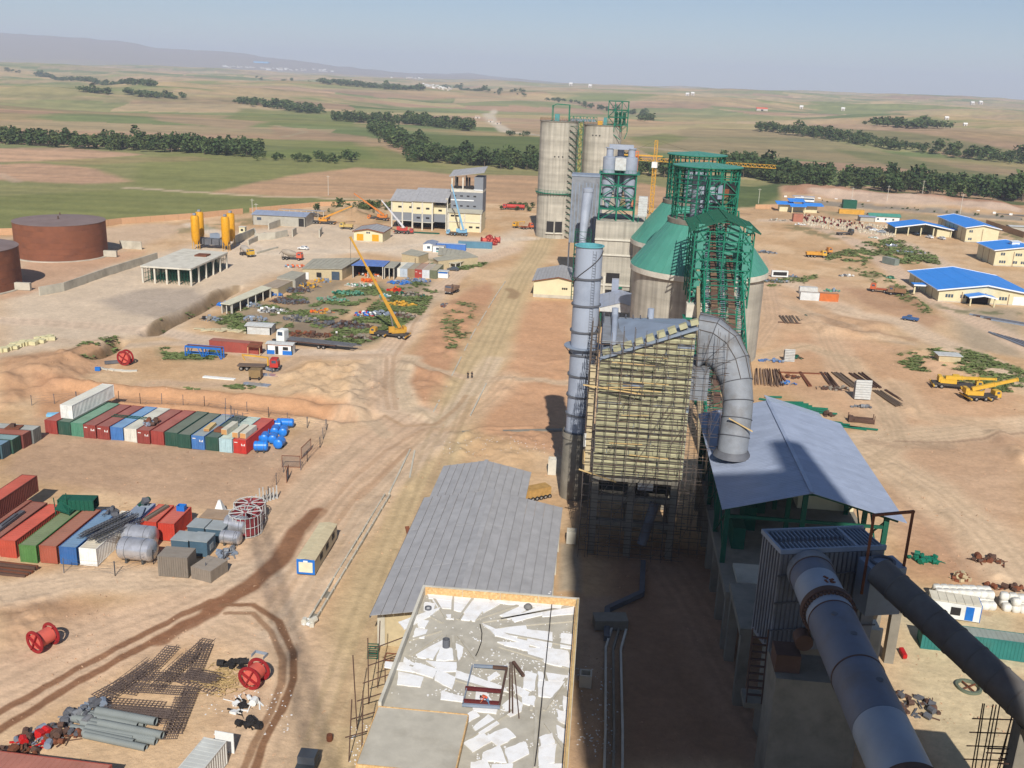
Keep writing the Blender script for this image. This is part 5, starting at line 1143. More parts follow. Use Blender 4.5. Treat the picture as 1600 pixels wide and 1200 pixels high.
def tower_crane():
 X, Y = at(1017, 335); 
 t = thing('tower_crane', 'yellow lattice tower crane behind the clinker silos with long level jib', 'tower crane', (X, Y, 0)); hm_ = rise(1017, 335, 262)
 q = lattice(MB(), -.9, .9, -.9, .9, list(np.linspace(0, hm_, 15)), .24, 1, 1, True); q.build('mast', yellow, t)
 MB().box(-1.4, 1.4, -1.4, 1.4, hm_, hm_+3).build('cab', white, t)
 q = lattice(MB(), -.7, .7, -.7, .7, [hm_+3, hm_+6, hm_+9, hm_+12, hm_+14], .2, 1, 1, True); q.build('apex', yellow, t)
 q = MB(); L = 48; a = -.0
 def jib(x0, x1, n, w_, h_):
  for k in range(n):
   xa, xb = x0+(x1-x0)*k/n, x0+(x1-x0)*(k+1)/n
   for y in (-w_, w_): q.bar((xa,y,hm_+3.3), (xb,y,hm_+3.3), .2); q.bar((xa,y,hm_+3.3), ((xa+xb)/2,0,hm_+3.3+h_), .13); q.bar((xb,y,hm_+3.3), ((xa+xb)/2,0,hm_+3.3+h_), .13)
   q.bar(((xa+xb)/2,0,hm_+3.3+h_), (min(xb+(xb-xa)/2,x1) if x1 > x0 else max(xb+(xb-xa)/2,x1),0,hm_+3.3+h_), .18)
 jib(1, 62, 26, .7, 1.6); jib(-1, -22, 8, .7, 1.2); q.build('jib', yellow, t)
 MB().box(-23, -17, -1, 1, hm_+1.8, hm_+3.4).build('counterweight', conc_d, t)
 q = MB(); q.bar((0,0,hm_+14), (36,0,hm_+4.8), .08); q.bar((0,0,hm_+14), (-19,0,hm_+4.3), .08); q.build('tie_rope', cable, t)
 t.rotation_euler.z = -.2
 X, Y = at(996, 340)
 t = thing('tower_crane', 'distant orange-brown lattice crane mast left of the yellow tower crane', 'tower crane', (X-1.5, Y+40, 0))
 lattice(MB(), -.8, .8, -.8, .8, list(np.linspace(0, 31, 13)), .22, 1, 1, True).build('mast', orange, t)
 q = MB(); q.bar((-20,0,29), (14,0,29), .5, .8); q.build('jib', yellow, t)
tower_crane()
# ================================================================== BUILDERS: containers, vehicles, cranes, spools, sheds
CM = {}
def paint(rgb, rough=.6, st=.45, sc=.6):
 g = sum(rgb)/3; k = ('p',)+tuple(rgb)+(rough,)
 if k not in CM: CM[k] = mat('paint_%02x%02x%02x_%d' % (tuple(rgb)+(rough*100,)), C(*[c*.84+g*.16 for c in rgb]), rough, var=.12, scale=sc, stain=tuple(.55*v+.12*w_ for v, w_ in zip(C(*rgb), (.6,.42,.3))), stain_amt=st)
 return CM[k]
def faded(rgb): return tuple(int(.62*c+.38*v) for c, v in zip(rgb, (186,160,140)))
MC = {}
def cmesh(key, fn):
 if key not in MC: MC[key] = fn()
 return MC[key]
def corr_wall(m, x0, x1, y, z0, z1, axis, n, d, out):
 """trapezoid corrugation along a wall; axis 'x' or 'y'; out = +-1 outward"""
 pr = []
 for k in range(n):
  a = x0+(x1-x0)*k/n; w_ = (x1-x0)/n
  pr += [(a, 0), (a+w_*.25, 0), (a+w_*.4, d), (a+w_*.85, d)]
 pr.append((x1, 0)); V = []
 for a, o in pr:
  for z in (z0, z1): V.append((a, y-out*o, z) if axis == 'x' else (y-out*o, a, z))
 m.add(V, [(2*i, 2*i+2, 2*i+3, 2*i+1) if (axis == 'x') == (out < 0) else (2*i, 2*i+1, 2*i+3, 2*i+2) for i in range(len(pr)-1)])
def container(name, label, loc, rz, L, rgb, group, door='near', roof=None, W=2.44, Hc=2.59, cat='container', z=0, marks=None, parent=None):
 """shipping container, origin at the middle of its base, long axis Y, doors at -Y"""
 t = thing(name, label, cat, (loc[0], loc[1], z), rz, group)
 def body():
  m = MB(); a, b = W/2, L/2
  corr_wall(m, -b+.12, b-.12, a-.03, .16, Hc-.14, 'y', int(L/.42), .05, 1); corr_wall(m, -b+.12, b-.12, -a+.03, .16, Hc-.14, 'y', int(L/.42), .05, -1); corr_wall(m, -a+.12, a-.12, b-.03, .16, Hc-.14, 'x', 6, .05, 1)
  if door != 'near': corr_wall(m, -a+.12, a-.12, -b+.03, .16, Hc-.14, 'x', 6, .05, -1)
  for x in (-a+.07, a-.07):
   for y in (-b+.07, b-.07): m.box(x-.07, x+.07, y-.07, y+.07, 0, Hc)
   m.box(x-.06, x+.06, -b+.14, b-.14, 0, .16); m.box(x-.05, x+.05, -b+.14, b-.14, Hc-.12, Hc-.01)
  for y in (-b+.06, b-.06): m.box(-a+.14, a-.14, y-.05, y+.05, 0, .15); m.box(-a+.14, a-.14, y-.05, y+.05, Hc-.12, Hc-.01)
  m.box(-a+.1, a-.1, -b+.1, b-.1, .08, .12); return m.mesh('body', paint(rgb))
 inst('body', cmesh(('b', W, L, Hc, rgb, door), body), t)
 def roofm():
  m = MB(); n = int(L/.6)
  for k in range(n):
   y = -L/2+.14+(L-.28)*k/n; d = (L-.28)/n; m.box(-W/2+.12, W/2-.12, y, y+d*.55, Hc-.09, Hc-.03); m.box(-W/2+.12, W/2-.12, y+d*.55, y+d, Hc-.11, Hc-.05)
  return m.mesh('roof', paint(roof or faded(rgb), .75, .6, .35))
 inst('roof', cmesh(('r', W, L, Hc, rgb, roof), roofm), t)
 if door == 'near':
  def dm():
   m = MB(); m.box(.02, W/2-.16, -.03, .03, .17, Hc-.14)
   for x in (.28, .8): m.cyl((x,-.06,.2), (x,-.06,Hc-.17), .022, n=5); m.box(x-.05, x+.18, -.1, -.05, 1.0, 1.06)
   for z_ in (.5, 1.3, 2.1): m.box(W/2-.22, W/2-.12, -.06, -.03, z_, z_+.12)
   return m.mesh('door', paint(rgb))
  d = cmesh(('d', W, Hc, rgb), dm)
  inst('door', d, t, (0,-L/2+.05,0)); inst('door', d, t, (0,-L/2+.05,0), (0,0,0), (-1,1,1))
  if marks:
   def mm():
    q = MB()
    for i in range(3): q.box(.3+i*.26, .46+i*.26, -.045, -.035, 1.5, 1.9 if i != 1 else 1.7); q.box(-1.0, -.4, -.045, -.035, 2.0, 2.15) if i == 0 else None
    return q.mesh('stencil', paint((224,220,214)))
   inst('stencil', cmesh(('m', W), mm), t, (0,-L/2+.0,0))
 return t
def wheel(parent, loc, r=.5, w_=.3, dual=False):
 def tm(): m = MB(); m.lathe([(r*.55,-w_/2),(r*.95,-w_/2),(r,-w_*.35),(r,w_*.35),(r*.95,w_/2),(r*.55,w_/2)], n=16); return m.mesh('tyre', black, True)
 def rm(): m = MB(); m.lathe([(0,-w_*.3),(r*.3,-w_*.45),(r*.54,-w_*.3),(r*.54,w_*.3),(r*.3,w_*.45),(0,w_*.3)], n=10); return m.mesh('rim', paint((150,146,140)))
 w1 = inst('wheel', cmesh(('ty', r, w_), tm), parent, loc, (0,PI/2,0)); inst('rim', cmesh(('ri', r, w_), rm), w1)
def cab(t, x, y, z, rgb, w_=2.3, l=1.9, h=1.9, bonnet=0):
 m = MB(); a = w_/2
 m.prism([(0,0),(l,0),(l,h*.45),(l-.3,h),(.1,h),(0,h*.9)], -a, a)
 v = [(x+zz, y+xx, z+yy) for xx, yy, zz in m.v]; m.v = v; m.f = [f[::-1] for f in m.f]
 m.build('cab', paint(rgb), t)
 q = MB(); q.slab([(x-a+.12,y+l+.01-.05,z+h*.5), (x+a-.12,y+l+.01-.05,z+h*.5), (x+a-.2,y+l-.24,z+h*.92), (x-a+.2,y+l-.24,z+h*.92)], .03); q.build('windscreen', glass, t)
 for s in (-1, 1): q = MB(); q.box(x+s*a-.02, x+s*a+.02, y+.45, y+l-.45, z+h*.52, z+h*.85); q.build('side_window', glass, t)
 MB().box(x-a+.1, x+a-.1, y+l+.005, y+l+.12, z-.25, z+.05).build('bumper', paint((90,88,86)), t)
 for s in (-1, 1): MB().box(x+s*(a-.4)-.12, x+s*(a-.4)+.12, y+l+.121, y+l+.15, z-.15, z).build('headlight', white, t)
def truck(name, label, loc, rz, kind, rgb, body=(130,110,90), L=8.0, axles=3, group=None, cat='truck'):
 """front of the truck towards +Y"""
 t = thing(name, label, cat, (loc[0],loc[1],0), rz, group)
 MB().box(-.45, .45, -L/2, L/2-.3, .75, 1.0).build('chassis', paint((80,74,68)), t)
 cab(t, 0, L/2-2.1, 1.0, rgb)
 ys = [L/2-1.3]+[-L/2+.9+k*1.3 for k in range(axles-1)]
 for y in ys:
  for s in (-1, 1): wheel(t, (s*1.0, y, .5), .5, .42)
 b = paint(body)
 y0, y1 = -L/2, L/2-2.3
 if kind == 'dump':
  m = MB(); z = 1.1; m.box(-1.2, 1.2, y0, y1, z, z+.1); m.box(-1.22, -1.12, y0, y1, z+.1, z+1.1); m.box(1.12, 1.22, y0, y1, z+.1, z+1.1); m.box(-1.12, 1.12, y1-.1, y1, z+.1, z+1.35); m.box(-1.12, 1.12, y0, y0+.08, z+.1, z+1.0)
  for k in range(6): y = y0+.3+k*(y1-y0-.6)/5; m.box(-1.3, -1.22, y, y+.12, z, z+1.1); m.box(1.22, 1.3, y, y+.12, z, z+1.1)
  m.build('tipper_body', b, t)
 elif kind == 'flat':
  MB().box(-1.2, 1.2, y0, y1, 1.05, 1.2).build('bed', b, t); MB().box(-1.2, 1.2, y1-.1, y1, 1.21, 2.1).build('headboard', b, t)
 elif kind == 'mixer':
  m = MB(); P = [(0,y1-.1,2.0),(0,y1-.9,2.15),(0,(y0+y1)/2,2.5),(0,y0+1.0,2.85),(0,y0+.1,3.2)]; m.tube(P, [.5,1.0,1.25,.95,.45], 16); m.build('drum', b, t, True)
  q = MB(); q.bar((-.7,y0+.3,1), (-.5,y0+.3,2.8), .15); q.bar((.7,y0+.3,1), (.5,y0+.3,2.8), .15); q.slab([(-.3,y0-.1,3),(.3,y0-.1,3),(.25,y0-1.0,1.9),(-.25,y0-1.0,1.9)], .05); q.build('chute', paint((110,104,98)), t)
 elif kind == 'loadcrane':
  MB().box(-1.2, 1.2, y0, y1-.9, 1.05, 1.2).build('bed', b, t); q = MB(); q.bar((0,y1-.4,1.1), (0,y1-.4,3.0), .35); q.bar((0,y1-.4,3.0), (0,y0+1,3.5), .3); q.bar((0,y0+1,3.5), (0,y0+1.6,2.2), .2); q.build('loader_crane', yellow, t)
 elif kind == 'tank':
  m = MB(); m.cyl((0,y0,2.0), (0,y1-.1,2.0), 1.0, n=16); m.build('tank', b, t, True)
 return t
def car(name, label, loc, rz, rgb, kind='car', group=None):
 t = thing(name, label, 'car' if kind == 'car' else kind, (loc[0],loc[1],0), rz, group)
 def bm():
  m = MB(); prof = [(-2.1,.35),(2.1,.35),(2.15,.75),(1.2,.95),(.55,1.4),(-.9,1.42),(-1.6,1.0),(-2.12,.9)] if kind == 'car' else [(-2.4,.5),(2.3,.5),(2.35,.95),(1.4,1.1),(.9,1.65),(-.2,1.68),(-.35,1.1),(-2.4,1.08)]
  m.prism(prof, -.82, .82); m.v = [(z, x, y) for x, y, z in m.v]; m.f = m.f; return m.mesh('body', paint(rgb, .35, .2))
 inst('body', cmesh(('car', kind, rgb), bm), t)
 def gm():
  m = MB(); 
  if kind == 'car': m.slab([(-.7,1.22,.97),(.7,1.22,.97),(.62,.62,1.37),(-.62,.62,1.37)], .02); m.slab([(-.7,-1.52,1.06),(.7,-1.52,1.06),(.62,-.98,1.4),(-.62,-.98,1.4)], .02); m.box(-.835,.835,-.8,.6,1.0,1.33)
  else: m.slab([(-.7,1.4,1.14),(.7,1.4,1.14),(.62,.98,1.6),(-.62,.98,1.6)], .02); m.box(-.835,.835,-.1,.8,1.15,1.55)
  return m.mesh('windows', glass)
 inst('windows', cmesh(('carg', kind), gm), t)
 for y in (-1.3, 1.35):
  for s in (-.74, .74): wheel(t, (s, y, .33), .33, .2)
 return t
def mobile_crane(name, label, loc, rz, rgb, boom, L=9.5, boomrgb=None, slew=0., lattice_tip=False, lower=(70,66,62)):
 """truck crane; boom = (length, elevation deg); boom points along slew from +Y"""
 t = thing(name, label, 'crane', (loc[0],loc[1],0), rz)
 MB().box(-1.2, 1.2, -L/2, L/2, .8, 1.35).build('carrier', paint(lower), t); cab(t, -.2, L/2-.4, .8, rgb, 1.9, 1.6, 1.6)
 for y in (-L/2+.8, -L/2+2.1, L/2-2.6, L/2-1.2):
  for s in (-1, 1): wheel(t, (s*1.05, y, .55), .55, .4)
 for y in (-L/2+.1, 1.2):
  MB().bar((-2.6,y,.9), (2.6,y,.9), .3, .3).build('outrigger', paint(rgb), t)
 u = bpy.data.objects.new('superstructure', None); COL.objects.link(u); u.parent = t; u.location = (0,-.8,1.4); u.rotation_euler = (0,0,slew)
 q = MB(); q.box(-1.2, 1.2, -2.6, 1.0, 0, .9); q.box(-1.1, 1.1, -3.0, -2.2, .2, 1.5); q.build('slewing_platform', paint(rgb), u)
 q = MB(); q.box(-1.3, -.5, .3, 1.8, .3, 1.8); q.build('operator_cab', paint(rgb), u)
 ln, el = boom; e = math.radians(el); d = Vector((0, math.cos(e), math.sin(e))); A = Vector((.2,-1.4,1.2)); bc = paint(boomrgb or rgb)
 q = MB(); n = 3 if ln > 10 else 2
 for k in range(n):
  w_ = .75-.16*k; q.bar(A+d*(ln*k/n-(0 if k == 0 else .4)), A+d*(ln*(k+1)/n), w_, w_*1.1); q.bar(A+d*(ln*(k+1)/n-.15), A+d*(ln*(k+1)/n+.1), w_+.14, w_+.2)
 q.build('boom', bc, u)
 q = MB(); q.cyl(A+Vector((0,1.6,-.6)), A+d*min(6,ln*.4), .18, n=8); q.build('lift_cylinder', paint((120,120,120)), u)
 if ln > 12:
  tip = A+d*ln; q = MB(); q.bar(tip, tip+Vector((0,0,-ln*.28)), .06); q.build('hoist_rope', cable, u)
 return t
def spool(label, loc, rz, r=1.35, L=1.9, tilt=0, z=0):
 t = thing('cable_spool', label, 'spool', (loc[0],loc[1],r+z), rz)
 rr = paint((204,40,44), .5, .3); rd = paint((158,26,32), .6)
 for s in (-1, 1):
  m = MB(); x = s*L/2
  m.lathe([(r*.74,-.07),(r,-.07),(r,.07),(r*.74,.07),(r*.74,-.07)], n=24); m.v = [(zz+x, xx, yy) for xx, yy, zz in m.v]
  for k in range(2): a = k*PI/2+.5; m.bar((x,-r*.9*math.cos(a),-r*.9*math.sin(a)), (x,r*.9*math.cos(a),r*.9*math.sin(a)), .14, .42, up=(1,0,0))
  m.build('flange', rd, t)
 MB().cyl((-L/2+.08,0,0), (L/2-.08,0,0), r*.66, n=20).build('drum', paint((220,92,76), .6), t, True)
 return t
def gable(name, label, x0, x1, y0, y1, ze, zr, wall, roof, axis='y', wins=(), cat='building', over=.5, nL=5, nR=5, roofrib=True, group=None, trim=None, walls=True, openfront=False, rot=0, pl=0.0):
 """gabled building in local axes, origin at (x0,y0)"""
 cx, cy = (x0+x1)/2, (y0+y1)/2
 t = thing(name, label, cat, (x0, y0, 0), rot, group); W_, D = x1-x0, y1-y0
 if axis == 'y':
  n0 = len(bpy.data.objects)
  roof_pieces(t, -over, W_/2, W_+over, -over, D+over, ze, zr, nL, nR, 1, roof, rib=roofrib)
 else:
  for (a, b, za, zb, n) in ((-over, D/2, ze, zr, nL), (D/2, D+over, zr, ze, nR)):
   k2 = max(3, int(W_/2.2))
   for j in range(k2):
    xa, xb = -over+(W_+2*over)*j/k2+.01, -over+(W_+2*over)*(j+1)/k2-.01
    m = MB(); m.slab([(xa,a,za),(xb,a,za),(xb,b,zb),(xa,b,zb)], .1); m.bar((xb,a,za+.03), (xb,b,zb+.03), .05, .08); m.build('roof_panel', roof, t)
 if walls:
  th = .25
  for (a, b, c, d) in ((0,W_,0,th),(0,W_,D-th,D),(0,th,th+.003,D-th-.003),(W_-th,W_,th+.003,D-th-.003)):
   if openfront and c == 0 and d == th: continue
   if axis == 'y' and d-c == th: 
    q = MB(); q.prism([(a,0),(b,0),(b,ze-.1),((a+b)/2,zr-.12),(a,ze-.1)], 0, th); q.v = [(x, c+z_, y) for x, y, z_ in q.v]; q.f = [f[::-1] for f in q.f]; q.build('wall', wall, t)
   elif axis == 'x' and b-a == th:
    q = MB(); q.prism([(0,0),(D,0),(D,ze-.1),(D/2,zr-.12),(0,ze-.1)], 0, th); q.v = [(a+z_, x, y) for x, y, z_ in q.v]; q.build('wall', wall, t)
   else: MB().box(a, b, c, d, 0, ze-.1).build('wall', wall, t)
 if trim:
  q = MB()
  if axis == 'y':
   for y in (-over-.05, D+over+.05): q.bar((-over,y,ze-.05), (W_/2,y,zr-.05), .12, .4); q.bar((W_/2,y,zr-.05), (W_+over,y,ze-.05), .12, .4)
   for x in (-over-.06, W_+over+.06): q.bar((x,-over,ze-.1), (x,D+over,ze-.1), .12, .35)
  else:
   for x in (-over-.05, W_+over+.05): q.bar((x,-over,ze-.05), (x,D/2,zr-.05), .12, .4); q.bar((x,D/2,zr-.05), (x,D+over,ze-.05), .12, .4)
   for y in (-over-.06, D+over+.06): q.bar((-over,y,ze-.1), (W_+over,y,ze-.1), .12, .35)
  q.build('fascia', trim, t)
 for wn in wins:     # (side, position, z, w, h, name)
  s, p, z, ww, hh = wn[:5]; nm = wn[5] if len(wn) > 5 else 'window'; mt_ = wn[6] if len(wn) > 6 else glass
  if s == 'f': MB().box(p, p+ww, -.05, -.003, z, z+hh).build(nm, mt_, t)
  elif s == 'r': MB().box(W_+.003, W_+.05, p, p+ww, z, z+hh).build(nm, mt_, t)
  elif s == 'l': MB().box(-.05, -.003, p, p+ww, z, z+hh).build(nm, mt_, t)
 if pl: MB().box(-.04, W_+.04, -.04, -.004, 0, pl).build('plinth', conc, t)
 return t
def shed_roof(name, label, x0, x1, y0, y1, h0, h1, roof, wall=None, cat='shed', posts=True, axis='x', rot=0, n=None):
 """open lean-to: sloping roof on posts, back wall"""
 t = thing(name, label, cat, (x0,y0,0), rot); W_, D = x1-x0, y1-y0; n = n or max(2, int(W_/2.5))
 for j in range(n):
  a, b = W_*j/n+.01, W_*(j+1)/n-.01; MB().slab([(a,0,h0),(b,0,h0),(b,D,h1),(a,D,h1)], .12).build('roof_panel', roof, t)
 if posts:
  for j in range(n+1): MB().box(W_*j/n-.1+(.15 if j == 0 else -.15 if j == n else 0), W_*j/n+.1+(.15 if j == 0 else -.15 if j == n else 0), .1, .3, 0, h0-.1).build('post', conc_l, t)
 if wall: MB().box(.1, W_-.1, D-.4, D-.2, 0, min(h0,h1)-.15).build('wall', wall, t); MB().box(.1, .3, 1, D-.41, 0, min(h0,h1)-.15).build('wall', wall, t)
 return t
def drum_tank(name, label, loc, rz, r, L, m, z=None, cat='tank', group=None, end=None, saddle=True):
 t = thing(name, label, cat, (loc[0],loc[1],0), rz, group); z = z if z is not None else r+.25; q = MB(); P = [(-L/2-r*.28,0,z),(-L/2-r*.2,0,z),(-L/2,0,z),(L/2,0,z),(L/2+r*.2,0,z),(L/2+r*.28,0,z)]
 q.tube(P, [r*.3,r*.8,r,r,r*.8,r*.3], 24); q.build('shell', m, t, True)
 for x in (-L*.28, L*.28):
  MB().tube([(x+.0,0,z),(x+.06,0,z)], r*1.02, 24).build('band', grey_d if m is not bluep else m, t, True)
  if saddle: MB().box(x-.15, x+.15, -r*.7, r*.7, 0, z-r*.6).build('saddle', paint((70,72,70)), t)
 return t
# ================================================================== CONTAINER YARD, upper row of fifteen
RED=(166,62,54); DKG=(44,84,70); GRN=(78,140,112); BLU=(62,118,190); WHT=(216,218,212); RBR=(150,62,54); BRR=(206,48,40); LTB=(168,200,206); CREAM=(214,210,196)
def yard_row():
 A = np.array(at(70,677)); B = np.array(at(386,710)); d = (B-A)/15; u = d/np.linalg.norm(d); rz = math.atan2(u[1], u[0]); nrm = np.array([-u[1], u[0]]); L = 12.19
 spec = [(RED,'dull red container at the left end of the upper row, under the white stacked one'), (DKG,'dark green container second from the left in the upper row'), (GRN,'pale green container third from the left in the upper row'),
  (RBR,'dark red container fourth from the left in the upper row, with white stencils'), (RBR,'dark red container just left of the first blue one in the upper row'), (BLU,'light blue container beside the cream one in the upper row'),
  (CREAM,'cream white container in the middle of the upper row'), (RBR,'dark red container right of the cream one, with scrap on its roof'), (RED,'dusty red container left of the green pair in the upper row'),
  (DKG,'first of two adjoining dark green containers in the upper row'), (DKG,'second of two adjoining dark green containers, left of the blue one'), (BLU,'blue container with white mark between green ones in the upper row'),
  (DKG,'dark green container just left of the pale blue-white one in the upper row'), (LTB,'pale blue and white container next to the last in the upper row'), (BRR,'bright red container at the right end of the upper row')]
 g_ = 'containers in the upper row of the yard'
 rf = {9:(110,120,104), 10:(116,122,108), 11:(150,160,160), 12:(92,112,104), 2:(118,158,132), 3:(158,96,86), 4:(162,98,88), 5:(118,158,196), 6:(206,204,188), 13:(190,206,192)}
 P = []
 for i, (c, lb) in enumerate(spec):
  p = A+d*(i+.5)+nrm*(L/2+random.uniform(-.15,.2)); P.append(p); container('container', lb, p, rz, L, c, g_, roof=rf.get(i), marks=(i in (3,4,7,11,14)))
 p = A+d*1.35+nrm*(L/2+2.6); container('container', 'long white container stacked on top at the left end of the upper row', p, rz, 13.7, (226,226,220), g_, z=2.62, roof=(214,212,198), marks=False)
 c = A+d*14+nrm*3.0
 for k, (o, lb) in enumerate(((13.1,'leftmost of three long cream timber-ended crates on the row of containers'),(14.05,'middle one of three cream timber-ended crates on the row of containers'),(14.62,'rightmost of three cream timber-ended crates, on the bright red container'))):
  p = A+d*o+nrm*(3.1 if k != 0 else 4.0); t = thing('crate', lb, 'crate', (p[0],p[1],2.62), rz, 'cream crates on the containers'); MB().box(-.55,.55,-2.3,2.3,0,1.0).build('box', paint((212,206,184)), t)
  MB().box(-.5,.5,-2.36,-2.305,.05,.95).build('end_board', paint((208,150,86)), t)
 p = A+d*11.6+nrm*4.2; t = thing('crate', 'low orange-brown timber crate on the second green container', 'crate', (p[0],p[1],2.62), rz+.1); MB().box(-.5,.5,-1.8,1.8,0,.5).build('box', wood, t); MB().box(-.45,.45,-1.86,-1.805,.04,.46).build('end_board', paint((190,130,70)), t)
 p = A+d*12.5+nrm*3.4; t = thing('pallet', 'brown slatted pallet stack on the dark green container', 'pallet', (p[0],p[1],2.62), rz)
 for k in range(5): MB().box(-.8,.8,-.9+k*.38,-.62+k*.38,0,.5).build('slat', rust, t)
 p = A+d*12.6+nrm*8.5; t = thing('frame_stack', 'cluster of upright steel frames standing on the green containers', 'steel frames', (p[0],p[1],2.62), rz); m = MB()
 for k in range(8): x = -1.4+k*.4; y = random.uniform(-1.6,1.6); m.bar((x,y,0), (x,y,random.uniform(1.4,3)), .08); m.bar((x,y,1.2), (x+1.2,y+.2,1.3), .07)
 m.build('frames', grey_d, t)
 p = A+d*5.2+nrm*5.6; t = thing('steel_ladder_frame', 'thin green lattice frame lying across the red containers', 'frame', (p[0],p[1],2.7), rz+.02); m = MB()
 for y in (-.5,.5): m.bar((-3.3,y,0), (3.3,y,0), .09)
 for k in range(12): m.bar((-3.2+k*.58,-.5,0), (-3.2+k*.58+.29,.5,0), .07)
 m.build('lattice', dgreen, t)
 p = A+d*7.4+nrm*3.2; scrap('scrap_heap', 'tangle of rusty and grey scrap on the dark red container roof', 'scrap', (p[0],p[1],2.62), 1.5, 1.2, 26, [rust, grey_s, rustd])
 # blue drums right of the row
 blue2 = mat('bright_blue_vessel', C(40,128,220), .35, var=.06, stain=C(30,90,180), stain_amt=.3, spec=.5)
 BL = [(408,706,.18,1.25,2.6,'lying crosswise in front'), (437,700,1.57,1.2,2.6,'lying lengthwise at the front right'), (402,690,1.75,1.1,2.5,'second row, leftmost'), (414,691,1.75,1.1,2.5,'second row, second from the left'),(427,692,1.75,1.1,2.5,'second row, third from the left'),
          (416,678,1.75,1.1,2.8,'third row, left, beside the red container'), (430,680,1.75,1.1,2.6,'third row, middle, with a pale patch'), (443,681,1.75,1.1,2.6,'third row, right'), (428,671,.2,1.1,3.2,'fourth row, lying crosswise on the left'), (446,668,.1,1.1,3.6,'rearmost, lying crosswise on the right')]
 for px, py, r_, rr, LL, w_ in BL:
  x, y = at(px, py); drum_tank('pressure_vessel', 'bright blue pressure vessel, '+w_, (x,y), r_, .72*rr, LL*.8, blue2, group='bright blue pressure vessels beside the red container')
def scrap(name, label, cat, loc, rx, ry, n, mats, h=.5, group=None, bars=True, seed=None):
 """a pile of individually shaped pieces, merged per material"""
 t = thing(name, label, cat, loc, 0, group); ms = [MB() for _ in mats]
 for k in range(n):
  a = random.uniform(0, 2*PI); r = math.sqrt(random.random()); x, y = rx*r*math.cos(a), ry*r*math.sin(a); z = h*(1-r)*random.uniform(.2,1)+.08; m = random.choice(ms); q = random.random()
  if bars and q < .5: L = random.uniform(.5,1.6)*min(rx,ry)**.5; b = random.uniform(0,PI); m.bar((x-L*math.cos(b)/2,y-L*math.sin(b)/2,z), (x+L*math.cos(b)/2,y+L*math.sin(b)/2,z+random.uniform(-.1,.25)), random.uniform(.05,.16))
  elif q < .8: s = random.uniform(.25,.9); m.cbox((x,y,z), (s,s*random.uniform(.4,1),s*random.uniform(.3,.8)), random.uniform(0,PI), 0, random.uniform(-.3,.3), random.uniform(-.3,.3))
  else: s = random.uniform(.2,.45); b = random.uniform(0,PI); m.cyl((x-s*math.cos(b),y-s*math.sin(b),z+s), (x+s*math.cos(b),y+s*math.sin(b),z+s), s, n=8)
 for k, (m, mm) in enumerate(zip(ms, mats)):
  if m.v: o = m.build('pieces', mm, t); o['kind'] = 'stuff'
 return t
yard_row()
def left_group():
 # containers seen end-on at the left edge, stepping towards us; long axis runs left-right, ends face the yard
 g_ = 'containers at the left edge of the yard'; E_ = np.array(at(66,686)); Q = np.array(at(-30,752)); n = 6
 sp = [((120,124,120),'dark grey container with pale roof, farthest of the left edge group'), ((128,66,58),'dark red-brown container second in the left edge group'), (DKG,'dark green container in the left edge group'),
          ((66,96,108),'slate blue container with dented roof in the left edge group'), ((58,88,98),'dark slate container next but one to the image edge'), ((74,104,116),'blue-grey container nearest to the left image edge')]
 rf = [(176,178,170),(170,100,80),(130,160,160),(112,146,170),(112,140,160),(120,150,165)]
 for i, (c, lb) in enumerate(sp):
  p = E_+np.array([-.0,-2.6])*(i+.5)+np.array([-.35*i,0]); container('container', lb, (p[0]-6.1, p[1]), PI/2, 12.19, c, g_, roof=rf[i])
 for (px,py) in ((22,668),): 
  x, y = at(px,py,2.62); t = thing('pallet', 'stack of brown planks and a small box on the left edge containers', 'pallet', (x,y,2.64), .15); MB().box(-1.3,1.3,-1,1,0,.15).build('board', rust, t); MB().box(-.6,.2,-.4,.4,.16,.7).build('box', rustd, t)
 x, y = at(84,650,.0); tag(MB().cbox((0,0,.3),(2.4,1.2,.5),.3).build('tarp_bundle', mat('light_blue_tarp', C(126,186,220), .8), loc=(x,y,0)), 'light blue tarpaulin bundle behind the left end of the upper container row', 'tarpaulin')
left_group()
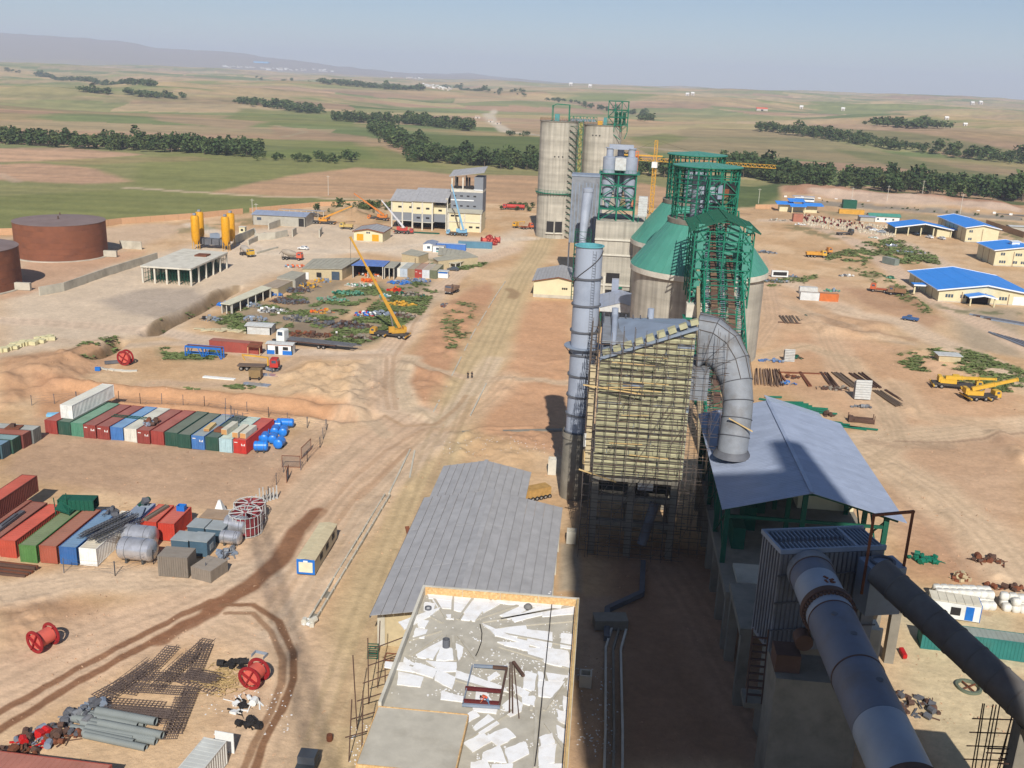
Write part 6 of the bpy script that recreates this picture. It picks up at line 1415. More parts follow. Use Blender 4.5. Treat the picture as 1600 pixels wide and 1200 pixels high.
def lower_yard():
 g_ = 'containers in the lower left yard'; L = 12.19
 sp = [(0,871,-.02,(196,74,52),'orange-red container left of the green one in the lower yard',(214,92,72)), (45.5,879,0,(84,132,66),'grass green container in the lower yard',(122,136,96)), (77,880,0,(172,84,62),'brick red container between green and blue in the lower yard',(170,110,88)),
          (108,882,0,(40,98,168),'strong blue container in the lower yard',(112,146,178)), (139,884,0,(232,230,222),'white container with stained roof at the end of the lower row',(212,200,176))]
 for px, py, r_, c, lb, rf in sp:
  if px == 0: x, y = at(15,871.5)
  else: x, y = at(px, py)
  container('container', lb, (x, y+L/2), r_, L, c, g_, roof=rf, door='far' if px not in (0,) else 'far')
 x, y = at(15,871.5); container('container', 'brown container with a boom on its roof left of the orange-red one', (x-2.75, y+L/2+.4), 0, L, (140,72,58), g_, roof=(158,100,84), door='far')
 container('container', 'red-brown container at the left image edge of the lower yard, second in', (x-5.4, y+L/2+.8), 0, L, (146,70,56), g_, roof=(160,98,82), door='far')
 container('container', 'orange-topped container stacked on the left edge of the lower yard', (x-6.2, y+L/2+4.0), 0, L, (132,64,52), g_, roof=(206,92,72), z=2.62, door='far')
 xb, yb = at(30,812,2.62); t = thing('jib_section', 'dark grey jib section lying on the brown container', 'jib', (x-2.9, y+5, 2.66), .02); m = MB()
 m.box(-.35,.35,-3.6,3.6,0,.35); m.box(-.2,.2,-2,2,.351,.6); m.build('beam', grey_d, t)
 # 20 ft trio
 for px, py, c, lb, rf in ((199,843,(110,124,176),'short violet-blue container behind the silver tanks',(150,162,176)), (229,846,(208,60,40),'left of two short bright red containers in the lower yard',(206,100,80)), (257,849,(204,58,40),'right of two short bright red containers, with a small blue box on top',(202,98,80))):
  x, y = at(px,py); container('container', lb, (x, y+3.9), 0, 6.06, c, g_, roof=rf, door='far', Hc=2.7)
  if px == 229: t = thing('wooden_beam', 'weathered timber beam across the left bright red container', 'beam', (x,y+3.6,2.72), -.2); MB().box(-.3,.3,-2.6,2.6,0,.35).build('body', paint((118,108,92)), t); MB().box(-.25,-.15,-2.5,2.5,.351,.42).build('edge', paint((90,84,72)), t)
  if px == 257: t = thing('toolbox', 'small bright blue open box on the right short red container', 'box', (x+.3,y+5.6,2.72), 0); m = MB(); m.box(-.6,.6,-.5,.5,0,.1); [m.box(*b) for b in ((-.6,.6,-.5,-.42,.1,.8),(-.6,.6,.42,.5,.1,.8),(-.6,-.52,-.42,.42,.1,.8),(.52,.6,-.42,.42,.1,.8))]; m.build('shell', bluep, t); MB().box(-.5,.5,-.4,.4,.101,.3).build('content', grey_d, t)
  if px == 199: t = thing('steel_plates', 'grey slanting steel plates on the violet-blue container', 'plates', (x+.1,y+3.2,2.72), .3); [MB().box(-.8+k*.06,.8+k*.06,-1.1+k*.1,1.1+k*.1,k*.1,k*.1+.06).build('plate', grey_s, t) for k in range(4)]; scrap('hoist_parts', 'dark winch parts at the far end of the violet-blue container', 'winch', (x-.2,y+6.0,2.72), .9, .6, 14, [grey_d, dgreen], .5)
 # green boxes on roofs
 x, y = at(120,796,2.62); t = thing('ribbed_box', 'dark green ribbed steel box lying open-ended on the container row', 'box', (x,y+.6,2.66), .12)
 m = MB(); m.box(-2.6,2.6,-1,1,0,.08); m.box(-2.6,2.6,.92,1,.08,1.6); m.box(-2.6,2.6,-1,-.92,.08,1.6); m.box(-2.6,2.6,-.92,.92,1.5,1.6); m.build('shell', dgreen, t)
 for k in range(9): MB().box(-2.6+k*.62,-2.45+k*.62,-1.08,-1.005,0,1.6).build('rib', dgreen, t)
 x, y = at(103,802,2.62); t = thing('green_bracket', 'dark green welded bracket with upright prongs on the brick red container', 'bracket', (x,y,2.64), 0); m = MB(); m.slab([(-1.2,-.8,.9),(1,-.8,.3),(1,.8,.3),(-1.2,.8,1.6)], .1); m.bar((-1.1,-.7,0), (-1.3,-.6,2.6), .1); m.bar((-.2,.7,0), (-.2,.8,2.8), .1); m.bar((.9,-.7,0), (.9,-.6,1.2), .1); m.build('body', dgreen, t)
 # truss bundle
 x, y = at(150,830,2.62); t = thing('truss_stack', 'heap of dark grey lattice trusses on the blue and white containers', 'trusses', (-66.6,119.6,2.66), -.35)
 for k in range(7):
  m = MB(); x0 = -1.7+k*.55; z = .15+(k % 3)*.4; 
  for o in (0,.38): m.bar((x0+o,-4.0+random.uniform(-.4,.4),z), (x0+o,4.2+random.uniform(-.4,.4),z), .07); m.bar((x0+o,-4,z+.35), (x0+o,4.1,z+.35), .07)
  for j in range(15): y0 = -3.9+j*.54; m.bar((x0,y0,z), (x0+.38,y0+.27,z+.35), .05); m.bar((x0+.38,y0+.27,z), (x0,y0+.54,z+.35), .05); m.bar((x0,y0,z+.35), (x0+.38,y0,z+.35), .05)
  m.build('truss', grey_d, t)
 scrap('clamp_pile', 'dark steel clamps at the far end of the blue container', 'clamps', (-69.3,125.2,2.64), .9, 1.3, 16, [grey_d], .5)
 # blue-grey machine boxes
 gb = paint((66,96,116)); gt = paint((150,158,160), .8)
 for k, (a, b, lb) in enumerate((((745,215),(822,250),'far left one of four blue boxes with grey lids'), ((825,222),(905,262),'far right one of four blue boxes with grey lids'), ((697,272),(785,290),'near left one of four blue boxes with grey lids'), ((777,320),(868,345),'near right one of four blue boxes with grey lids'))):
  cx = [-55.9,-53.0,-56.4,-53.4][k]; cy = [125.2,124.8,120.8,120.2][k]; hh = [2.0,2.1,2.0,2.4][k]
  t = thing('machine_box', lb, 'box', (cx,cy,0), -.03, 'blue machine boxes with grey lids'); MB().box(-1.25,1.25,-1.4,1.4,.12,hh).build('body', gb, t); MB().box(-1.32,1.32,-1.47,1.47,hh,hh+.12).build('lid', gt, t); MB().box(-1.2,1.2,-1.3,1.3,0,.12).build('skid', wood, t)
  MB().box(1.255,1.3,-.5,.6,.7,1.6).build('panel', gt, t)
 def crate(lb, px, py, w_, d_, h_, rz, c):
  x, y = at(px,py); t = thing('wooden_crate', lb, 'crate', (x,y,0), rz); MB().box(-w_/2+.03,w_/2-.03,-d_/2+.03,d_/2-.03,.05,h_-.03).build('core', paint((90,82,74)), t); n = int(h_/.22)
  n = int(w_/.3)
  for k in range(n): a = -w_/2+w_*k/n; MB().box(a+.015, a+w_/n-.015, -d_/2-.02, -d_/2+.025, 0, h_).build('plank', paint(c), t)
  n = int(d_/.3)
  for k in range(n):
   a = -d_/2+d_*k/n; MB().box(w_/2-.025, w_/2+.02, a+.03, a+d_/n-.015, 0, h_).build('plank', paint(c), t); MB().box(-w_/2, w_/2, a+.03, a+d_/n-.015, h_-.02, h_+.03).build('lid_plank', paint(tuple(min(255,v+16) for v in c)), t)
 crate('big weathered grey-brown plank crate in front of the blue boxes', 278, 893, 4.1, 3.0, 2.9, .02, (124,114,102)); crate('low weathered plank crate near the wire fence', 328, 898, 3.2, 3.6, 1.7, -.28, (138,126,112))
 # silver tanks
 sil = mat('silver_cladding', C(196,197,202), .3, .6, var=.08, stain=C(120,116,112), stain_amt=.35)
 x, y = at(213,879); drum_tank('insulated_tank', 'nearest of the two big silver-clad tanks in the lower yard', (x,y+.6), -.05, 1.55, 4.3, sil)
 x, y = at(214,860); drum_tank('insulated_tank', 'farther of the two big silver-clad tanks in the lower yard', (x,y+1.2), -.05, 1.5, 4.0, sil)
 x, y = at(361,851); drum_tank('insulated_tank', 'small silver tank nearest the fence corner, smaller one', (x,y), -.05, .95, 2.6, sil); x, y = at(368,838); drum_tank('insulated_tank', 'bigger of the two silver tanks under the caged wheels', (x,y+.6), -.05, 1.35, 2.9, sil)
 # caged wheels (cooling fan housings)
 for k, (px, py, lb) in enumerate(((384,822,'farther red cylindrical cage with eight spokes'), (377,840,'nearer red cylindrical cage with eight spokes, close to the silver tanks'))):
  x, y = at(px,py); t = thing('wheel_cage', lb, 'cage', (x,y+2.0,0), .2*k, 'red spoked cages'); h_ = 2.9+.2*k; R_ = 2.35
  MB().lathe([(R_-.25,.2),(R_-.25,h_-.1),(R_-.3,h_-.1),(R_-.3,.2)], n=32).build('inner_drum', paint((150,52,60)), t, True); n = 22
  for j in range(n): a = 2*PI*j/n; MB().bar((R_*math.cos(a),R_*math.sin(a),0), (R_*math.cos(a),R_*math.sin(a),h_), .09).build('upright', corr, t)
  for z in (.1, h_*.5, h_): MB().tube([(R_*math.cos(2*PI*j/n),R_*math.sin(2*PI*j/n),z) for j in range(n+1)], .06, 5).build('hoop', corr, t)
  for j in range(8): a = 2*PI*j/8+.2; MB().bar((.2*math.cos(a),.2*math.sin(a),h_+.08), (R_*math.cos(a),R_*math.sin(a),h_+.08), .1).build('spoke', corr, t)
  MB().cyl((0,0,h_-.1), (0,0,h_+.2), .28, n=10).build('hub', paint((150,52,60)), t)
 x, y = at(344,803); t = thing('white_cone', 'small white sheet pyramid hopper standing behind the cages', 'hopper', (x,y,0), .1); MB().cyl((0,0,.3), (0,0,2.3), 1.2, .25, n=4, a0=.78).build('body', white, t); MB().box(-1.4,1.4,-1.1,1.1,0,.28).build('base', white, t)
 x, y = at(410,785); t = thing('steel_brackets', 'row of pale grey upright steel brackets beside the cages', 'brackets', (x,y,0), .9)
 for k in range(9): m = MB(); m.box(-2.6+k*.62,-2.4+k*.62,-.5,.5,0,.2); m.bar((-2.5+k*.62,-.4,.2), (-2.5+k*.62,-.3,random.uniform(1.6,2.9)), .14); m.bar((-2.5+k*.62,.4,.2), (-2.5+k*.62,-.3,1.4), .12); m.build('bracket', corr, t)
 scrap('machine_parts', 'low grey steel profiles between the silver tanks and the low crate', 'steel parts', (*at(352,868),0), 1.7, 1.5, 20, [grey_s, duct], .5)
 x, y = at(326,818); tag(MB().cyl((0,0,0), (0,0,1.1), .25, n=10).build('post_with_pan', corr, loc=(x,y,0)), 'short pale post behind the blue boxes', 'post')
 x, y = at(340,826); t = thing('sheet_pen', 'low tan sheet box beside the small red container, open-topped', 'box', (x-.5,y+1,0)); MB().box(-2,2,-1.6,1.6,0,1.9).build('body', paint((150,124,100)), t); MB().box(-1.9,1.9,-1.5,1.5,1.9,1.95).build('lid', paint((168,140,112)), t)
 # rusty beams front left
 for k in range(6):
  x, y = at(22, 893); o = MB().box(-3.6,3.6,-.18,.18,0,.34).build('steel_beam', rust if k % 2 else rustd, loc=(x-1.2+.1*k,y-1.2+.42*k+ .1,.0 if k < 4 else .36), rz=-.05); tag(o, 'rusty steel beams stacked in front of the lower left containers', 'beam', 'rusty beams by the lower containers')
lower_yard()
# wire fence round the yard and the open gate leaves
def fence(label, pts, h=2.2, step=4., z=0):
 P = [np.array(at(*p)) for p in pts]; t = thing('wire_fence', label, 'fence', (float(P[0][0]),float(P[0][1]),0)); o = P[0]; m = MB()
 for a, b in zip(P[:-1], P[1:]):
  L = np.linalg.norm(b-a); n = max(1, int(L/step))
  for k in range(n+1):
   c = a+(b-a)*k/n-o; gz_ = ground_z(*(c+o)); MB().bar((c[0],c[1],gz_-.2), (c[0]+random.uniform(-.1,.1),c[1],gz_+h), .09).build('post', grey_d, t)
  for z_ in (.5,1.0,1.5,2.0): m.bar((*(a-o),z_), (*(b-o),z_), .018)
  for k in range(n):
   c = a+(b-a)*k/n-o; e = a+(b-a)*(k+1)/n-o; m.bar((*c,.3),(*e,2.0),.015); m.bar((*c,2.0),(*e,.3),.015)
 m.build('wire', grey_d, t)
fence('thin wire fence on dark posts curving down the right side of the lower yard', [(443,738),(420,780),(390,830),(350,880),(322,902)])
fence('thin wire fence on dark posts along the front of the lower left yard', [(300,892),(240,882),(180,900),(100,895)])
fence('thin wire fence on dark posts behind the blue vessels', [(510,672),(500,700),(480,722),(470,735)])
fence('thin wire fence along the top of the earth bank behind the container row', [(50,635),(120,628),(220,636),(320,640),(420,655),(480,668),(510,672)])
def gates():
 for i, (p, q, lb) in enumerate((((441,730),(469,731),'left open leaf of the yard gate, facing the camera'), ((471,718),(486,703),'mesh gate leaf swung back along the fence above the gateway'), ((448,755),(451,745),'narrow mesh gate leaf standing edge-on below the gateway'))):
  a = at(*p); b = at(*q); t = thing('gate_leaf', lb, 'gate', (a[0],a[1],0)); dx, dy = b[0]-a[0], b[1]-a[1]; m = MB()
  for f in (0,1): m.bar((dx*f,dy*f,0), (dx*f,dy*f,2.2), .09)
  for z in (.1,2.15): m.bar((0,0,z), (dx,dy,z), .09)
  m.build('frame', rust, t); m = MB()
  for k in range(1,14): f = k/14; m.bar((dx*f,dy*f,.1), (dx*f,dy*f,2.1), .02)
  for z in np.arange(.3,2.1,.22): m.bar((0,0,z), (dx,dy,z), .02)
  m.build('mesh', grey_d, t)
gates()

# ================================================================== LOWER LEFT: spools, rebar cages, pipes, scrap
def lower_left():
 x, y = at(66,1016); spool('red and pink cable spool lying alone left of the damp wheel track', (x,y+.4), 1.2, 1.4, 2.2)
 x, y = at(396,1073); spool('red and pink cable spool beside the tangle of rebar and ropes', (x,y+.4), 1.35, 1.4, 1.9)
 x, y = at(400,1036); t = thing('basin', 'small grey open box behind the right-hand cable spool', 'box', (x,y+1.2,0), -.2); MB().box(-.8,.8,-.5,.5,0,.1).build('base', grey_s, t); m = MB(); m.box(-.8,.8,.45,.5,.1,.5); m.box(-.8,-.75,-.5,.44,.1,.5); m.box(.75,.8,-.5,.44,.1,.5); m.build('sides', grey_s, t)
 # rebar cages as long lattice mats
 C_ = [((262,1058),(325,1000),9.5), ((300,1065),(322,1010),8.0), ((200,1090),(270,1015),9.0), ((165,1098),(235,1045),8.0), ((150,1090),(222,1050),7.5), ((270,1120),(165,1112),8), ((300,1085),(180,1078),9), ((290,1060),(340,1070),4), ((255,1105),(165,1098),8), ((272,1150),(300,1080),6.5), ((262,1160),(285,1095),6.5), ((240,1085),(300,1030),7), ((280,1060),(340,1080),5), ((170,1120),(270,1128),8), ((215,1060),(330,1066),9)]
 sk_ = mat('rebar_steel', C(104,90,84), .8, var=.2)
 for k, (a, b, L) in enumerate(C_):
  p = np.array(at(*a)); q = np.array(at(*b)); d = q-p; L = np.linalg.norm(d); rz = math.atan2(d[1], d[0]); t = thing('rebar_cage', 'rusty rebar '+('cage' if k % 2 else 'mat')+' in the lower left heap, '+['reaching farthest up-right','upper right, beside the farthest-reaching one','long one on the upper left','leftmost slanting one','lower leftmost slanting one','lying across the middle','lying across, just above the pipes','short, at the right end toward the ropes','lying across the lower middle','steep one at the lower right','steepest, at the lower right corner','slanting through the centre','short slanting one toward the spool','low one lying across at the left','long one across the top centre'][k], 'rebar cage', (p[0],p[1],.1+.16*(k % 4)), rz, 'rebar cages in the lower left heap'); m = MB(); w_ = .75
  for y_ in np.linspace(-w_, w_, 5): m.bar((0,y_,0), (L+random.uniform(-.6,.6),y_+random.uniform(-.1,.1),0), .065); m.bar((0,y_,.45), (L+random.uniform(-.6,.6),y_,.45), .045) if k % 2 else None
  n = int(L/.42)
  for j in range(n+1): x_ = L*j/n; m.bar((x_,-w_-.1,.03), (x_+random.uniform(-.06,.06),w_+.1,.03), .055); (m.bar((x_,-w_,0), (x_,-w_,.5), .035), m.bar((x_,w_,0), (x_,w_,.5), .035), m.bar((x_,-w_,.48), (x_,w_,.48), .035)) if k % 2 and j % 2 else None
  m.build('bars', sk_, t)
 m = MB()       # coiled ropes
 for k in range(60):
  px, py = random.gauss(345,20), random.gauss(1062,11); x, y = at(px,py); r = random.uniform(.4,1.3); n = 9; a0 = random.uniform(0,6); m.tube([(x+r*math.cos(a0+j*.6)*random.uniform(.8,1.2), y+r*.7*math.sin(a0+j*.6), .08+.2*random.random()) for j in range(n)], .035, 4)
 o = m.build('rope_tangle', mat('tan_rope', C(176,150,104), .9, var=.2)); tag(o, 'tangle of tan ropes and offcuts between the rebar cages and the spool', 'ropes', kind='stuff')
 for k, (px, py, lb, rx, ry) in enumerate(((365,1040,'black plastic scraps above the rope tangle',1.6,.7), (378,1104,'black and white plastic rubbish strewn below the spool',1.9,1.6), (390,1135,'black plastic strip among rubbish above the white cabin',1.4,.6))):
  scrap('rubbish', lb, 'rubbish', (*at(px,py),0), rx, ry, 26, [black, white] if k == 1 else [black], .15)
 # pipes
 pm = mat('grey_pipe', C(128,134,132), .7, var=.08, scale=.5)
 PP = [(150,1138,8.2,.42,0),(152,1131,6.6,.42,0),(165,1128,6.2,.4,0),(178,1131,6.8,.44,.5),(160,1145,7.6,.4,0),(170,1152,7.8,.42,0),(150,1157,5.8,.38,0),(185,1150,7.2,.4,.45),(140,1150,7,.36,0),(195,1158,4.2,.36,0),(160,1163,7,.36,0)]
 for k, (px, py, L, r, z) in enumerate(PP):
  x, y = at(px+20,py); t = MB(); t.lathe([(r,-L/2),(r,L/2),(r*.86,L/2),(r*.86,-L/2),(r,-L/2)], n=16); t.v = [(zz, xx, yy+r+z) for xx, yy, zz in t.v]
  o = t.build('steel_pipe', pm, None, True, (x,y,0), -.12+random.uniform(-.03,.03)); tag(o, 'grey steel pipe in the lower left pile, '+['farthest back','second from the back','short one in the second row','thick one lying on top','middle long one','long one just behind the front','short front-left one','shorter one lying on top in front','left one beside the couplings','shortest, at the right','frontmost'][k], 'pipe', 'grey pipes in the lower left')
 for k, (px, py, lb, ms) in enumerate(((95,1148,'heap of rusty steel boxes and offcuts left of the grey pipes',[rustd,rust,grey_d]), (55,1160,'red and grey scrap machinery at the far left bottom',[red,grey_s,rustd]), (130,1125,'grey pipe bends and couplings above the pipes',[grey_d,duct]), (20,1185,'rusty offcuts at the lower left image corner',[rustd,rust]), (150,1108,'short grey couplings beside the rebar heap',[grey_s,grey_d]))):
  scrap('scrap_heap', lb, 'scrap', (*at(px,py),0), 2.2 if k != 4 else 1.4, 1.7 if k != 4 else .9, 60, ms, 1.0)
 # red container roof at bottom edge
 x, y = at(120,1215); container('container', 'faded red container whose roof is cut by the bottom image edge', (x-2,y-1.8), PI/2-.03, 12.19, (168,74,60), 'containers in the lower left yard', roof=(182,112,94))
 # white cabin
 x, y = at(300,1215); container('cabin_container', 'pale ribbed cabin container at the bottom with an opened white side hatch', (x+1.0,y-.4), -.13, 6.06, (206,206,200), None, roof=(196,198,192), cat='cabin')
 x, y = at(355,1175); t = thing('hatch_board', 'white board with dark window leaning at the end of the pale cabin', 'board', (x-.2,y,0), -.1); MB().box(-1,1,-.05,.05,0,2.3).build('panel', white, t); MB().box(-.5,-.1,-.09,-.053,.5,1.1).build('window', dark, t)
 x, y = at(515,1157); tag(MB().lathe([(.3,0),(.34,.3),(.3,.7),(.0,.7)], n=12).build('oil_drum', rust, None, True, (x,y,0)), 'small rusty drum standing alone on the sand', 'drum')
 x, y = at(485,1196); t = thing('small_truck', 'dark grey small truck just entering at the bottom edge', 'truck', (x,y-1,0), 0); MB().box(-.9,.9,-2,1.2,.5,1.2).build('body', paint((60,66,72)), t); MB().box(-.85,.85,-.4,1.0,1.2,2.0).build('cab', paint((70,78,88)), t)
lower_left()
# caravan, long drain channel
def middle():
 a = np.array(at(478,900)); b = np.array(at(522,830)); 
 t = thing('site_cabin', 'long narrow site cabin with dusty quilted roof and blue-framed end beside the drain channel', 'cabin', (float(at(478,901)[0]),float(at(478,901)[1]),0), .01); L = 11.6; W = 2.5
 MB().box(-W/2, W/2, .06, L, .35, 2.5).build('body', paint((186,172,142)), t)
 for k in range(11): y0 = k*L/11; MB().slab([(-W/2-.08,y0+.03,2.52),(0,y0+.03,2.75),(0,y0+L/11-.03,2.75),(-W/2-.08,y0+L/11-.03,2.52)], .07).build('roof_quilt', paint((206,190,150), .95), t); MB().slab([(0,y0+.03,2.75),(W/2+.08,y0+.03,2.52),(W/2+.08,y0+L/11-.03,2.52),(0,y0+L/11-.03,2.75)], .07).build('roof_quilt', paint((200,184,146), .95), t)
 MB().box(-W/2, W/2, 0, .055, .35, 2.55).build('blue_end', bluep, t); MB().box(-W/2+.3, W/2-.3, -.03, -.003, .65, 2.15).build('end_panel', paint((224,214,180)), t); MB().box(-.3, .3, -.06, -.031, 2.16, 2.4).build('vent', white, t)
 for y in (2.6, 5.6, 8.8): MB().box(W/2+.003, W/2+.05, y, y+1.2, 1.2, 2.0).build('window', dark, t)
 for y in (1.5, L-1.5): MB().box(-W/2+.1, W/2-.1, y, y+.3, 0, .34).build('skid', rustd, t)
 # drain channel with two kerb walls
 t = thing('drain_channel', 'long straight open concrete drain channel left of the main road', 'drain', (0,0,0)); A = np.array(at(485,976)); B = np.array(at(606,775)); n = 14
 for k in range(n):
  p = A+(B-A)*k/n; q = A+(B-A)*((k+1)/n-.006); 
  for o in (-.42,.42): MB().bar((p[0]+o,p[1],.26), (q[0]+o,q[1],.26), .2, .5).build('kerb', conc, t)
  MB().bar((p[0],p[1],.012), (q[0],q[1],.012), .62, .04).build('bed', conc_d, t)
 scrap('rubble', 'little heap of white rubble at the near end of the drain channel', 'rubble', (*at(484,975),0), .7, .6, 22, [white, conc_l], .3, bars=False)
 for nm, pts, lb in (('kerb',[(608,772),(641,703)],'low concrete kerb continuing the drain channel to the crossroads'), ('kerb',[(677,645),(700,600)],'low concrete kerb beside the crossroads mound'), ('kerb',[(703,594),(740,520),(775,462),(790,440)],'long low kerb along the left side of the main road'), ('kerb',[(712,702),(722,678)],'short kerb stub right of the crossroads'), ('kerb',[(722,676),(888,672)],'pale channel running across to the stack shadow'), ('kerb',[(640,748),(648,705)],'kerb at the corner by the warehouse road'), ('kerb',[(735,650),(760,600)],'low kerb on the right side of the main road')):
  P = [at(*p) for p in pts]; m = MB(); o = P[0]
  for p, q in zip(P[:-1], P[1:]): m.bar((p[0]-o[0],p[1]-o[1],.06), (q[0]-o[0],q[1]-o[1],.06), .28 if 'across' not in lb else 1.1, .3)
  tag(m.build('kerb', conc if 'across' not in lb else conc_d, loc=(o[0],o[1],0)), lb, 'kerb')
 # two walkers
 sh = mat('dark_jacket', C(52,48,48), .9); tr = mat('dark_trousers', C(56,52,56), .9); sk = MATS['skin']; hr = MATS['dark_hair']
 x, y = at(731,592); person('person', 'left one of two workers in dark clothes walking on the main road', (x,y,.02), 2.8, 'walk', sh, tr, sk, hr)
 x, y = at(737,592); person('person', 'right one of two workers in dark clothes walking on the main road', (x,y+.3,.02), 2.9, 'walk', tr, sh, sk, hr)
 # yellow bus beside the small hall
 x, y = at(838,778); t = thing('yellow_machine', 'yellow-ended tracked machine parked beside the small grey-roofed hall', 'machine', (x,y,0), -.95); MB().box(-1,1,-2.6,2.2,.6,2.0).build('body', mat('dusty_tan', C(176,140,84), .8, var=.2), t); MB().box(-1.02,1.02,-2.9,-2.61,.5,2.1).build('front', yellow, t)
 for s in (-1,1):
  for k in range(6): wheel(t, (s*1.0,-2.1+k*.8,.38), .38, .3)
 for px, py, h, lb in ((862,742,2.9,'pale concrete block shaft standing behind the small grey-roofed hall'), (892,850,2.0,'hollow concrete block pillar right of the big grey roof'), (914,1075,1.6,'hollow concrete block standing right of the foam roof')):
  x, y = at(px,py); t = thing('concrete_shaft', lb, 'shaft', (x,y+.6,0)); m = MB(); [m.box(*b) for b in ((-.7,.7,-.7,-.5,0,h),(-.7,.7,.5,.7,0,h),(-.7,-.5,-.498,.498,0,h),(.5,.7,-.498,.498,0,h))]; m.build('walls', conc_l, t); MB().box(-.49,.49,-.49,.49,0,h*.5).build('core', dark, t)
 x, y = at(582,1030); t = thing('green_gate', 'small dark green ladder-like steel gate leaning by the warehouse corner', 'gate', (x,y,0), .1); m = MB(); [m.bar((s,0,0), (s,.5,1.8), .1) for s in (-.6,.6)]; [m.bar((-.6,.05+.06*k,.1+k*.28), (.6,.05+.06*k,.1+k*.28), .09) for k in range(7)]; m.build('frame', dgreen, t)
 x, y = at(638,840); t = thing('rusty_skip', 'small rusty wheelbarrow-like frame left of the big grey roof', 'skip', (x,y,0), .4); MB().slab([(-.3,-1,.6),(.3,-1,.6),(.3,1,1.4),(-.3,1,1.4)], .2).build('body', rust, t); MB().bar((0,-.9,0), (0,-.9,.5), .12).build('leg', rustd, t); MB().bar((0,.9,0), (0,.9,1.2), .12).build('leg', rustd, t)
 # pole scaffold with planks left of the annex
 t = thing('scaffold', 'loose pole scaffold leaning at the left of the slab annex', 'scaffold', (0,0,0)); m = MB()
 for px, py, h in ((545,1190,7),(558,1140,9),(576,1100,8),(590,1075,8.5),(602,1110,6.5),(565,1200,9)): x, y = at(px,py); m.bar((x,y,0), (x+random.uniform(-.5,.5),y+random.uniform(-.3,.3),h), .1)
 for k in range(6): x, y = at(552+k*9,1180-k*17); m.bar((x-.8,y,2+k*.9), (x+2.4,y+1.8,2.2+k), .09)
 m.build('poles', rustd, t); 
 x, y = at(600,1078); m = MB(); [m.bar((x+a,y+b,3.8), (x+c,y+d,3.8), .1) for a,b,c,d in ((0,0,1.6,0),(0,1.4,1.6,1.4),(0,0,0,1.4),(1.6,0,1.6,1.4))]; m.build('top_frame', rust, t)
 m = MB()
 for _ in range(420):
  px, py = random.choice([(random.uniform(900,965),random.uniform(1040,1200)), (random.uniform(545,600),random.uniform(1130,1200)), (random.uniform(900,960),random.uniform(1140,1200)), (random.uniform(690,880),random.uniform(690,712)), (random.uniform(320,460),random.uniform(1080,1150))]); x, y = at(px,py); s = random.uniform(.06,.2); m.cbox((x,y,ground_z(x,y)+.05), (s,s*random.uniform(.4,1),.05), random.uniform(0,3))
 tag(m.build('litter', foam), 'scattered white scraps on the ground', 'litter', kind='stuff')
 # drain trench and conduits in the shade right of the foam roof
 t = thing('pipe_trench', 'twin concrete-walled trench running between foam roof and kiln', 'trench', (0,0,0))
 P = [(3.2,70),(3.4,88),(3.3,104),(4.0,108.5)]
 for o in (0,.9,1.8):
  m = MB()
  for p, q in zip(P[:-1], P[1:]): m.bar((p[0]+o,p[1],.3), (q[0]+o,q[1],.3), .25, .6)
  m.build('wall', conc_l if o != .9 else conc_d, t)
 m = MB(); [m.bar((p[0],p[1],.5), (q[0],q[1],.5), .7, .7) for p, q in (((3.4,113),(8,118)),((3.4,106),(3.4,113)),((8,118),(8.4,127)))]; m.build('conduit', grey_d, t)
 MB().cbox((3.8,109.6,.8), (4.2,2.2,1.3), .15).build('pit', conc_d, t)
middle()
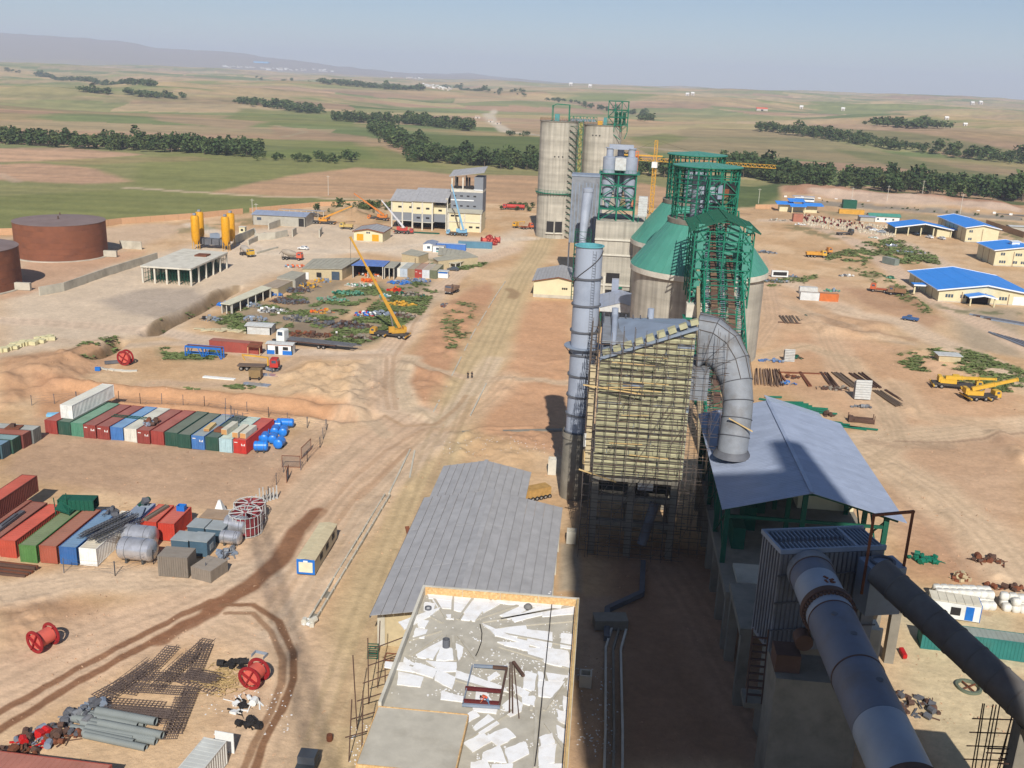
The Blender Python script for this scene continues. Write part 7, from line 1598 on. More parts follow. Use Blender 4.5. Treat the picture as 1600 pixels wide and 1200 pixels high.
# ================================================================== LEFT MIDDLE: tanks, walls, batching plant
def left_mid():
 rt = mat('rusted_tank', C(128,80,58), .8, var=.14, scale=.25, stain=C(98,64,52), stain_amt=.6); rf = mat('tank_roof', C(128,112,108), .75, var=.1, scale=.2, stain=C(110,90,84), stain_amt=.5)
 for cx, cy, r, h, lb in ((-192.5,331,15.2,12.4,'farther, fully visible rusty cylindrical oil tank'), (-190.5,272,16.0,12.4,'nearer rusty oil tank cut by the left image edge')):
  t = thing('oil_tank', lb, 'tank', (cx,cy,0))
  n = 6
  for k in range(n): MB().cyl((0,0,.3+k*(h-.3)/n), (0,0,.3+(k+1)*(h-.3)/n-.02), r, n=64, cap=False).build('shell_course', rt, t, True)
  MB().lathe([(r+.12,h-.1),(r+.12,h+.05),(r,h+.05),(r*.5,h+.9),(0,h+1.15)], n=64).build('roof', rf, t, True); MB().cyl((0,0,0), (0,0,.3), r+.9, n=48).build('base_ring', conc, t, True)
  MB().cyl((2,-4,h+.5), (2,-4,h+2), .25, n=8).build('vent', rustd, t); MB().cyl((-3,6,h+.5), (-3,6,h+1.8), .2, n=8).build('vent', rustd, t)
  MB().cbox((r+1,1,1.2), (7,1.2,2.2), .1).build('valve_wall', conc, t)
 def wall(lb, pts, h, th=.4, m=None, rel=0):
  P = [at(*p) for p in pts]; o = P[0]; q = MB(); [q.bar((a[0]-o[0],a[1]-o[1],h/2), (b[0]-o[0],b[1]-o[1],h/2), th, h) for a, b in zip(P[:-1], P[1:])]; tag(q.build('concrete_wall', m or conc, loc=(o[0],o[1],0)), lb, 'wall')
 wall('long low concrete bund wall stepping toward the slab building', [(62,462),(100,455),(170,430),(246,406)], 2.6); wall('concrete bund wall behind the farther rusty tank', [(42,392),(62,386),(100,376)], 3); wall('short pale concrete wall right of the farther rusty tank', [(188,388),(222,390)], 3)
 wall('grey concrete retaining wall behind the yellow silos', [(366,382),(398,368),(400,374)], 3.2); wall('grey concrete bay wall in front of the block building', [(420,360),(438,353)], 3); wall('pale concrete retaining wall with corner, beside the mixer trucks', [(398,377),(430,375),(449,371)], 3.2)
 wall('low sloping concrete ramp wall by the yellow mixer truck', [(388,384),(414,371)], 2.2); wall('upright pale concrete panel near the excavation', [(457,372),(463,368)], 3.4); wall('second pale concrete panel at the excavation edge', [(499,372),(503,366)], 3.2); wall('long kerb of the batching yard', [(400,397),(434,388)], .7, .6)
 # slab building under construction
 t = thing('slab_building', 'unfinished flat slab building on round props left of the yellow silos', 'building', (0,0,0)); m = MB(); Z = 5.6
 P = [at(219,415,Z), at(298,420,Z), at(356,394,Z), at(287,388,Z)]; m.prism(P, Z-.5, Z); m.build('roof_slab', conc_l, t)
 Pc = np.array(P).mean(0); A_, B_, D_, E_ = [np.array(p)*.96+Pc*.04 for p in P]
 for i in range(5):
  for j in range(6):
   p = A_+(B_-A_)*i/4*1.0; q = E_+(D_-E_)*i/4; c = p+(q-p)*j/5
   if i in (0,4) or j in (0,5): MB().box(c[0]-.25,c[0]+.25,c[1]-.25,c[1]+.25,0,Z-.51).build('column', conc_l, t)
 m = MB()
 for i in range(16):
  for j in range(18): c = A_+(B_-A_)*(i+.5)/16; c = c+(E_-A_)*(j+.5)/18; m.bar((c[0],c[1],0),(c[0],c[1],Z-.5),.08)
 for z in (1.6,3.2,4.6):
  for i in range(16): c = A_+(B_-A_)*(i+.5)/16; e = c+(E_-A_); m.bar((c[0],c[1],z),(e[0],e[1],z),.06)
  for j in range(18): c = A_+(E_-A_)*(j+.5)/18; e = c+(B_-A_); m.bar((c[0],c[1],z),(e[0],e[1],z),.06)
 o = m.build('props', dgreen, t); o['kind'] = 'stuff'; c = (A_+B_*0+D_*0+E_*0)*.25+.75*Pc; MB().box(Pc[0]+1,Pc[0]+5,Pc[1]+4,Pc[1]+8,Z+.01,Z+.5).build('roof_hatch', rust, t)
 # four yellow cement silos
 for k, (px, py, lb) in enumerate(((307,390,'nearer yellow cement silo of the left pair'), (314,383,'farther yellow cement silo of the left pair'), (354,392,'nearer yellow cement silo of the right pair'), (362,385,'farther yellow cement silo of the right pair'))):
  x, y = at(px,py); t = thing('cement_silo', lb, 'silo', (x,y,0), 0, 'yellow batching silos'); MB().lathe([(.4,2),(1.55,4.2),(1.55,12.2),(1.3,12.8),(0,13)], n=20).build('shell', mat('deep_yellow', C(216,156,30), .5, var=.08, stain=C(150,100,40), stain_amt=.4), t, True)
  for a in range(4): c, s = math.cos(a*PI/2+.8), math.sin(a*PI/2+.8); MB().bar((1.4*c,1.4*s,0), (1.4*c,1.4*s,4.4), .18).build('leg', yellow, t)
  MB().box(-.5,.5,-.5,.5,13,13.7).build('filter', grey_s, t)
 x, y = at(335,388); t = thing('batching_plant', 'small grey aggregate batching plant between the two pairs of yellow silos', 'plant', (x,y,0)); m = MB(); [m.box(-6+k*3,-3.3+k*3,-2,2,1.6,3.8) for k in range(4)]; m.build('bins', grey_d, t); MB().prism([(-2,0),(2,0),(0,2.5)], -1.5, 1.5).build('hopper', grey_s, t, loc=(0,1,4)); MB().bar((-5,0,1), (5,2,5), 1, .3).build('belt', rustd, t)
 x, y = at(380,372); t = thing('control_cabin', 'tiny pale cabin on a concrete base beside the yellow mixer truck', 'cabin', (x,y,0)); MB().box(-1.5,1.5,-1.2,1.2,0,2.2).build('base', conc, t); MB().box(-1.2,1.2,-1,1,2.2,4.6).build('body', beige, t); MB().box(-.5,.5,-1.06,-1.003,3,3.9).build('window', dark, t); MB().box(-1.4,1.4,-1.2,1.2,4.61,4.75).build('roof', conc_l, t)
 # block building
 a = at(396,352); gable('block_building', 'long low grey block building with blue-grey roof near the far boundary fence', a[0]-1, a[0]+23, a[1]+2, a[1]+15, 4.6, 5.8, block, roofb, 'x', wins=[('f',21,.2,2.4,3.6,'door',dark),('f',2,2.2,2,1.2)])
 a = at(448,338); shed_roof('lean_to', 'open carport with thin grey roof behind the block building', a[0]-4, a[0]+18, a[1], a[1]+6, 3.2, 2.8, roofg); 
 a = at(553,377); gable('transformer_station', 'small cream building with two yellow doors and grey gable roof', a[0], a[0]+12, a[1], a[1]+15, 4.2, 5.4, beige, roofg, 'y', wins=[('f',1.2,.4,2.8,2.8,'door',mat('deep_yellow',(0,0,0))),('f',7.6,.4,2.8,2.8,'door',mat('deep_yellow',(0,0,0))),('f',5.2,3.5,.7,.7),('f',6.1,3.5,.7,.7)], trim=rust, pl=.4)
 # workshops: built from their roof corners
 old = mat('old_roof', C(166,162,146), .8, var=.1, scale=.3, stain=C(136,128,112), stain_amt=.5); bs = mat('blue_sheeting', C(96,126,190), .6, var=.2, scale=1, stain=C(150,150,150), stain_amt=.5)
 def quad(name, lb, cs, h, roof, wall, opens=(), n=8, wins=(), cat=None, back=.0):
  """flat or lean-to roofed building from the four corners of its roof (near left, near right, far right, far left)"""
  P = [at(x, y, h+(back if k > 1 else 0))+(h+(back if k > 1 else 0),) for k, (x, y) in enumerate(cs)]; o = P[0]; t = thing(name, lb, cat or 'building', (o[0],o[1],0)); L = [(p[0]-o[0],p[1]-o[1],p[2]) for p in P]
  for k in range(n): a, b = k/n, (k+1)/n-.006; MB().slab([lerp(L[0],L[1],a),lerp(L[0],L[1],b),lerp(L[3],L[2],b),lerp(L[3],L[2],a)], .18).build('roof_panel', roof, t)
  c = tuple(sum(p[i] for p in L)/4 for i in range(3)); I = [lerp(p,c,.05) for p in L]
  for k in range(4):
   a, b = I[k], I[(k+1)%4]
   if k in opens:
    m = max(2, int(math.dist(a[:2],b[:2])/4))
    for q in range(m+1): r_ = lerp(a,b,.02+.96*q/m); MB().box(r_[0]-.12,r_[0]+.12,r_[1]-.12,r_[1]+.12,0,r_[2]-.2).build('post', conc_l, t)
   else: q = MB(); d = Vector(b)-Vector(a); nn = Vector((-d.y,d.x,0)).normalized()*.12; A_, B_ = Vector(a)-Vector((0,0,.2)), Vector(b)-Vector((0,0,.2)); g0 = lambda v: Vector((v.x,v.y,0)); q.add([g0(A_)-nn,g0(B_)-nn,g0(B_)+nn,g0(A_)+nn,A_-nn,B_-nn,B_+nn,A_+nn], [(0,3,2,1),(4,5,6,7),(0,1,5,4),(1,2,6,5),(2,3,7,6),(3,0,4,7)]); q.build('wall', wall, t)
  for (f, w_, z, hh, nm, mt_) in wins: r_ = lerp(I[0],I[1],f); MB().box(r_[0],r_[0]+w_,r_[1]-.25,r_[1]-.13,z,z+hh).build(nm, mt_, t)
  return t
 quad('workshop', 'long grey-roofed workshop with cluttered front left of the blue-roofed bay', [(471,419),(535,420),(564,402.5),(489,404)], 3.9, old, brick_b, (), 10, [(.05,1.3,.1,2.4,'door',white),(.35,1.6,1,1.5,'window',dark),(.74,2.6,.1,2.8,'door',glass)])
 quad('open_workshop', 'open workshop bay with patched blue sheeting and a dark mouth', [(549,414),(600,416),(610,407.5),(565,405)], 4.4, bs, dark, (0,), 7)
 quad('open_workshop', 'small grey-roofed bay between blue sheeting and white container', [(600,417.5),(616,418.5),(626,409),(611,408)], 4.0, old, dark, (0,), 3)
 quad('mess_hut', 'old low brick hut with dusty roof left of the canteen', [(627,396),(654,400.5),(670,395),(643,389)], 3.0, old, brick_b, (), 4, [(.8,1.2,.1,2,'door',dark)])
 quad('canteen', 'old canteen with wide dusty grey roof and cream walls behind bushes', [(676,403),(684,407.5),(748,401.5),(727,392)], 3.2, old, brick_b, (), 9, [(.2,1.2,.1,2,'door',dark)])
 quad('canteen_wing', 'rear wing of the dusty-roofed canteen', [(684,398),(722,399.5),(726,391.5),(686,386)], 3.3, old, brick_b, (), 6)
 quad('canteen_porch', 'low pale sheet awning in front of the canteen', [(694,409),(712,412),(728,407),(708,404.5)], 2.2, paint((200,190,164)), brick_b, (0,1,2,3), 3, cat='awning')
 quad('store_hut', 'grey flat-roofed store hut with white-framed window left of the long workshop', [(432,433),(461,436.5),(478,426),(456,423)], 3.2, old, block, (), 4, [(.25,1.4,1,1.5,'window',white)])
 quad('store_hut', 'low dusty flat-roofed shed joining the store hut and the open store', [(408,447),(434,450),(460,437.5),(437,434.5)], 2.6, paint((170,150,126)), brick_b, (), 3)
 quad('open_store', 'long narrow open store with pale cream roof along the trench', [(344,474),(360,476),(425,449.5),(409,446)], 3.0, paint((212,206,176)), block, (0,1), 2)
 x, y = at(575,431); scrap('workshop_clutter', 'orange and white clutter in the mouth of the open workshop bay', 'clutter', (x,y,0), 4.5, 1.3, 60, [orange,white,yellow,grey_d], .9)
 # container row at mid yard
 mid = [((224,222,210),'cream white container at the left of the middle storage row',(214,206,184)), ((176,190,204),'pale blue-grey container in the middle storage row',(176,178,170)), ((150,126,92),'open brown container with light inside in the middle row',(160,150,128)), ((176,60,48),'dark red container with white marks in the middle row',(168,140,120)), ((200,206,212),'white container right of the dark red one in the middle row',(176,160,140)), ((104,112,84),'olive green container at the right of the middle row',(172,160,132))]
 p0 = np.array(at(614,432)); p1 = np.array(at(683,436))
 for k, (c, lb, rf) in enumerate(mid): p = p0+(p1-p0)*(k+.5)/6; container('container', lb, (p[0], p[1]+6.1), -.02, 12.19, c, 'containers in the middle storage row', roof=rf, marks=k == 3, W=2.6, Hc=2.9)
 x, y = at(692,435); t = thing('guard_booth', 'small white booth with blue band right of the olive container', 'booth', (x,y,0)); MB().box(-1.7,1.7,0,2.4,.1,2.3).build('body', white, t); MB().box(-1.6,1.6,-.05,-.003,1.7,2.3).build('blue_band', bluep, t); MB().box(-1.9,1.9,-.3,2.7,2.31,2.5).build('roof', corr, t)
 x0, y0 = at(668,390); container('office_container', 'blue and white site office container facing the mill', (x0+9,y0+2), PI/2, 12.19, (60,116,200), None, cat='site office', roof=(200,204,206)); MB().box(0,0,0,0,0,0)
 x, y = at(742,388); container('container', 'long dusty blue-teal container at the right end of the site offices', (x,y+1), PI/2+.02, 13.7, (84,134,160), None, roof=(150,160,160))
 a = at(661,392); gable('office_cabin', 'small white cabin with pitched blue roof left of the site offices', a[0], a[0]+4.5, a[1], a[1]+9, 2.7, 3.2, white, roofb, 'y', wins=[('f',1.6,1,1.2,1)], over=.2)
 a = at(675,394); gable('office_cabin', 'white cabin front with turquoise panel below the blue-white office container', a[0], a[0]+5, a[1], a[1]+3, 2.5, 2.7, white, roofg, 'x', wins=[('f',1.6,1,1.6,.9),('f',1.6,.2,1.6,.5,'panel',MATS['teal_box'])], over=.1)
 # mid yard small sheds / trucks
 a = at(385,522); gable('tin_hut', 'patched corrugated tin hut beside the white truck tractor', a[0], a[0]+6.5, a[1], a[1]+4, 2.3, 2.7, corr, corr, 'x', over=.4)
 x, y = at(347,549); container('container', 'long faded red container with rust streaks behind the blue frame', (x+3.2,y+.8), PI/2-.08, 12.6, (168,74,62), None, door='far', roof=(166,104,88))
 x, y = at(402,552); t = thing('lean_to', 'small rusty lean-to roof at the end of the faded red container', 'shed', (x,y-1.5,0)); MB().slab([(-1.6,-1,2.2),(1.6,-1,2.2),(1.6,1.6,2.8),(-1.6,1.6,2.8)], .1).build('roof', rust, t); [MB().box(s,s+.12,-.9,-.78,0,2.15).build('post', wood, t) for s in (-1.5,1.4)]
 a = at(417,553); gable('gate_office', 'small white and blue site cabin with orange roof edge beside the long trailer', a[0], a[0]+6.3, a[1], a[1]+2.6, 2.6, 2.9, white, corr, 'x', wins=[('f',.05,.05,1.9,1.0,'blue_panel',bluep),('f',3.9,.05,2.3,1.0,'blue_panel',bluep),('f',2.1,.1,.8,2.0,'door',dark),('f',4.0,1.2,1.3,.8,'window',dark),('f',.05,2.3,6.2,.2,'orange_strip',orange)], over=.3)
 x, y = at(290,557); t = thing('conveyor_truss', 'bright blue trussed steel conveyor frame resting on grass', 'frame', (x,y,0), -.06); m = MB(); L = 9
 for yy in (0,1.4):
  m.bar((0,yy,2.5), (L,yy,2.5), .25, .45); m.bar((0,yy,1.0), (L,yy,1.0), .12)
  for x_ in (0,L/2,L): m.bar((x_,yy,0), (x_,yy,2.4), .2)
  for s in (0,L/2): m.bar((s+.2,yy,0), (s+1.3,yy,2.3), .15); m.bar((s+L/2-.2,yy,0), (s+L/2-1.3,yy,2.3), .15)
 m.build('frame', bluep, t); MB().box(.1,L-.1,.15,1.25,2.3,2.7).build('belt_trough', rust, t)
 truck('loader_truck', 'red-cabbed flatbed truck with folded yellow loader crane', np.add(at(405,578),(0,0)), -PI/2+.12, 'loadcrane', (196,44,34), (112,92,76), 9.5)
 x, y = at(425,580); scrap('machine', 'grey machine parts beside the red-cabbed flatbed truck', 'machine', (x,y,0), 1.3, 1, 20, [grey_d,grey_s], 1.2)
 x, y = at(400,592); t = thing('brown_box', 'square brown box trailer in front of the flatbed truck', 'box', (x,y,0), .1); MB().box(-1.3,1.3,-1.1,1.1,.5,2.3).build('box', paint((140,112,70)), t); wheel(t, (-1,-1.15,.4), .4); wheel(t, (1,-1.15,.4), .4)
 for px, py, L, n, rz, lb in ((428,588,6.2,5,-.04,'silver sheet profiles stacked beside the brown box trailer'), (401,602,6,5,-.1,'bundle of pale blue-grey profiles lying in front of the brown box'), (343,591,7.6,3,-.07,'white long profiles lying on bare sand')):
  x, y = at(px,py); t = thing('metal_profiles', lb, 'profiles', (x,y,0), rz); [MB().box(-L/2+random.uniform(-.3,.3),L/2,-.9+k*.38,-.6+k*.38,.02,.3).build('profile', MATS['bright_zinc'] if n == 5 else white, t) for k in range(n)]
 # articulated lorry with rebar
 a = np.array(at(449,538)); b = np.array(at(560,550)); d = b-a; rz = math.atan2(d[1], d[0]); t = thing('articulated_lorry', 'white tractor with long flat trailer loaded with steel bars', 'lorry', (a[0],a[1],0), rz-PI/2)
 q = thing('tractor', None, None); q.parent = t; q.rotation_euler.z = PI; cab(q, 0, .2, .9, (226,230,226), 2.4, 2.2, 2.9); MB().box(-.45,.45,-4,.2,.7,1.0).build('tractor_frame', paint((60,60,60)), t)
 MB().box(-1.25,1.25,.9,13.6,1.15,1.4).build('trailer_bed', rustd, t); [wheel(t, (s,y,.5), .5, .4) for y in (-1.2,1.9,9.0,10.3) for s in (-1,1)]
 for k in range(12): MB().box(-1.15+k*.19,-1.02+k*.19,.3+random.uniform(0,1),17.5+random.uniform(-1.5,2.5),1.42,1.6+random.uniform(0,.25)).build('steel_bar_bundle', grey_d, t)
 x, y = at(526,527,1.6); person('person', 'worker in a white shirt standing on the loaded trailer', (x,y,1.7), 0, 'stand', white, MATS['dark_trousers'], MATS['skin'], MATS['dark_hair'])
 mobile_crane('mobile_crane', 'big yellow telescopic crane raising its boom over the scrap rows', np.array(at(612,527)), PI/2-.1, (206,150,40), (27,62), 9, slew=.55)
 # vehicles
 truck('concrete_mixer', 'yellow-cabbed concrete mixer truck with white drum end by the silos', at(386,400), -2.3, 'mixer', (214,164,40), (170,160,146)); truck('concrete_mixer', 'orange-cabbed concrete mixer truck on the pale yard', at(457,406), -PI/2-.05, 'mixer', (222,92,60), (160,146,128))
 car('parked_car', 'white pickup car standing beyond the concrete mixers', at(474,390), 1.4, (226,226,224)); truck('tipper_truck', 'brown tipper truck driving away between the scrap rows and the road', at(706,458), 2.9, 'dump', (130,100,80), (132,106,88), 7)
 mobile_crane('mobile_crane', 'orange-yellow mobile crane with low boom pointing right by the block building', at(506,350), PI/2, (220,146,40), (15,24), 11, slew=PI); mobile_crane('mobile_crane', 'orange crane boom rising left behind the transformer station', np.add(at(590,346),(0,4)), PI/2, (214,120,40), (17,34), 9, slew=.1)
 mobile_crane('mobile_crane', 'red and white crane with steep dark tip boom before the unfinished mill office', at(629,365), -PI/2, (196,60,50), (15,50), 7, boomrgb=(200,200,204), slew=PI+.2)
 mobile_crane('mobile_crane', 'light blue crane with near-vertical boom before the grey tower block', at(716,368), PI/2, (110,168,204), (20,74), 8, slew=.2)
 truck('wheel_loader', 'dusty yellow wheel loader near the transformer station', at(541,358), PI/2, 'dump', (206,170,80), (196,166,96), 6, 2, cat='loader')
 for k, (px, py) in enumerate(((479,338),(487,336),(494,338))): car('parked_car', ['white car parked leftmost behind the orange-yellow crane','silver car in the middle behind the orange-yellow crane','white van-like car rightmost behind the orange-yellow crane'][k], at(px,py), 1.3, [(228,228,228),(180,184,188),(222,222,216)][k])
 for k, (px, py) in enumerate(((756,381),(764,378),(771,383),(777,380))): spool(['leftmost of the red spools behind the teal container','second red spool behind the teal container','third, nearer red spool behind the teal container','rightmost red spool behind the teal container'][k], at(px,py), .4+k, 1.5, 2)
 spool('bright red round spool standing alone near the trench mouth', np.add(at(195,571),(0,.5)), 1.4, 1.75, 1.3); car('parked_car', 'dark grey car parked by the bushes of the canteen', at(708,423), 1.5, (78,84,92))
 truck('truck', 'red tanker truck beyond the grey tower block', at(802,328), PI/2, 'tank', (200,60,50), (196,56,48), 12); truck('excavator', 'yellow excavator at the foot of the left tall silo', at(812,357), 1.2, 'loadcrane', (220,160,40), (210,130,50), 7, cat='excavator'); truck('excavator', 'orange excavator beside the left tall silo', at(824,358), -1.2, 'flat', (214,96,50), (200,90,50), 6, cat='excavator')
 # stacks of yellow-ish blocks left edge, slabs
 sl_ = mat('pale_blocks', C(204,196,156), .95, var=.15, scale=2)
 for k in range(26):
  px = 2+k*3.2; py = 548-k*.75+random.uniform(-3,3); x, y = at(px,py); o = MB().cbox((0,0,.5), (1.5,1.2,random.uniform(.7,1.1)), random.uniform(-.3,.3)).build('block_pallet', sl_, loc=(x,y,0)); tag(o, 'pale yellowish block pallets in a ragged row at the left edge', 'pallet', 'block pallets at the left')
 for k in range(14):
  x, y = at(312+k*8.5+random.uniform(-2,2), 514+k*.45+random.uniform(-4,3)); tag(MB().cbox((0,0,.2), (2.6,1.7,.18), random.uniform(-.4,.4), 0, random.uniform(-.12,.12), random.uniform(-.12,.12)).build('concrete_slab', mat('cream_slab', C(196,184,150), .9), loc=(x,y,.05)), 'cream concrete slabs lying in a loose row before the tin hut', 'slab', 'cream slabs by the tin hut')
 for k, (px, py) in enumerate(((155,576),(165,578),(175,579),(186,580),(197,581),(208,581))): x, y = at(px,py); tag(MB().cbox((0,0,.2), (1.7,.9,.25), random.uniform(-.5,.5), 0, random.uniform(-.1,.1)).build('concrete_slab', conc_l, loc=(x,y,.0)), 'grey slabs lying in a line below the lone red spool', 'slab', 'grey slabs below the red spool')
 x, y = at(180,568); tag(MB().cbox((0,0,.4), (4.5,.8,.6), .5).build('steel_beam', grey_d, loc=(x,y,0)), 'dark grey beam leaning left of the lone red spool', 'beam'); x, y = at(153,579); tag(MB().cbox((0,0,.4), (1.1,.7,.8), .2).build('crate', bluep, loc=(x,y,0)), 'small dark blue crate left of the lone red spool', 'crate'); x, y = at(104,606); scrap('rubble', 'pale rubble and boards at the left foot of the bank', 'rubble', (x,y,0), 2.2, 1, 20, [conc_l,wood], .5, bars=False)
left_mid()
def scrap_rows():
 """rows of machine parts and scrap among weeds, each heap a thing"""
 gp = mat('faded_green', C(96,150,124), .8); bl = mat('faded_blue', C(90,120,170), .8); tn = mat('dusty_metal', C(140,132,120), .8, var=.2)
 H_ = [(400,500,'weathered grey panels and parts left of the scrap rows',[grey_s,tn],3.4,2.2), (395,478,'faded grey plates beside the weeds near the open store',[tn,grey_s],3,2), (425,487,'pale sacks and wreck parts in the first scrap row',[white,tn,grey_d],4,2.4), (452,472,'dark steel sections and plates in the first scrap row',[grey_d,rustd],6,3), (463,455,'long dark boards stacked at the head of the first row',[grey_d,rustd],5,3), (480,448,'dark sheets with a yellow compressor on them',[grey_d,yellow],4,2.5),
      (505,440,'yellow machine and grey drum at the head of the first row',[yellow,grey_s],2.5,2), (470,500,'grey parts at the near end of the second row',[grey_d,tn],5,2.6), (502,488,'orange wrecked machine in the second scrap row',[orange,yellow,tn],3,2), (520,470,'green steel frames in the second scrap row',[gp,tn],5,2.4), (545,460,'green crates and pipes in the second scrap row',[gp,dgreen],5,2.4), (560,447,'faded green heap at the head of the second row',[gp,tn,white],4,2),
      (577,440,'orange container-like box at the head of the second row',[orange],2.6,1.4), (625,443,'dark blue parts at the head of the third row',[bl,bluep,grey_s],4,2), (650,440,'blue parts and grey frames at the right head of the third row',[bl,grey_s,tn],5,1.8), (617,455,'red-orange heap in the third scrap row',[red,orange],2.6,1.5), (602,464,'turquoise sheets in the third scrap row',[MATS['teal_box'],white],2,1.2), (640,462,'brown and green pile in the third scrap row',[rustd,dgreen,tn],5,2.6),
      (625,477,'yellow crane jib sections in the third scrap row',[yellow],5,2), (570,493,'red and blue barrels and white sacks in the third row',[bluep,red,white],3,1.8), (598,492,'grey galvanised frames in the third scrap row',[grey_s,MATS['bright_zinc']],4.5,2.4), (628,495,'grey brushwood-like steel offcuts near the big crane',[tn,rustd],4,2.6), (540,510,'wide pile of rebar and mesh behind the long trailer',[rustd,grey_d],9,3.2), (480,525,'rusty offcuts behind the white tractor',[rustd,rust],7,1.8), (350,478,'blue barrels beside the long open store',[bluep],2,.6), (330,500,'junk and sheets beside the corner of the open store',[tn,grey_s,black],3,1.6), (560,530,'short steel bars on sand right of the trailer',[rustd,tn],4,1.4),
      (442,452,'bright orange canisters under the open store roof end',[orange,red],1.5,.8), (430,462,'blue barrels under the open store roof',[bluep,bl],2.2,.8), (695,480,'dark steel trough right of the scrap rows',[grey_d,rust],1.2,2.6), (467,418,'rusty offcuts and a white board before the long workshop',[white,orange,grey_s],5,1)]
 for px, py, lb, ms, rx, ry in H_: scrap('scrap_heap', lb, 'scrap', (*at(px,py),0), rx, ry, int(30+rx*ry*8), ms, 1.1)
 R_ = [(1195,395,'jumbled dark wrecks behind the clinker silo, upper heap',[grey_d,grey_s],5,2.5), (1215,345,'grey rubble heap on the far right yard',[conc_l,tn],5,2), (1205,440,'grey scrap and drums right of the clinker silo',[grey_s,tn,grey_d],7,2.2), (1225,432,'dark machine parts beside the white window frame',[grey_s,grey_d],5,2), (1188,427,'grey cylinder pieces hugging the clinker silo',[grey_s,duct],3,1.6), (1250,352,'pale crates on the grass strip of the right yard',[white,grey_s],3,1),
      (1300,455,'greenish shelter parts behind the white and orange containers',[gp,grey_s],3,1.2), (1322,432,'white pipes and a ramp by the right road',[white,grey_d],2.6,1), (1365,372,'pale cabins wreck on the weedy strip',[white,gp],2.4,1.4), (1392,385,'tall grey cabinets standing on the weedy strip',[grey_s,MATS['bright_zinc']],3,2.2), (1420,395,'grey brush and offcuts on the weedy strip',[tn,grey_s],7,3), (1388,435,'green machinery beside the long blue-roofed hall',[gp,dgreen],3,1.6),
      (1238,590,'rusty brown plates and drum on sand in the steel yard',[rust,rustd],1.8,1), (1205,565,'grey sheets and blue parts in the steel yard',[grey_s,bl],3.2,1.2), (1232,600,'small blue motors in the steel yard',[bluep,grey_s],1.6,.9), (1300,608,'flat brown timber frame in the steel yard',[rustd,tn],4,1.3), (1345,637,'crumpled grey sheets below the louvre panel',[grey_d,duct],2.2,.6), (1295,650,'rusty iron bits beyond the blue-grey roof',[rustd],1.2,.6), (1245,560,'dark green steel heap beside the upper louvre panel',[dgreen,rust],1.8,1),
      (1445,875,'short green steel profiles scattered on sand at the right',[green,green],2.6,1.6), (1545,878,'rusty beams scattered on sand near the right edge',[rust,rustd],2.4,1.4), (1500,905,'rusty brick pallets left of the white bags',[rust,brick_b],1.4,.8), (1430,1105,'tangle of dark rebar beside the kiln',[rustd,grey_d],2.6,2.2), (1570,920,'dark rusty beams in front of the white bags',[rustd,rust],3,.8)]
 for px, py, lb, ms, rx, ry in R_: scrap('scrap_heap', lb, 'scrap', (*at(px,py),0), rx, ry, int(20+rx*ry*4), ms, .8 if py < 800 else .35)
scrap_rows()
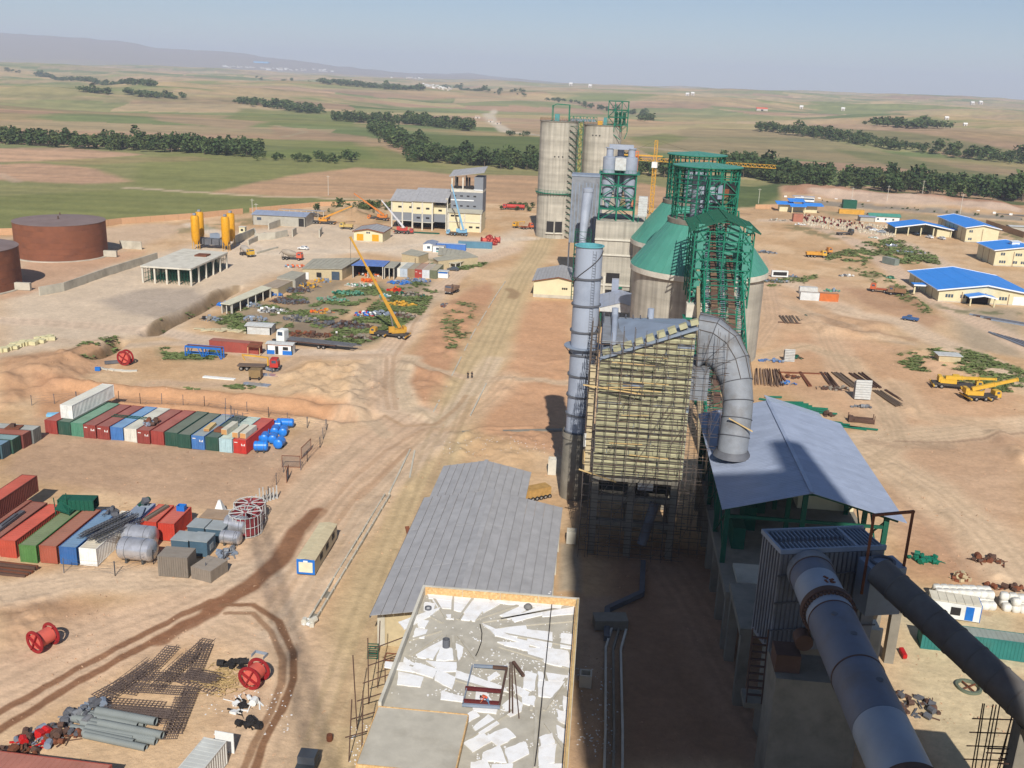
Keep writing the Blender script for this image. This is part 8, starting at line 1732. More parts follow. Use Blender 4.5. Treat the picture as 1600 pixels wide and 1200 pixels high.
# ================================================================== UNFINISHED MILL OFFICE: stepped cream and grey block
def office():
 t = thing('mill_office', 'unfinished stepped cream and grey building with open loggia under a slanting roof', 'building', (0,0,0)); gp = mat('grey_panel', C(126,130,136), .8, var=.06, scale=.3)
 x0, y0 = at(609,357); D = 16
 def block_(a, b, c, d, zs, nm='wall'):
  for (z0, z1, m) in zs: MB().box(x0+a, x0+b, y0+c, y0+d, z0, z1-.02).build(nm, m, t)
 def frame(a, b, y, h, n):
  for k in range(n+1): x = x0+a+(b-a)*k/n; MB().box(x-.3,x+.3,y0+y-.25,y0+y-.003,0,h).build('column', conc_l, t)
 def wins(xs, y, z, w_=1.6, h=.8):
  for x in xs: MB().box(x0+x,x0+x+w_,y0+y-.08,y0+y-.003,z,z+h).build('window', dark, t)
 block_(0.3,10,3,D,[(3.6,7.2,gp),(7.2,12.2,beige)]); frame(0.3,10,3,12.2,2); wins((3.2,8.2),3,9.2); block_(.5,10,12,D-1,[(0,3.6,dark)])
 block_(10.02,19.6,0,D,[(3.6,7.2,gp),(7.2,12.8,beige)]); frame(10.3,19.3,0,12.8,2); wins((12.2,16.4),0,9.3); wins((12.2,16.4),0,5.1); block_(10.1,19.5,10,D-1,[(0,3.6,dark)]); [MB().box(x0+a,x0+b,y0+c,y0+d,3.4,3.6).build('floor_slab', conc_l, t) for a,b,c,d in ((0,10,2.7,D),(10.01,19.8,-.3,D))]
 block_(19.62,25.5,2.5,D,[(3.6,7.2,gp),(7.2,11,beige)]); MB().box(x0+19.7,x0+25,y0+8,y0+D-.5,11,14.8).build('loggia_back', dark, t); frame(25.2,25.6,2.5,14.5,1); wins((21.6,),2.5,8.4); block_(19.7,25.3,11,D-1,[(0,3.6,dark)])
 for (a, b, c, za, zb) in ((-.4,10,2.2,12.3,16.0),(9.6,25.8,-.8,12.9,17.0)):
  n = 6 if b-a < 12 else 9
  for k in range(n): xa = x0+a+(b-a)*k/n; xb = x0+a+(b-a)*(k+1)/n-.04; MB().slab([(xa,y0+c,za),(xb,y0+c,za),(xb,y0+D+1,zb),(xa,y0+D+1,zb)], .25).build('roof_panel', roofg, t)
 # tower part
 X0 = 26.2; block_(X0,X0+15,1.5,D,[(0,4.4,beige),(4.4,8.2,beige)]); [MB().box(x0+X0-.1,x0+X0+15.1,y0+1.2,y0+1.48,z,z+.3).build('string_course', conc_l, t) for z in (4.2,8.1)]; wins((X0+9.5,X0+12.6),1.5,1.8); wins((X0+1.2,X0+3.4),1.5,6.6); frame(X0+.3,X0+14.7,1.5,8.2,2)
 MB().slab([(x0+X0-.3,y0+.9,8.45),(x0+X0+15.3,y0+.9,8.45),(x0+X0+15.3,y0+4.5,9.8),(x0+X0-.3,y0+4.5,9.8)], .2).build('canopy_roof', mat('old_roof',(0,0,0)), t)
 block_(X0+.6,X0+15,4.5,D,[(8.2,13.6,gp),(13.6,17.2,gp),(17.2,18.3,conc_l)]); wins((X0+1.8,X0+4.8,X0+7.8,X0+10.8),4.5,10.8,1.2,.6); wins((X0+1.8,X0+4.8,X0+7.8,X0+10.8),4.5,15.2,1.2,.6); MB().box(x0+X0+.6,x0+X0+11,y0+4.3,y0+4.48,13.4,13.9).build('string_course', white, t)
 block_(X0+11,X0+15,4.6,D,[(18.3,24,gp)]); MB().box(x0+X0+10.9,x0+X0+15,y0+4.3,y0+4.58,18.2,18.6).build('string_course', white, t); [MB().box(x0+X0+k,x0+X0+k+.6,y0+yy,y0+yy+.6,18.3,23.6).build('column', conc_l, t) for k in (.7,5.6) for yy in (4.7,D-1)]; [MB().box(x0+X0+k,x0+X0+k+.8,y0+8,y0+8.8,18.3,23.4).build('machine_column', dark, t) for k in (2.4,6.8,7.9)]
 MB().box(x0+X0+1.2,x0+X0+11,y0+9,y0+11,18.31,19.3).build('machinery', dark, t); MB().box(x0+X0+9,x0+X0+10.3,y0+7,y0+8.2,18.31,20).build('machinery', dark, t)
 for k in range(9): xa = x0+X0-.3+k*1.75; za = 24.0+k*.26; MB().slab([(xa,y0+3.8,za),(xa+1.72,y0+3.8,za+.26),(xa+1.72,y0+D+.8,za+2.0),(xa,y0+D+.8,za+1.7)], .25).build('roof_panel', roofg, t)
 x, y = at(690,366); tag(MB().box(-7,7,-.7,.7,0,.5).build('rebar_pile', dgreen, loc=(x-28+20,y,0)), 'long low green bar stack before the mill office', 'bars')
office()
# ================================================================== RIGHT SIDE: blue-roofed halls, gate, vehicles, steel yard
def right_side():
 cw = mat('cream_panel_wall', C(214,204,168), .85, var=.06, scale=.6, stain=C(190,178,140), stain_amt=.4); br = paint((150,110,80))
 def hall(lb, px, py, W_, D, ze, zr, axis, fw, lw=(), n=8):
  x, y = at(px,py); t = gable('blue_roofed_hall', lb, x, x+W_, y, y+D, ze, zr, cw, roofblue, axis, wins=fw, trim=trimw, nL=n, nR=n, pl=.4, over=.8, roofrib=False)
  k = max(2, int(W_/7)); [MB().box(W_*i/k-.12,W_*i/k+.12,-.09,-.052,0,ze-.3).build('pilaster', br, t) for i in range(1,k)]; k = max(3, int(D/6)); [MB().box(-.09,-.004,D*i/k-.12,D*i/k+.12,0,ze-.3).build('pilaster', br, t) for i in range(1,k)]
  return t
 def w3(x, z=2.2, n=3): return [('f',x+.9*i,z,.7,1.1) for i in range(n)]
 t = hall('long low hall with the biggest bright blue roof at the right', 1465,471, 30, 34, 4.0, 6.4, 'y', w3(2.2,1.6)+w3(7,1.6)+w3(19.5,1.6)+[('f',24,.2,4.6,2.8,'roller_door',white)], n=10)
 q = thing('porch', None, None); q.parent = t; q.location = (12.6,-5.2,0); MB().slab([(-4.6,0,3.0),(0,-.3,3.9),(0,5.1,3.9),(-4.6,5.1,3.0)], .25).build('porch_roof', roofblue, q); MB().slab([(0,-.3,3.9),(4.6,0,3.0),(4.6,5.1,3.0),(0,5.1,3.9)], .25).build('porch_roof', roofblue, q); MB().bar((-4.6,-.2,2.9),(0,-.45,3.8),.15,.5).build('porch_fascia', trimw, q); MB().bar((0,-.45,3.8),(4.6,-.2,2.9),.15,.5).build('porch_fascia', trimw, q); [MB().box(x,x+.4,.2,.6,0,2.9).build('porch_post', cw, q) for x in (-4,3.6)]; MB().box(-3.4,3.4,4.9,5.1,0,2.7).build('porch_door', dark, q)
 q = thing('side_porch', None, None); q.parent = t; q.location = (-5,13,0); MB().slab([(0,-2,3.3),(4.9,-2,3.5),(4.9,2,3.5),(0,2,3.3)], .3).build('porch_roof', roofblue, q); MB().box(-.1,4.8,-2.2,-2.01,2.9,3.4).build('porch_fascia', trimw, q); MB().box(.3,.8,-1.5,-1,0,3).build('porch_post', cw, q)
 t = hall('two-storey hall with bright blue roof and a small roof vent, at the right edge', 1552,415, 22, 20, 6.4, 8.2, 'y', w3(2,1.2)+w3(7.5,1.2,2)+w3(10.6,1.2,2)+w3(2.2,4.4,2)+w3(8,4.4)+w3(16,1.2)); q = MB(); q.box(9,12,8,11,7.9,9.2); q.build('roof_vent', trimw, t); MB().slab([(8.6,7.6,9.25),(12.4,7.6,9.45),(12.4,11.4,9.45),(8.6,11.4,9.25)], .15).build('vent_roof', white, t)
 hall('two-storey office block with bright blue roof behind the canopy', 1507,378, 15, 42, 6.8, 8.4, 'y', w3(1.4,1,2)+w3(1.4,4.6,2)); 
 x, y = at(1398,367); t = thing('canopy_hall', 'open carport hall with bright blue hipped roof on cream posts', 'hall', (x,y,0)); W_, D = 27, 17
 for a, b, za, zb in ((-.5,W_*.5,3.8,6.2),(W_*.5,W_+.5,6.2,3.8)):
  for k in range(6): xa = a+(b-a)*k/6; xb = a+(b-a)*(k+1)/6-.03; z1 = za+(zb-za)*k/6; z2 = za+(zb-za)*(k+1)/6; MB().slab([(xa,-.5,z1),(xb,-.5,z2),(xb,D,z2),(xa,D,z1)], .12).build('roof_panel', roofblue, t)
 q = MB(); q.bar((-.5,-.6,3.7),(W_*.5,-.6,6.1),.15,.5); q.bar((W_*.5,-.6,6.1),(W_+.5,-.6,3.7),.15,.5); q.build('fascia', trimw, t); [MB().box(s,s+.5,.1,.6,0,4.0).build('post', cw, t) for s in (0,6,12,18,W_-.6)]; MB().box(.3,W_-.5,D-2,D-1.7,0,3.7).build('back_wall', cw, t); MB().box(W_-7,W_-.7,.7,D-2.1,0,3.5).build('wall', cw, t); MB().slab([(W_+.6,-1,4.2),(W_+8,-1,3.6),(W_+8,5,3.6),(W_+.6,5,4.2)], .3).build('link_roof', roofblue, t); MB().box(W_+4,W_+4.4,0,.4,0,3.5).build('post', cw, t)
 for k, (px, py, rgb, lb) in enumerate(((1431,368,(40,42,46),'black car under the right end of the carport'),(1452,372,(226,228,228),'white car in front of the office link roof'),(1471,374,(200,202,204),'silver car right of the white one before the office'),(1365,361,(222,224,226),'white car before the yard of cabinets left of the carport'),(1377,364,(150,160,170),'grey car beside the white one left of the carport'),(1358,358,(120,100,90),'brown car near the scrap left of the carport'))): car('parked_car', lb, at(px,py), 1.5 if k > 2 else .4, rgb)
 # gatehouse
 x, y = at(1216,331); t = thing('gatehouse', 'small gatehouse with three-part bright blue roof far up the yard', 'gatehouse', (x,y,0)); [MB().slab([(a,b,z),(a+w_,b,z+.2),(a+w_,b+d,z+.9),(a,b+d,z+.9)], .3).build('roof', roofblue, t) for a,b,z,w_,d in ((-1,1,4.4,10,8),(6,3,6,9,8),(14,0,4.2,11,8),(6,-3,3.8,9,6))]; MB().box(1,22,3,8,0,4).build('wall', cw, t); [MB().box(s,s+.5,-2.5,-2,0,3.7).build('post', cw, t) for s in (7,14)]
 x, y = at(1256,316); t = thing('bus', 'white bus parked behind the gatehouse', 'bus', (x,y,0), -.05); MB().box(-6,6,-1.25,1.25,.5,3).build('body', white, t); MB().box(-5.8,5.8,-1.3,-1.253,1.7,2.6).build('window_band', glass, t); [wheel(t,(s,-1.2,.5),.5) for s in ()]; MB().box(-7,6.5,1.6,4,3.4,3.6).build('shelter_roof', roofb, t); [MB().box(s,s+.2,1.8,2,0,3.39).build('shelter_post', grey_s, t) for s in (-6.8,6.2)]
 x, y = at(1280,323); car('parked_car', 'white van far behind the gatehouse', (x,y), 1.5, (228,228,228)); x, y = at(1247,346); t = thing('brick_kiosk', 'small red-brown kiosk left of the crowd of motorbikes', 'kiosk', (x,y,0)); MB().box(-3,2,-2,2,0,4).build('body', paint((172,104,80)), t)
 x, y = at(1331,335); container('container', 'yellow and orange container by the highway', (x,y+2), PI/2, 14, (220,160,50), None, door='far'); x, y = at(1331,328); t = thing('green_tank', 'dark green square tank behind the yellow container', 'tank', (x,y+8,0)); MB().box(-4,4,-2,2,0,5).build('body', dgreen, t)
 a = at(1358,346); gable('white_hut', 'white hut with green roof near the highway', a[0], a[0]+16, a[1], a[1]+6, 3, 4.4, white, green_r, 'x', wins=[('f',4,1,1,1),('f',8,1,1,1),('f',12,1,1,1)]); a = at(1343,346); gable('grey_hut', 'small blue-grey hut left of the white hut', a[0], a[0]+8, a[1], a[1]+5, 2.6, 3.2, block, roofb, 'x')
 a = at(1590,362); gable('far_hut', 'low hut with pale green roof at the right edge', a[0]-4, a[0]+8, a[1], a[1]+6, 2.6, 3, block, corr, 'x')
 # motorbikes
 mk = {}
 def bike():
  m = MB(); m.cyl((-.06,.65,.32),(.06,.65,.32),.32,n=10); m.cyl((-.06,-.65,.32),(.06,-.65,.32),.32,n=10); m.bar((0,-.8,.75),(0,.1,.8),.28,.2); m.bar((0,.65,.35),(0,.42,1.05),.08); m.bar((-.35,.4,1.05),(.35,.4,1.05),.05); return m.mesh('frame', black)
 def tankm(): m = MB(); m.bar((0,-.05,.78),(0,.4,.9),.3,.28); m.bar((0,-.2,.45),(0,.25,.5),.3,.35); return m.mesh('fuel_tank', red)
 for k in range(60):
  px = random.uniform(1252,1348); py = 336+(px-1252)*.16+random.choice([0,2.2,5,8])+random.uniform(-.6,.6); x, y = at(px,py); t = thing('motorbike', 'parked motorbikes crowded in rows beyond the right yard', 'motorbike', (x,y,0), random.uniform(-.5,.5), 'motorbikes parked in the far right yard'); t.scale = (1.15,)*3
  inst('frame', cmesh('mb', bike), t); inst('fuel_tank', cmesh('mt', tankm), t)
 m = MB()
 for k in range(500): px = random.uniform(1255,1400); py = 338+(px-1252)*.13+random.uniform(-2,14); x, y = at(px,py); s = random.uniform(.3,.9); m.cbox((x,y,s*.4),(s,s,s),random.uniform(0,3))
 tag(m.build('goods', mat('pale_goods', C(196,186,166), .9, var=.35, scale=.3)), 'jumble of pale sacks and blocks round the motorbikes', 'goods', kind='stuff')
 # highway with barrier posts
 P = [at(px, py) for px, py in ((1225,308),(1330,314),(1450,324),(1600,338),(1700,347))]; V = []; F = []
 for i, p in enumerate(P): V += [(p[0],p[1]-4.5,.5),(p[0],p[1]+4.5,.5)]
 m = MB(); m.add(V, [(2*i,2*i+2,2*i+3,2*i+1) for i in range(len(P)-1)]); o = m.build('highway', mat('asphalt', C(126,122,116), .9, var=.1, scale=.1)); o['kind'] = 'structure'
 for a, b in zip(P[:-1], P[1:]):
  n = int(math.dist(a,b)/9)
  for k in range(n): c = lerp(a,b,k/n); tag(MB().box(-.9,.9,-.2,.2,.4,1.5).build('barrier_block', white, loc=(c[0],c[1]-5,0)), 'white concrete blocks lining the highway', 'barrier', 'barrier blocks along the highway')
 # vehicles
 truck('truck', 'bright yellow loaded dump truck on the right yard', at(1275,402), -PI/2+.05, 'dump', (226,170,50), (216,150,44), 8.5, 4); truck('truck', 'orange-yellow lorry tucked behind the bright yellow dump truck', at(1287,397), -PI/2+.2, 'flat', (222,140,50), (200,140,80), 7, 3)
 truck('truck', 'dark grey flat lorry driving on the far right yard', at(1320,367), -1.2, 'flat', (70,66,62), (96,92,88), 9); x, y = at(1393,414); container('container', 'dusty grey-green container left of the long blue-roofed hall', (x,y+2), .5, 7, (120,132,124), None, door='far', roof=(150,150,140))
 x, y = at(1268,470); container('container', 'white container joined to an orange one on the right yard', (x-.6,y+1.5), PI/2-.03, 6.06, (206,210,210), None, door='far', roof=(190,176,160)); container('container', 'orange container joined to the white one on the right yard', (x+5.6,y+1.5), PI/2-.03, 6.06, (214,112,50), None, door='far', roof=(176,124,90)); x, y = at(1262,459); t = thing('pale_box', 'pale grey box behind the white and orange containers', 'box', (x,y,0)); MB().box(-3,3,-1,1,0,2.4).build('body', corr, t)
 car('pickup', 'small blue pickup driving down the right road', at(1422,501), 1.1, (50,92,150), 'pickup')
 truck('excavator', 'orange tracked machine digging beside the earth ridge', at(1372,456), 1.3, 'flat', (206,92,44), (196,84,40), 6, 2, cat='digger'); truck('loader', 'rusty brown loader next to the orange tracked machine', at(1400,461), 1.3, 'dump', (140,104,72), (150,108,74), 6, 2, cat='loader')
 mobile_crane('mobile_crane', 'yellow truck crane with boom folded flat, farther of two on the right', at(1490,607), -PI/2-.12, (226,176,44), (11,3), 10, slew=.02); mobile_crane('mobile_crane', 'yellow rough-terrain crane with slightly raised boom, nearer of two on the right', at(1530,625), -PI/2+.2, (222,170,44), (10,16), 7, slew=-.15)
 x, y = at(1482,570); t = thing('site_hut', 'small square hut with pale flat roof among weeds on the right', 'hut', (x,y,0)); MB().box(-2.6,2.8,0,3.4,0,2.3).build('wall', brick_b, t); MB().box(-3,3.2,-.3,3.7,2.31,2.45).build('roof', corr, t)
 x, y = at(1205,433); t = thing('window_frame', 'white framed dark box standing tilted right of the clinker silo', 'frame', (x+3,y,0), .1); MB().box(-3,3,-.2,1,.3,2.5).build('frame', white, t); MB().box(-2.5,2.5,-.26,-.203,.8,2.1).build('pane', dark, t)
 for px, py, lb, s in ((1233,566,'upper grey louvre panel standing in the steel yard',.8),(1347,625,'lower, larger grey louvre panel standing in the steel yard',1.1)):
  x, y = at(px,py); t = thing('louvre_panel', lb, 'panel', (x,y,0), .05); [MB().box(-1.6*s,1.6*s,-.1+.04*k,.15+.04*k,.2+k*.5*s,.62*s+k*.5*s).build('slat', corr, t) for k in range(8)]; MB().box(-1.6*s,1.6*s,.5,1.4,.1,3.6*s).build('box', grey_s, t)
 # long steel sections laid in fans
 def pile(nm, lb, a, b, n, dx, m, w_=.3, grp=None, h=.3):
  p, q = np.array(at(*a)), np.array(at(*b)); 
  for k in range(n): o = np.array([k*dx,0]); c = MB().bar((0,0,.2),(q[0]-p[0],q[1]-p[1],.2),w_,h).build(nm, m, loc=(p[0]+o[0]+random.uniform(-.08,.08),p[1]+random.uniform(-.3,.3),0), rz=random.uniform(-.03,.03)); tag(c, lb, 'steel section', grp or lb[:40])
 pile('steel_section','rusty brown sections laid side by side right of the conveyor gallery',(1180,602),(1179,577),8,.75,paint((134,104,80)),.4); pile('steel_section','thin rusty sections fanned out beside the brown ones',(1200,602),(1196,577),8,.5,rustd,.18)
 pile('steel_section','tight dark bundle of long sections, first of the slanting bundles',(1302,610),(1283,583),6,.35,rustd,.25); pile('steel_section','second slanting bundle of long dark sections',(1330,606),(1300,583),7,.35,paint((116,96,76)),.25); pile('steel_section','third slanting bundle, behind the larger louvre panel',(1360,606),(1326,584),4,.45,rustd,.25); pile('steel_section','pair of long dark sections slanting at the upper right of the steel yard',(1374,607),(1343,583),2,.5,rustd,.25); pile('steel_section','lower slanting bundle of long sections right of the louvre panel',(1400,636),(1364,611),5,.5,paint((120,100,80)),.25); pile('steel_section','two long sections at the lower right of the steel yard',(1420,635),(1382,610),2,.5,rustd,.2)
 pile('steel_rail','long rails joining the two frame crosspieces',(1218,583),(1280,585),2,1.2,rust,.25); pile('steel_rail','slanting crosspieces of the rusty ground frame',(1230,601),(1217,582),1,.5,rust,.35); pile('steel_rail','second slanting crosspiece of the rusty ground frame',(1264,604),(1247,582),2,.5,rust,.35)
 pile('green_beam','dark green beams laid fanwise in the upper steel yard',(1270,505),(1258,493),4,1.5,dgreen,.5); pile('steel_section','grey-brown sections in a broad stack in the upper steel yard',(1216,504),(1258,507),1,1,rustd,.4); [pile('steel_section','crossing brown sections of the broad upper stack',(1218+5*k,494),(1226+5*k,506),1,1,paint((120,100,80)),.5) for k in range(7)]
 for k in range(10): a = at(1186+k*9,622+k*2.4+random.uniform(-3,3)); tag(MB().bar((0,0,.3),(random.uniform(3,6),random.uniform(-2,.3),.4),.35,.3).build('green_beam', green, loc=(a[0],a[1],0)), 'green beams heaped behind the blue-grey roof', 'beam', 'green beams behind the blue-grey roof')
 for k in range(9): a = at(1268+k*7,655+k*1.9+random.uniform(-2,4)); tag(MB().bar((0,0,.3),(random.uniform(4,6),random.uniform(-1.4,-.4),.3),.32,.3).build('green_beam', green, loc=(a[0],a[1],0)), 'green beams spread right of the blue-grey roof ridge', 'beam', 'green beams right of the ridge')
 x, y = at(1345,660); t = thing('steel_cradle', 'dark steel cradle with four stub posts below the louvre panel', 'cradle', (x,y,0), -.08); m = MB(); m.box(-2.6,2.6,-.8,.8,.2,.5); m.box(-2.6,-1.6,-.8,.8,.51,1.2); m.box(-1.5,2.4,-.7,-.4,.51,1.0); m.box(-1.5,2.4,.4,.7,.51,1.0); [m.bar((x_,y_,0),(x_,y_,1.8),.15) for x_ in (-2.5,2.5) for y_ in (-.75,.75)]; m.build('body', rustd, t)
 for a, b, n, lb in (((1515,492),(1600,508),7,'long grey sections stacked at the right edge, upper stack'),((1545,520),(1600,548),12,'long dark sections stacked at the right edge, lower stack')):
  p, q = at(*a), at(*b); [tag(MB().bar((0,0,.25),(q[0]-p[0]+3,q[1]-p[1],.25),.45,.45).build('steel_section', [grey_s,grey_d,rustd][k%3], loc=(p[0]+.7*k,p[1]-1.1*k,0)), lb, 'steel section', lb) for k in range(n)]
 # bags
 bg_ = mat('white_bag', C(222,220,212), .8, var=.1, scale=2, bump=.4, stain=C(190,176,150), stain_amt=.4); k = 0
 def bagm():
  m = MB(); P = []; 
  for z, s in ((0,.42),(.1,.5),(.45,.54),(.85,.5),(1.0,.4)): P += [(s*1.05*math.copysign(abs(math.cos(a))**.6,math.cos(a)), s*math.copysign(abs(math.sin(a))**.6,math.sin(a)), z) for a in [2*PI*j/12 for j in range(12)]]
  m.add(P, [(r*12+j,r*12+(j+1)%12,(r+1)*12+(j+1)%12,(r+1)*12+j) for r in range(4) for j in range(12)]+[tuple(range(48,60))]); return m.mesh('bulk_bag', bg_, 'all')
 for (ax, ay, bx, by, nx, ny, lb) in ((1470,948,1560,952,8,3,'white bulk bags in the big left block behind the white cabin'), (1572,954,1625,960,4,2,'white bulk bags in the right block at the image edge')):
  p, q = np.array(at(ax,ay)), np.array(at(bx,by)); u = (q-p)/nx
  for i in range(nx):
   for j in range(ny):
    for l in range(2 if j else random.choice((1,2))): c = p+u*i+np.array([0,1.2*j]); o = inst('bulk_bag', cmesh('bag', bagm), None, (c[0]+random.uniform(-.05,.05),c[1]+random.uniform(-.05,.05),l*.98), (0,0,random.uniform(-.15,.15)), (random.uniform(1,1.08),1.05,1)); tag(o, lb+(', lower layer' if l == 0 else ', upper layer'), 'bag', lb)
 x, y = at(1495,966); t = thing('site_cabin', 'white cabin with quilted cream roof and blue-framed end under the dark duct', 'cabin', (x,y+.5,0), -.15); MB().box(-3.4,2.6,-1.2,1.2,.2,2.5).build('body', white, t); [MB().box(-3.5+k*1.02,-2.53+k*1.02,-1.3,1.3,2.51,2.66).build('roof_quilt', paint((214,206,184),.95), t) for k in range(6)]; MB().box(2.61,2.68,-1.25,1.25,.15,2.6).build('blue_frame_end', bluep, t); MB().box(-1,.2,-1.26,-1.203,.8,1.9).build('window', dark, t); MB().box(.8,1.8,-1.26,-1.203,.3,2.2).build('door', bluep, t)
 x, y = at(1510,1030); container('container', 'long teal container with scribbled dirt on its roof under the dark duct', (x+1.2,y+2.2), PI/2-.1, 12.19, (40,122,116), None, roof=(150,160,150))
 x, y = at(1413,1030); m = MB(); [m.cbox((0,.3*k,.4),(.5,.25,.5),.2) for k in range(6)]; tag(m.build('red_white_bags', red, loc=(x,y,0)), 'little pile of red and white packets by the pillar', 'packets')
 x, y = at(1513,1076); t = thing('steel_ring', 'big green steel ring with two crossed rusty bars lying on sand', 'ring', (x,y,.1)); MB().lathe([(1.15,0),(1.15,.3),(1.45,.3),(1.45,0)], n=32).build('rim', paint((104,116,96)), t, True); [MB().bar((1.15*math.cos(a),1.15*math.sin(a),.15),(-1.15*math.cos(a),-1.15*math.sin(a),.15),.14).build('spoke', rust, t) for a in (.6,1.9)]
 for k, (px,py,h) in enumerate(((1022,300,9),(1440,310,12),(1330,318,10),(1385,320,12),(1500,335,12),(395,345,10),(401,345,8),(513,305,11),(1185,318,9))):
  x, y = at(px,py if py>303 else 312); t = thing('power_pole', 'thin pole numbered by place'.replace('numbered by place', ['behind the tower crane','far right beyond the highway','beside the white hut','right of the white hut','behind the offices','at the block building, left','at the block building, right','standing in the far field edge','near the green field corner'][k]), 'pole', (x,y,0)); MB().cyl((0,0,0),(0,0,h),.16,.1,n=6).build('pole', conc_l, t); MB().bar((-1,0,h-.6),(1,0,h-.6),.12).build('crossarm', conc_l, t)
 def bwall(lb, pts, h=2.4, seg=4.):
  P = [at(*p) for p in pts]; t = thing('boundary_wall', lb, 'wall', (P[0][0],P[0][1],0)); t['kind'] = 'thing'; o = P[0]; cm = mat('sandy_wall', C(196,156,120), .9, var=.08)
  for a, b in zip(P[:-1], P[1:]):
   n = max(1, int(math.dist(a,b)/seg))
   for k in range(n): p, q = lerp(a,b,k/n), lerp(a,b,(k+1)/n-.004); MB().bar((p[0]-o[0],p[1]-o[1],h/2),(q[0]-o[0],q[1]-o[1],h/2),.2,h).build('wall_panel', cm, t)
 bwall('long sandy panel boundary wall along the green fields at the left', [(-40,368),(60,366),(190,350),(300,342),(380,334)], 2.6, 6); bwall('pale boundary wall behind the unfinished office and the silos', [(390,332),(500,322),(600,320)], 2.2, 6); bwall('pale wall between the gatehouse and the field', [(1180,326),(1215,326)], 2.4, 5)
 bwall('dark retaining wall at the far right below the highway', [(1540,352),(1600,372)], 3, 6)
right_side()
# ================================================================== TREES AND FAR VILLAGES
tm_ = mat('tree_foliage', C(66,84,50), .95, var=.45, scale=.25, spec=.1, col2=C(98,108,66), c2scale=.12); tk = mat('tree_bark', C(96,84,70), .95)
def crown(kind, n=90):
 """leaf-clump faces through the crown's volume; returns arrays for unit height"""
 V = []; F = []; lob = [(0,0,.6,.3)] if kind == 0 else [(random.uniform(-.16,.16),random.uniform(-.16,.16),random.uniform(.42,.8),random.uniform(.16,.26)) for _ in range(5)]
 for k in range(n):
  if kind == 0: th = random.uniform(0,2*PI); z = random.uniform(.12,1); r = .17*math.sin(PI*min(1,(z-.05)/1.0))**.6*random.uniform(.7,1.15); c = (r*math.cos(th),r*math.sin(th),z)
  else:
   l = random.choice(lob); d = Vector((random.gauss(0,1),random.gauss(0,1),random.gauss(0,1))).normalized()*l[3]*random.uniform(.75,1.1); c = (l[0]+d.x,l[1]+d.y,l[2]+d.z*.9)
  s = random.uniform(.035,.08); a = Vector((random.gauss(0,1),random.gauss(0,1),random.gauss(0,1))).normalized(); b = a.orthogonal().normalized(); e = a.cross(b); o = len(V)
  for t in range(4): an = t*PI/2+random.uniform(-.4,.4); p = Vector(c)+(b*math.cos(an)+e*math.sin(an))*s*random.uniform(.7,1.4); V.append(tuple(p))
  F.append((o,o+1,o+2,o+3))
 return V, F
CR = [crown(0 if k < 2 else 1, 90 if k < 2 else 130) for k in range(5)]
CRM = []
for k, (V, F) in enumerate(CR):
 m = MB(); m.add(V, F); CRM.append(m.mesh('crown', tm_))
_t = MB(); _t.cyl((0,0,0),(0,0,.5),.028,.012,n=5); TRM = _t.mesh('trunk', tk)
BELTS = [([(-10,225),(60,229),(150,234),(300,241),(400,246)], 26, 300, 15, 60, 0, 'left'), ([(525,190),(640,196),(740,206)], 18, 260, 16, 120, 1, 'mid'), ([(585,205),(620,230),(660,248)], 26, 220, 16, 110, 1, 'mid'), ([(650,252),(760,262),(842,268)], 22, 150, 15, 50, 1, 'mid'), ([(372,164),(440,172),(502,178)], 10, 170, 14, 90, 1, ''), ([(0,112),(60,120),(140,128),(245,140)], 7, 210, 18, 160, 1, ''), ([(128,145),(172,148)], 6, 30, 14, 30, 1, ''), ([(200,150),(285,156)], 6, 50, 14, 40, 1, ''),
 ([(505,132),(600,140),(660,143)], 8, 170, 20, 160, 1, ''), ([(690,136),(760,146),(822,153)], 5, 110, 18, 120, 1, ''), ([(400,124),(500,128),(560,130)], 3, 60, 16, 150, 1, ''), ([(858,158),(905,166),(1005,182),(1008,192)], 8, 130, 16, 120, 1, ''), ([(1185,206),(1260,215),(1330,226),(1450,242),(1600,260)], 14, 230, 15, 70, 1, ''), ([(1362,196),(1420,202),(1482,202)], 8, 80, 16, 80, 1, ''),
 ([(1140,268),(1190,282),(1230,292),(1330,296),(1450,306),(1600,318)], 40, 430, 17, 90, 1, 'right'), ([(960,272),(1010,276),(1060,280)], 30, 60, 15, 60, 1, 'right'), ([(520,332),(560,330),(608,327)], 9, 46, 5, 8, 0, 'hedge'), ([(420,252),(470,255),(520,258),(560,255)], 8, 36, 9, 40, 1, ''), ([(778,326),(835,328)], 5, 26, 4, 6, 0, 'hedge'), ([(1290,318),(1600,344)], 2, 26, 2.5, 4, 1, 'hedge'), ([(780,212),(842,214)], 2, 8, 10, 10, 1, '')]
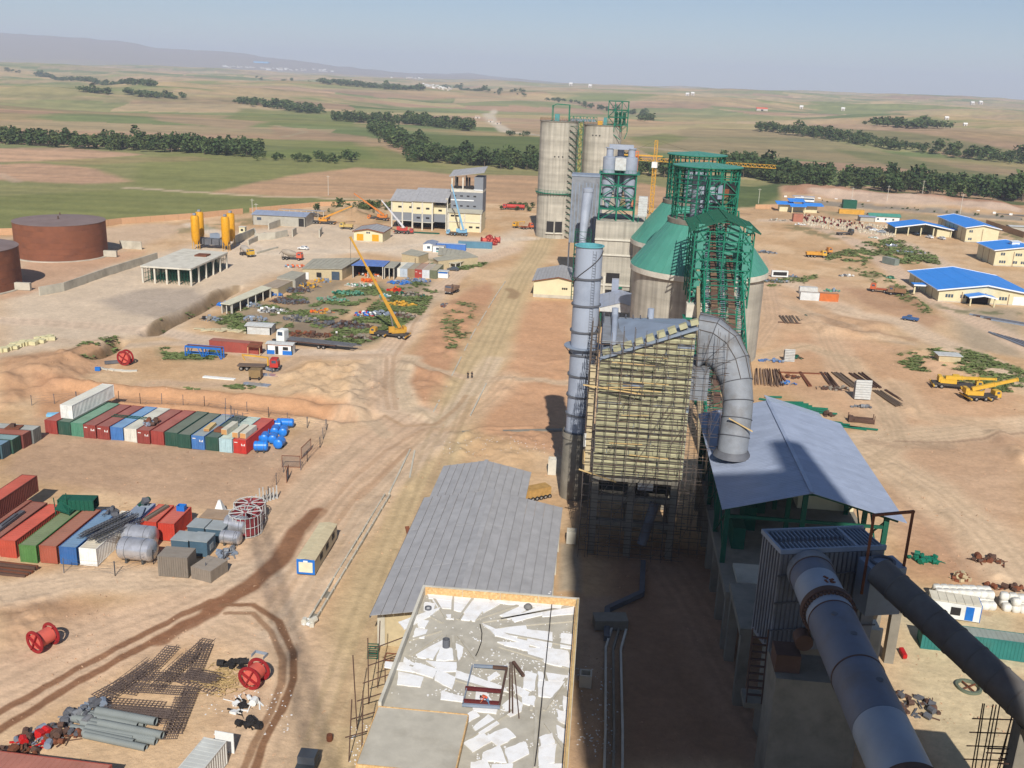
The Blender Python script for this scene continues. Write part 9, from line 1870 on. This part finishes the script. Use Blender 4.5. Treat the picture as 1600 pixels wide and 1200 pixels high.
def trees():
 near = []; far = []
 for line, hp, n, hh, dp, kd, nm in BELTS:
  P = P2(line) if line[0][1] < 330 else np.array([at(*p) for p in line]); seg = np.hypot(*(P[1:]-P[:-1]).T); cum = np.concatenate([[0], np.cumsum(seg)])
  for k in range(n):
   s = random.uniform(0,cum[-1]); i = min(int(np.searchsorted(cum,s))-1, len(seg)-1); i = max(i,0); p = P[i]+(P[i+1]-P[i])*(s-cum[i])/max(seg[i],1e-6); r = np.hypot(*p)
   q = p*(1+random.random()*dp/r)+np.array([random.gauss(0,5),random.gauss(0,5)]); h = hh*.82*random.uniform(.4,1.15)*(1 if random.random() > .06 else 1.4); cr = random.choice((0,1)) if random.random() < (.35 if kd == 0 else .15) else random.choice((2,3,4)); (near if nm in ('left','mid','right','hedge') else far).append((q[0],q[1],h,cr,r,nm))
 near.sort(key=lambda t: -t[2]/t[4]); ind = near[:290]; far += near[290:]
 T = {'left':'trees of the green belt beyond the fields at the left','mid':'trees of the dark wood beyond the middle fields','right':'trees of the dark belt behind the right highway','hedge':'bushes in the hedge strips near the plant'}
 gz = far_h(np.array([t[0] for t in ind]), np.array([t[1] for t in ind]))
 for (x,y,h,c,r,nm), z in zip(ind, gz):
  t = thing('tree' if nm != 'hedge' else 'bush', ('bush' if nm == 'hedge' else ('slender poplar','slender leaning poplar','round-crowned tree','broad uneven tree','low spreading tree')[c])+(', tall,' if h > 16 else ', lower,' if h < 9 else '')+' in '+T[nm].replace('trees of ','').replace('bushes in ',''), 'tree' if nm != 'hedge' else 'bush', (x,y,z-.2), random.uniform(0,6), T[nm]); w_ = 1.15 if nm != 'hedge' else 2.2; inst('crown', CRM[c], t, sc=(h*w_,h*w_,h)); inst('trunk', TRM, t, sc=(h,h,h))
 X = np.array([t[0] for t in far]); Y = np.array([t[1] for t in far]); Z = far_h(X, Y); VV = []; FF = []; o = 0
 for (x,y,h,c,r,nm), z in zip(far, Z):
  v = np.array(CR[c][0]); f = np.array(CR[c][1]); a = random.uniform(0,6); ca, sa = math.cos(a), math.sin(a); k = 1.5 if r > 1500 else 1.2
  if r > 1500: f = f[:60]; v = v[:240]
  w_ = np.stack([(v[:,0]*ca-v[:,1]*sa)*h*k*1.25+x, (v[:,0]*sa+v[:,1]*ca)*h*k*1.25+y, v[:,2]*h+z-.3], 1)
  if r > 1500: cc = w_.reshape(-1,4,3).mean(1,keepdims=True); w_ = (cc+(w_.reshape(-1,4,3)-cc)*1.5).reshape(-1,3)
  VV.append(w_); FF.append(f+o); o += len(v)
 me = bpy.data.meshes.new('far_woods'); me.from_pydata(np.concatenate(VV).tolist(), [], np.concatenate(FF).tolist()); me.materials.append(tm_); ob = bpy.data.objects.new('far_woods', me); COL.objects.link(ob); ob['kind'] = 'stuff'; ob['label'] = 'far belts and woods of dark green trees across the plain'
 # weeds on the site
 VV = MB(); 
 for poly, n, hh in (([(335,500),(400,470),(440,480),(470,490),(400,520),(350,515)],500,.5), ([(440,520),(470,485),(540,455),(590,445),(600,455),(520,500),(490,525)],900,.5), ([(500,530),(560,495),(600,460),(640,436),(684,452),(660,490),(610,520),(560,540)],1300,.5), ([(430,470),(470,455),(500,455),(470,475)],160,.3), ([(690,500),(720,470),(745,480),(735,520),(700,560)],180,.3), ([(250,545),(300,535),(350,548),(330,562),(260,562)],260,.4), ([(1400,555),(1500,545),(1600,580),(1600,620),(1480,592),(1410,575)],600,.5), ([(1290,400),(1340,385),(1375,398),(1350,410),(1290,408)],300,.7), ([(1345,380),(1400,372),(1460,400),(1470,415),(1400,412)],500,1.0), ([(670,412),(760,412),(740,424),(680,420)],300,.8), ([(1180,440),(1280,430),(1270,442),(1200,450)],150,.5), ([(1320,418),(1350,415),(1420,450),(1460,490),(1440,490),(1380,450)],200,.5), ([(230,505),(260,500),(300,482),(345,458),(365,452),(345,464),(260,512)],260,.5), ([(400,600),(440,606),(300,612),(280,606)],80,.3), ([(120,545),(185,530),(180,540),(130,560)],100,.5)):
  pl = np.array(poly, float); lo, hi = pl.min(0), pl.max(0); px = rng.uniform(lo[0],hi[0],n*5); py = rng.uniform(lo[1],hi[1],n*5); k = inside(px, py, pl); A = np.array([at(a, b) for a, b in zip(px[k], py[k])]); k = fbm(A[:,0]/5, A[:,1]/5, 91, 4) >= .46; A = A[k][:n]; Z = ground_zs(A[:,0], A[:,1])
  for (x, y), z in zip(A, Z):
   for _ in range(3): s = random.uniform(.2,.6)*hh; a = random.uniform(0,6); VV.add([(x+random.gauss(0,.5)+s*math.cos(a+t*1.57),y+random.gauss(0,.3)+s*math.sin(a+t*1.57),z+random.uniform(0,hh)) for t in range(4)], [(0,1,2,3)])
 o = VV.build('weeds', mat('weed_leaves', C(104,116,72), .95, var=.3, scale=.3, spec=.1)); tag(o, kind='stuff'); o['label'] = 'green-grey weeds growing over the yard'
trees()
def stones():
 m = MB(); n = 5200; A = np.array([at(a, b) for a, b in zip(rng.uniform(0,1600,n), 560+640*rng.rand(n)**1.2)]); X, Y = A[:,0], A[:,1]
 k = (fbm(X/9, Y/9, 55, 3) > .5)&~((X > -26)&(X < 0)&(Y > 58)&(Y < 150))&~((X > 0)&(X < 16)&(Y > 126)&(Y < 150)); X, Y = X[k], Y[k]; Z = ground_zs(X, Y)
 for x, y, z in zip(X, Y, Z):
  s_ = random.uniform(.05,.22)*(1+(y-80)/260); V = [(x+random.uniform(-1,1)*s_, y+random.uniform(-1,1)*s_, z-.03) for _ in range(3)]+[(x+random.uniform(-.4,.4)*s_, y+random.uniform(-.4,.4)*s_, z+s_*.8)]; m.add(V, [(0,1,3),(1,2,3),(2,0,3)])
 tag(m.build('loose_stones', mat('soil_clods', C(186,152,124), .95, var=.25)), kind='stuff')
stones()
def far_places():
 hw = paint((214,206,196)); rb = [paint((190,180,168)), paint((226,224,220)), paint((176,150,126))]
 Hs = [(px, py, lb, big) for px, py, lb, big in ((892,133,'tiny white farmhouse on the skyline hill above the tall silos',0),(922,136,'second tiny white farmhouse on the skyline hill',0),(1074,149,'left of two tiny white houses on the right hills',0),(1082,148,'right of two tiny white houses on the right hills',0),(1190,172,'small farm shed with bright orange-red roof on the right hills',2),(1252,169,'tiny white house right of the orange-roofed shed',0),(1317,172,'tiny white house in the middle of the right hills',0),(1479,186,'white house above the small wood on the right hills',0),(1508,196,'white house right of the small wood',0),(1519,163,'tiny white house on the right skyline, left of the pair',0),(1532,162,'tiny white house on the right skyline, right of the pair',0),(766,190,'small pale farmstead below the winding track, left building',1),(778,193,'small pale farmstead below the winding track, right building',1),(1395,188,'brown ruined hut by the small wood',1),(746,184,'low farm wall building at the end of the wood',1))]
 for px, py, lb, big in Hs:
  x, y = hit(px,py+1); z = float(far_h(x,y)); r = math.hypot(x,y); s = r/1530; w_ = (5 if big == 0 else 8)*s; w_ = w_ if big != 2 else 16*s; t = thing('farmhouse', lb, 'house', (x,y,z-.5), random.uniform(-.3,.3)); d = w_*.6; h = max(3, 3*s)
  MB().box(-w_/2,w_/2,-d/2,d/2,0,h).build('wall', rb[0], t); m = MB(); m.prism([(-d/2-.3,h),(d/2+.3,h),(0,h*1.6)], -w_/2-.3, w_/2+.3); m.v = [(zz,xx,yy) for xx,yy,zz in m.v]; m.build('roof', {0:rb[1],1:rb[2],2:mat('orange_red_roof', C(216,84,50), .7)}[big], t); MB().box(-w_*.1,w_*.1,-d/2-.1,-d/2-.005,0,h*.7).build('door', dark, t)
 for (xa, xb, ya, yb, n, lb) in ((660,705,131,143,60,'terraced village among trees beyond the middle fields'), (350,400,103,108,16,'distant village of pale houses near the left skyline'), (400,520,106,113,50,'far village of pale houses in the middle distance'), (610,660,120,124,12,'distant hamlet at the foot of the hills')):
  m = MB(); m2 = MB()
  for k in range(n):
   px = random.uniform(xa,xb); f = (px-xa)/(xb-xa); py = ya+(yb-ya)*random.random()*.5+(yb-ya)*.5*f; x, y = hit(px,py); z = float(far_h(x,y)); s = math.hypot(x,y)/1530; w_ = random.uniform(1.6,4)*s; (m if k % 3 else m2).cbox((x,y,z+1.5), (w_,w_*.7,random.uniform(1.2,2.2)*s+3), random.uniform(-.5,.5))
  t = thing('village', lb, 'village'); a = m.build('houses', rb[0], t); b = m2.build('white_houses', rb[1], t); a['kind'] = b['kind'] = 'stuff'
 x, y = hit(409,99); z = float(far_h(x,y)); s = math.hypot(x,y)/1530; m = MB().box(x-11*s,x+11*s,y-30,y+30,z,z+2.2*s); tag(m.build('blue_roofed_factory', paint((90,170,230))), 'long pale blue factory roof on the left horizon', 'factory')
far_places()
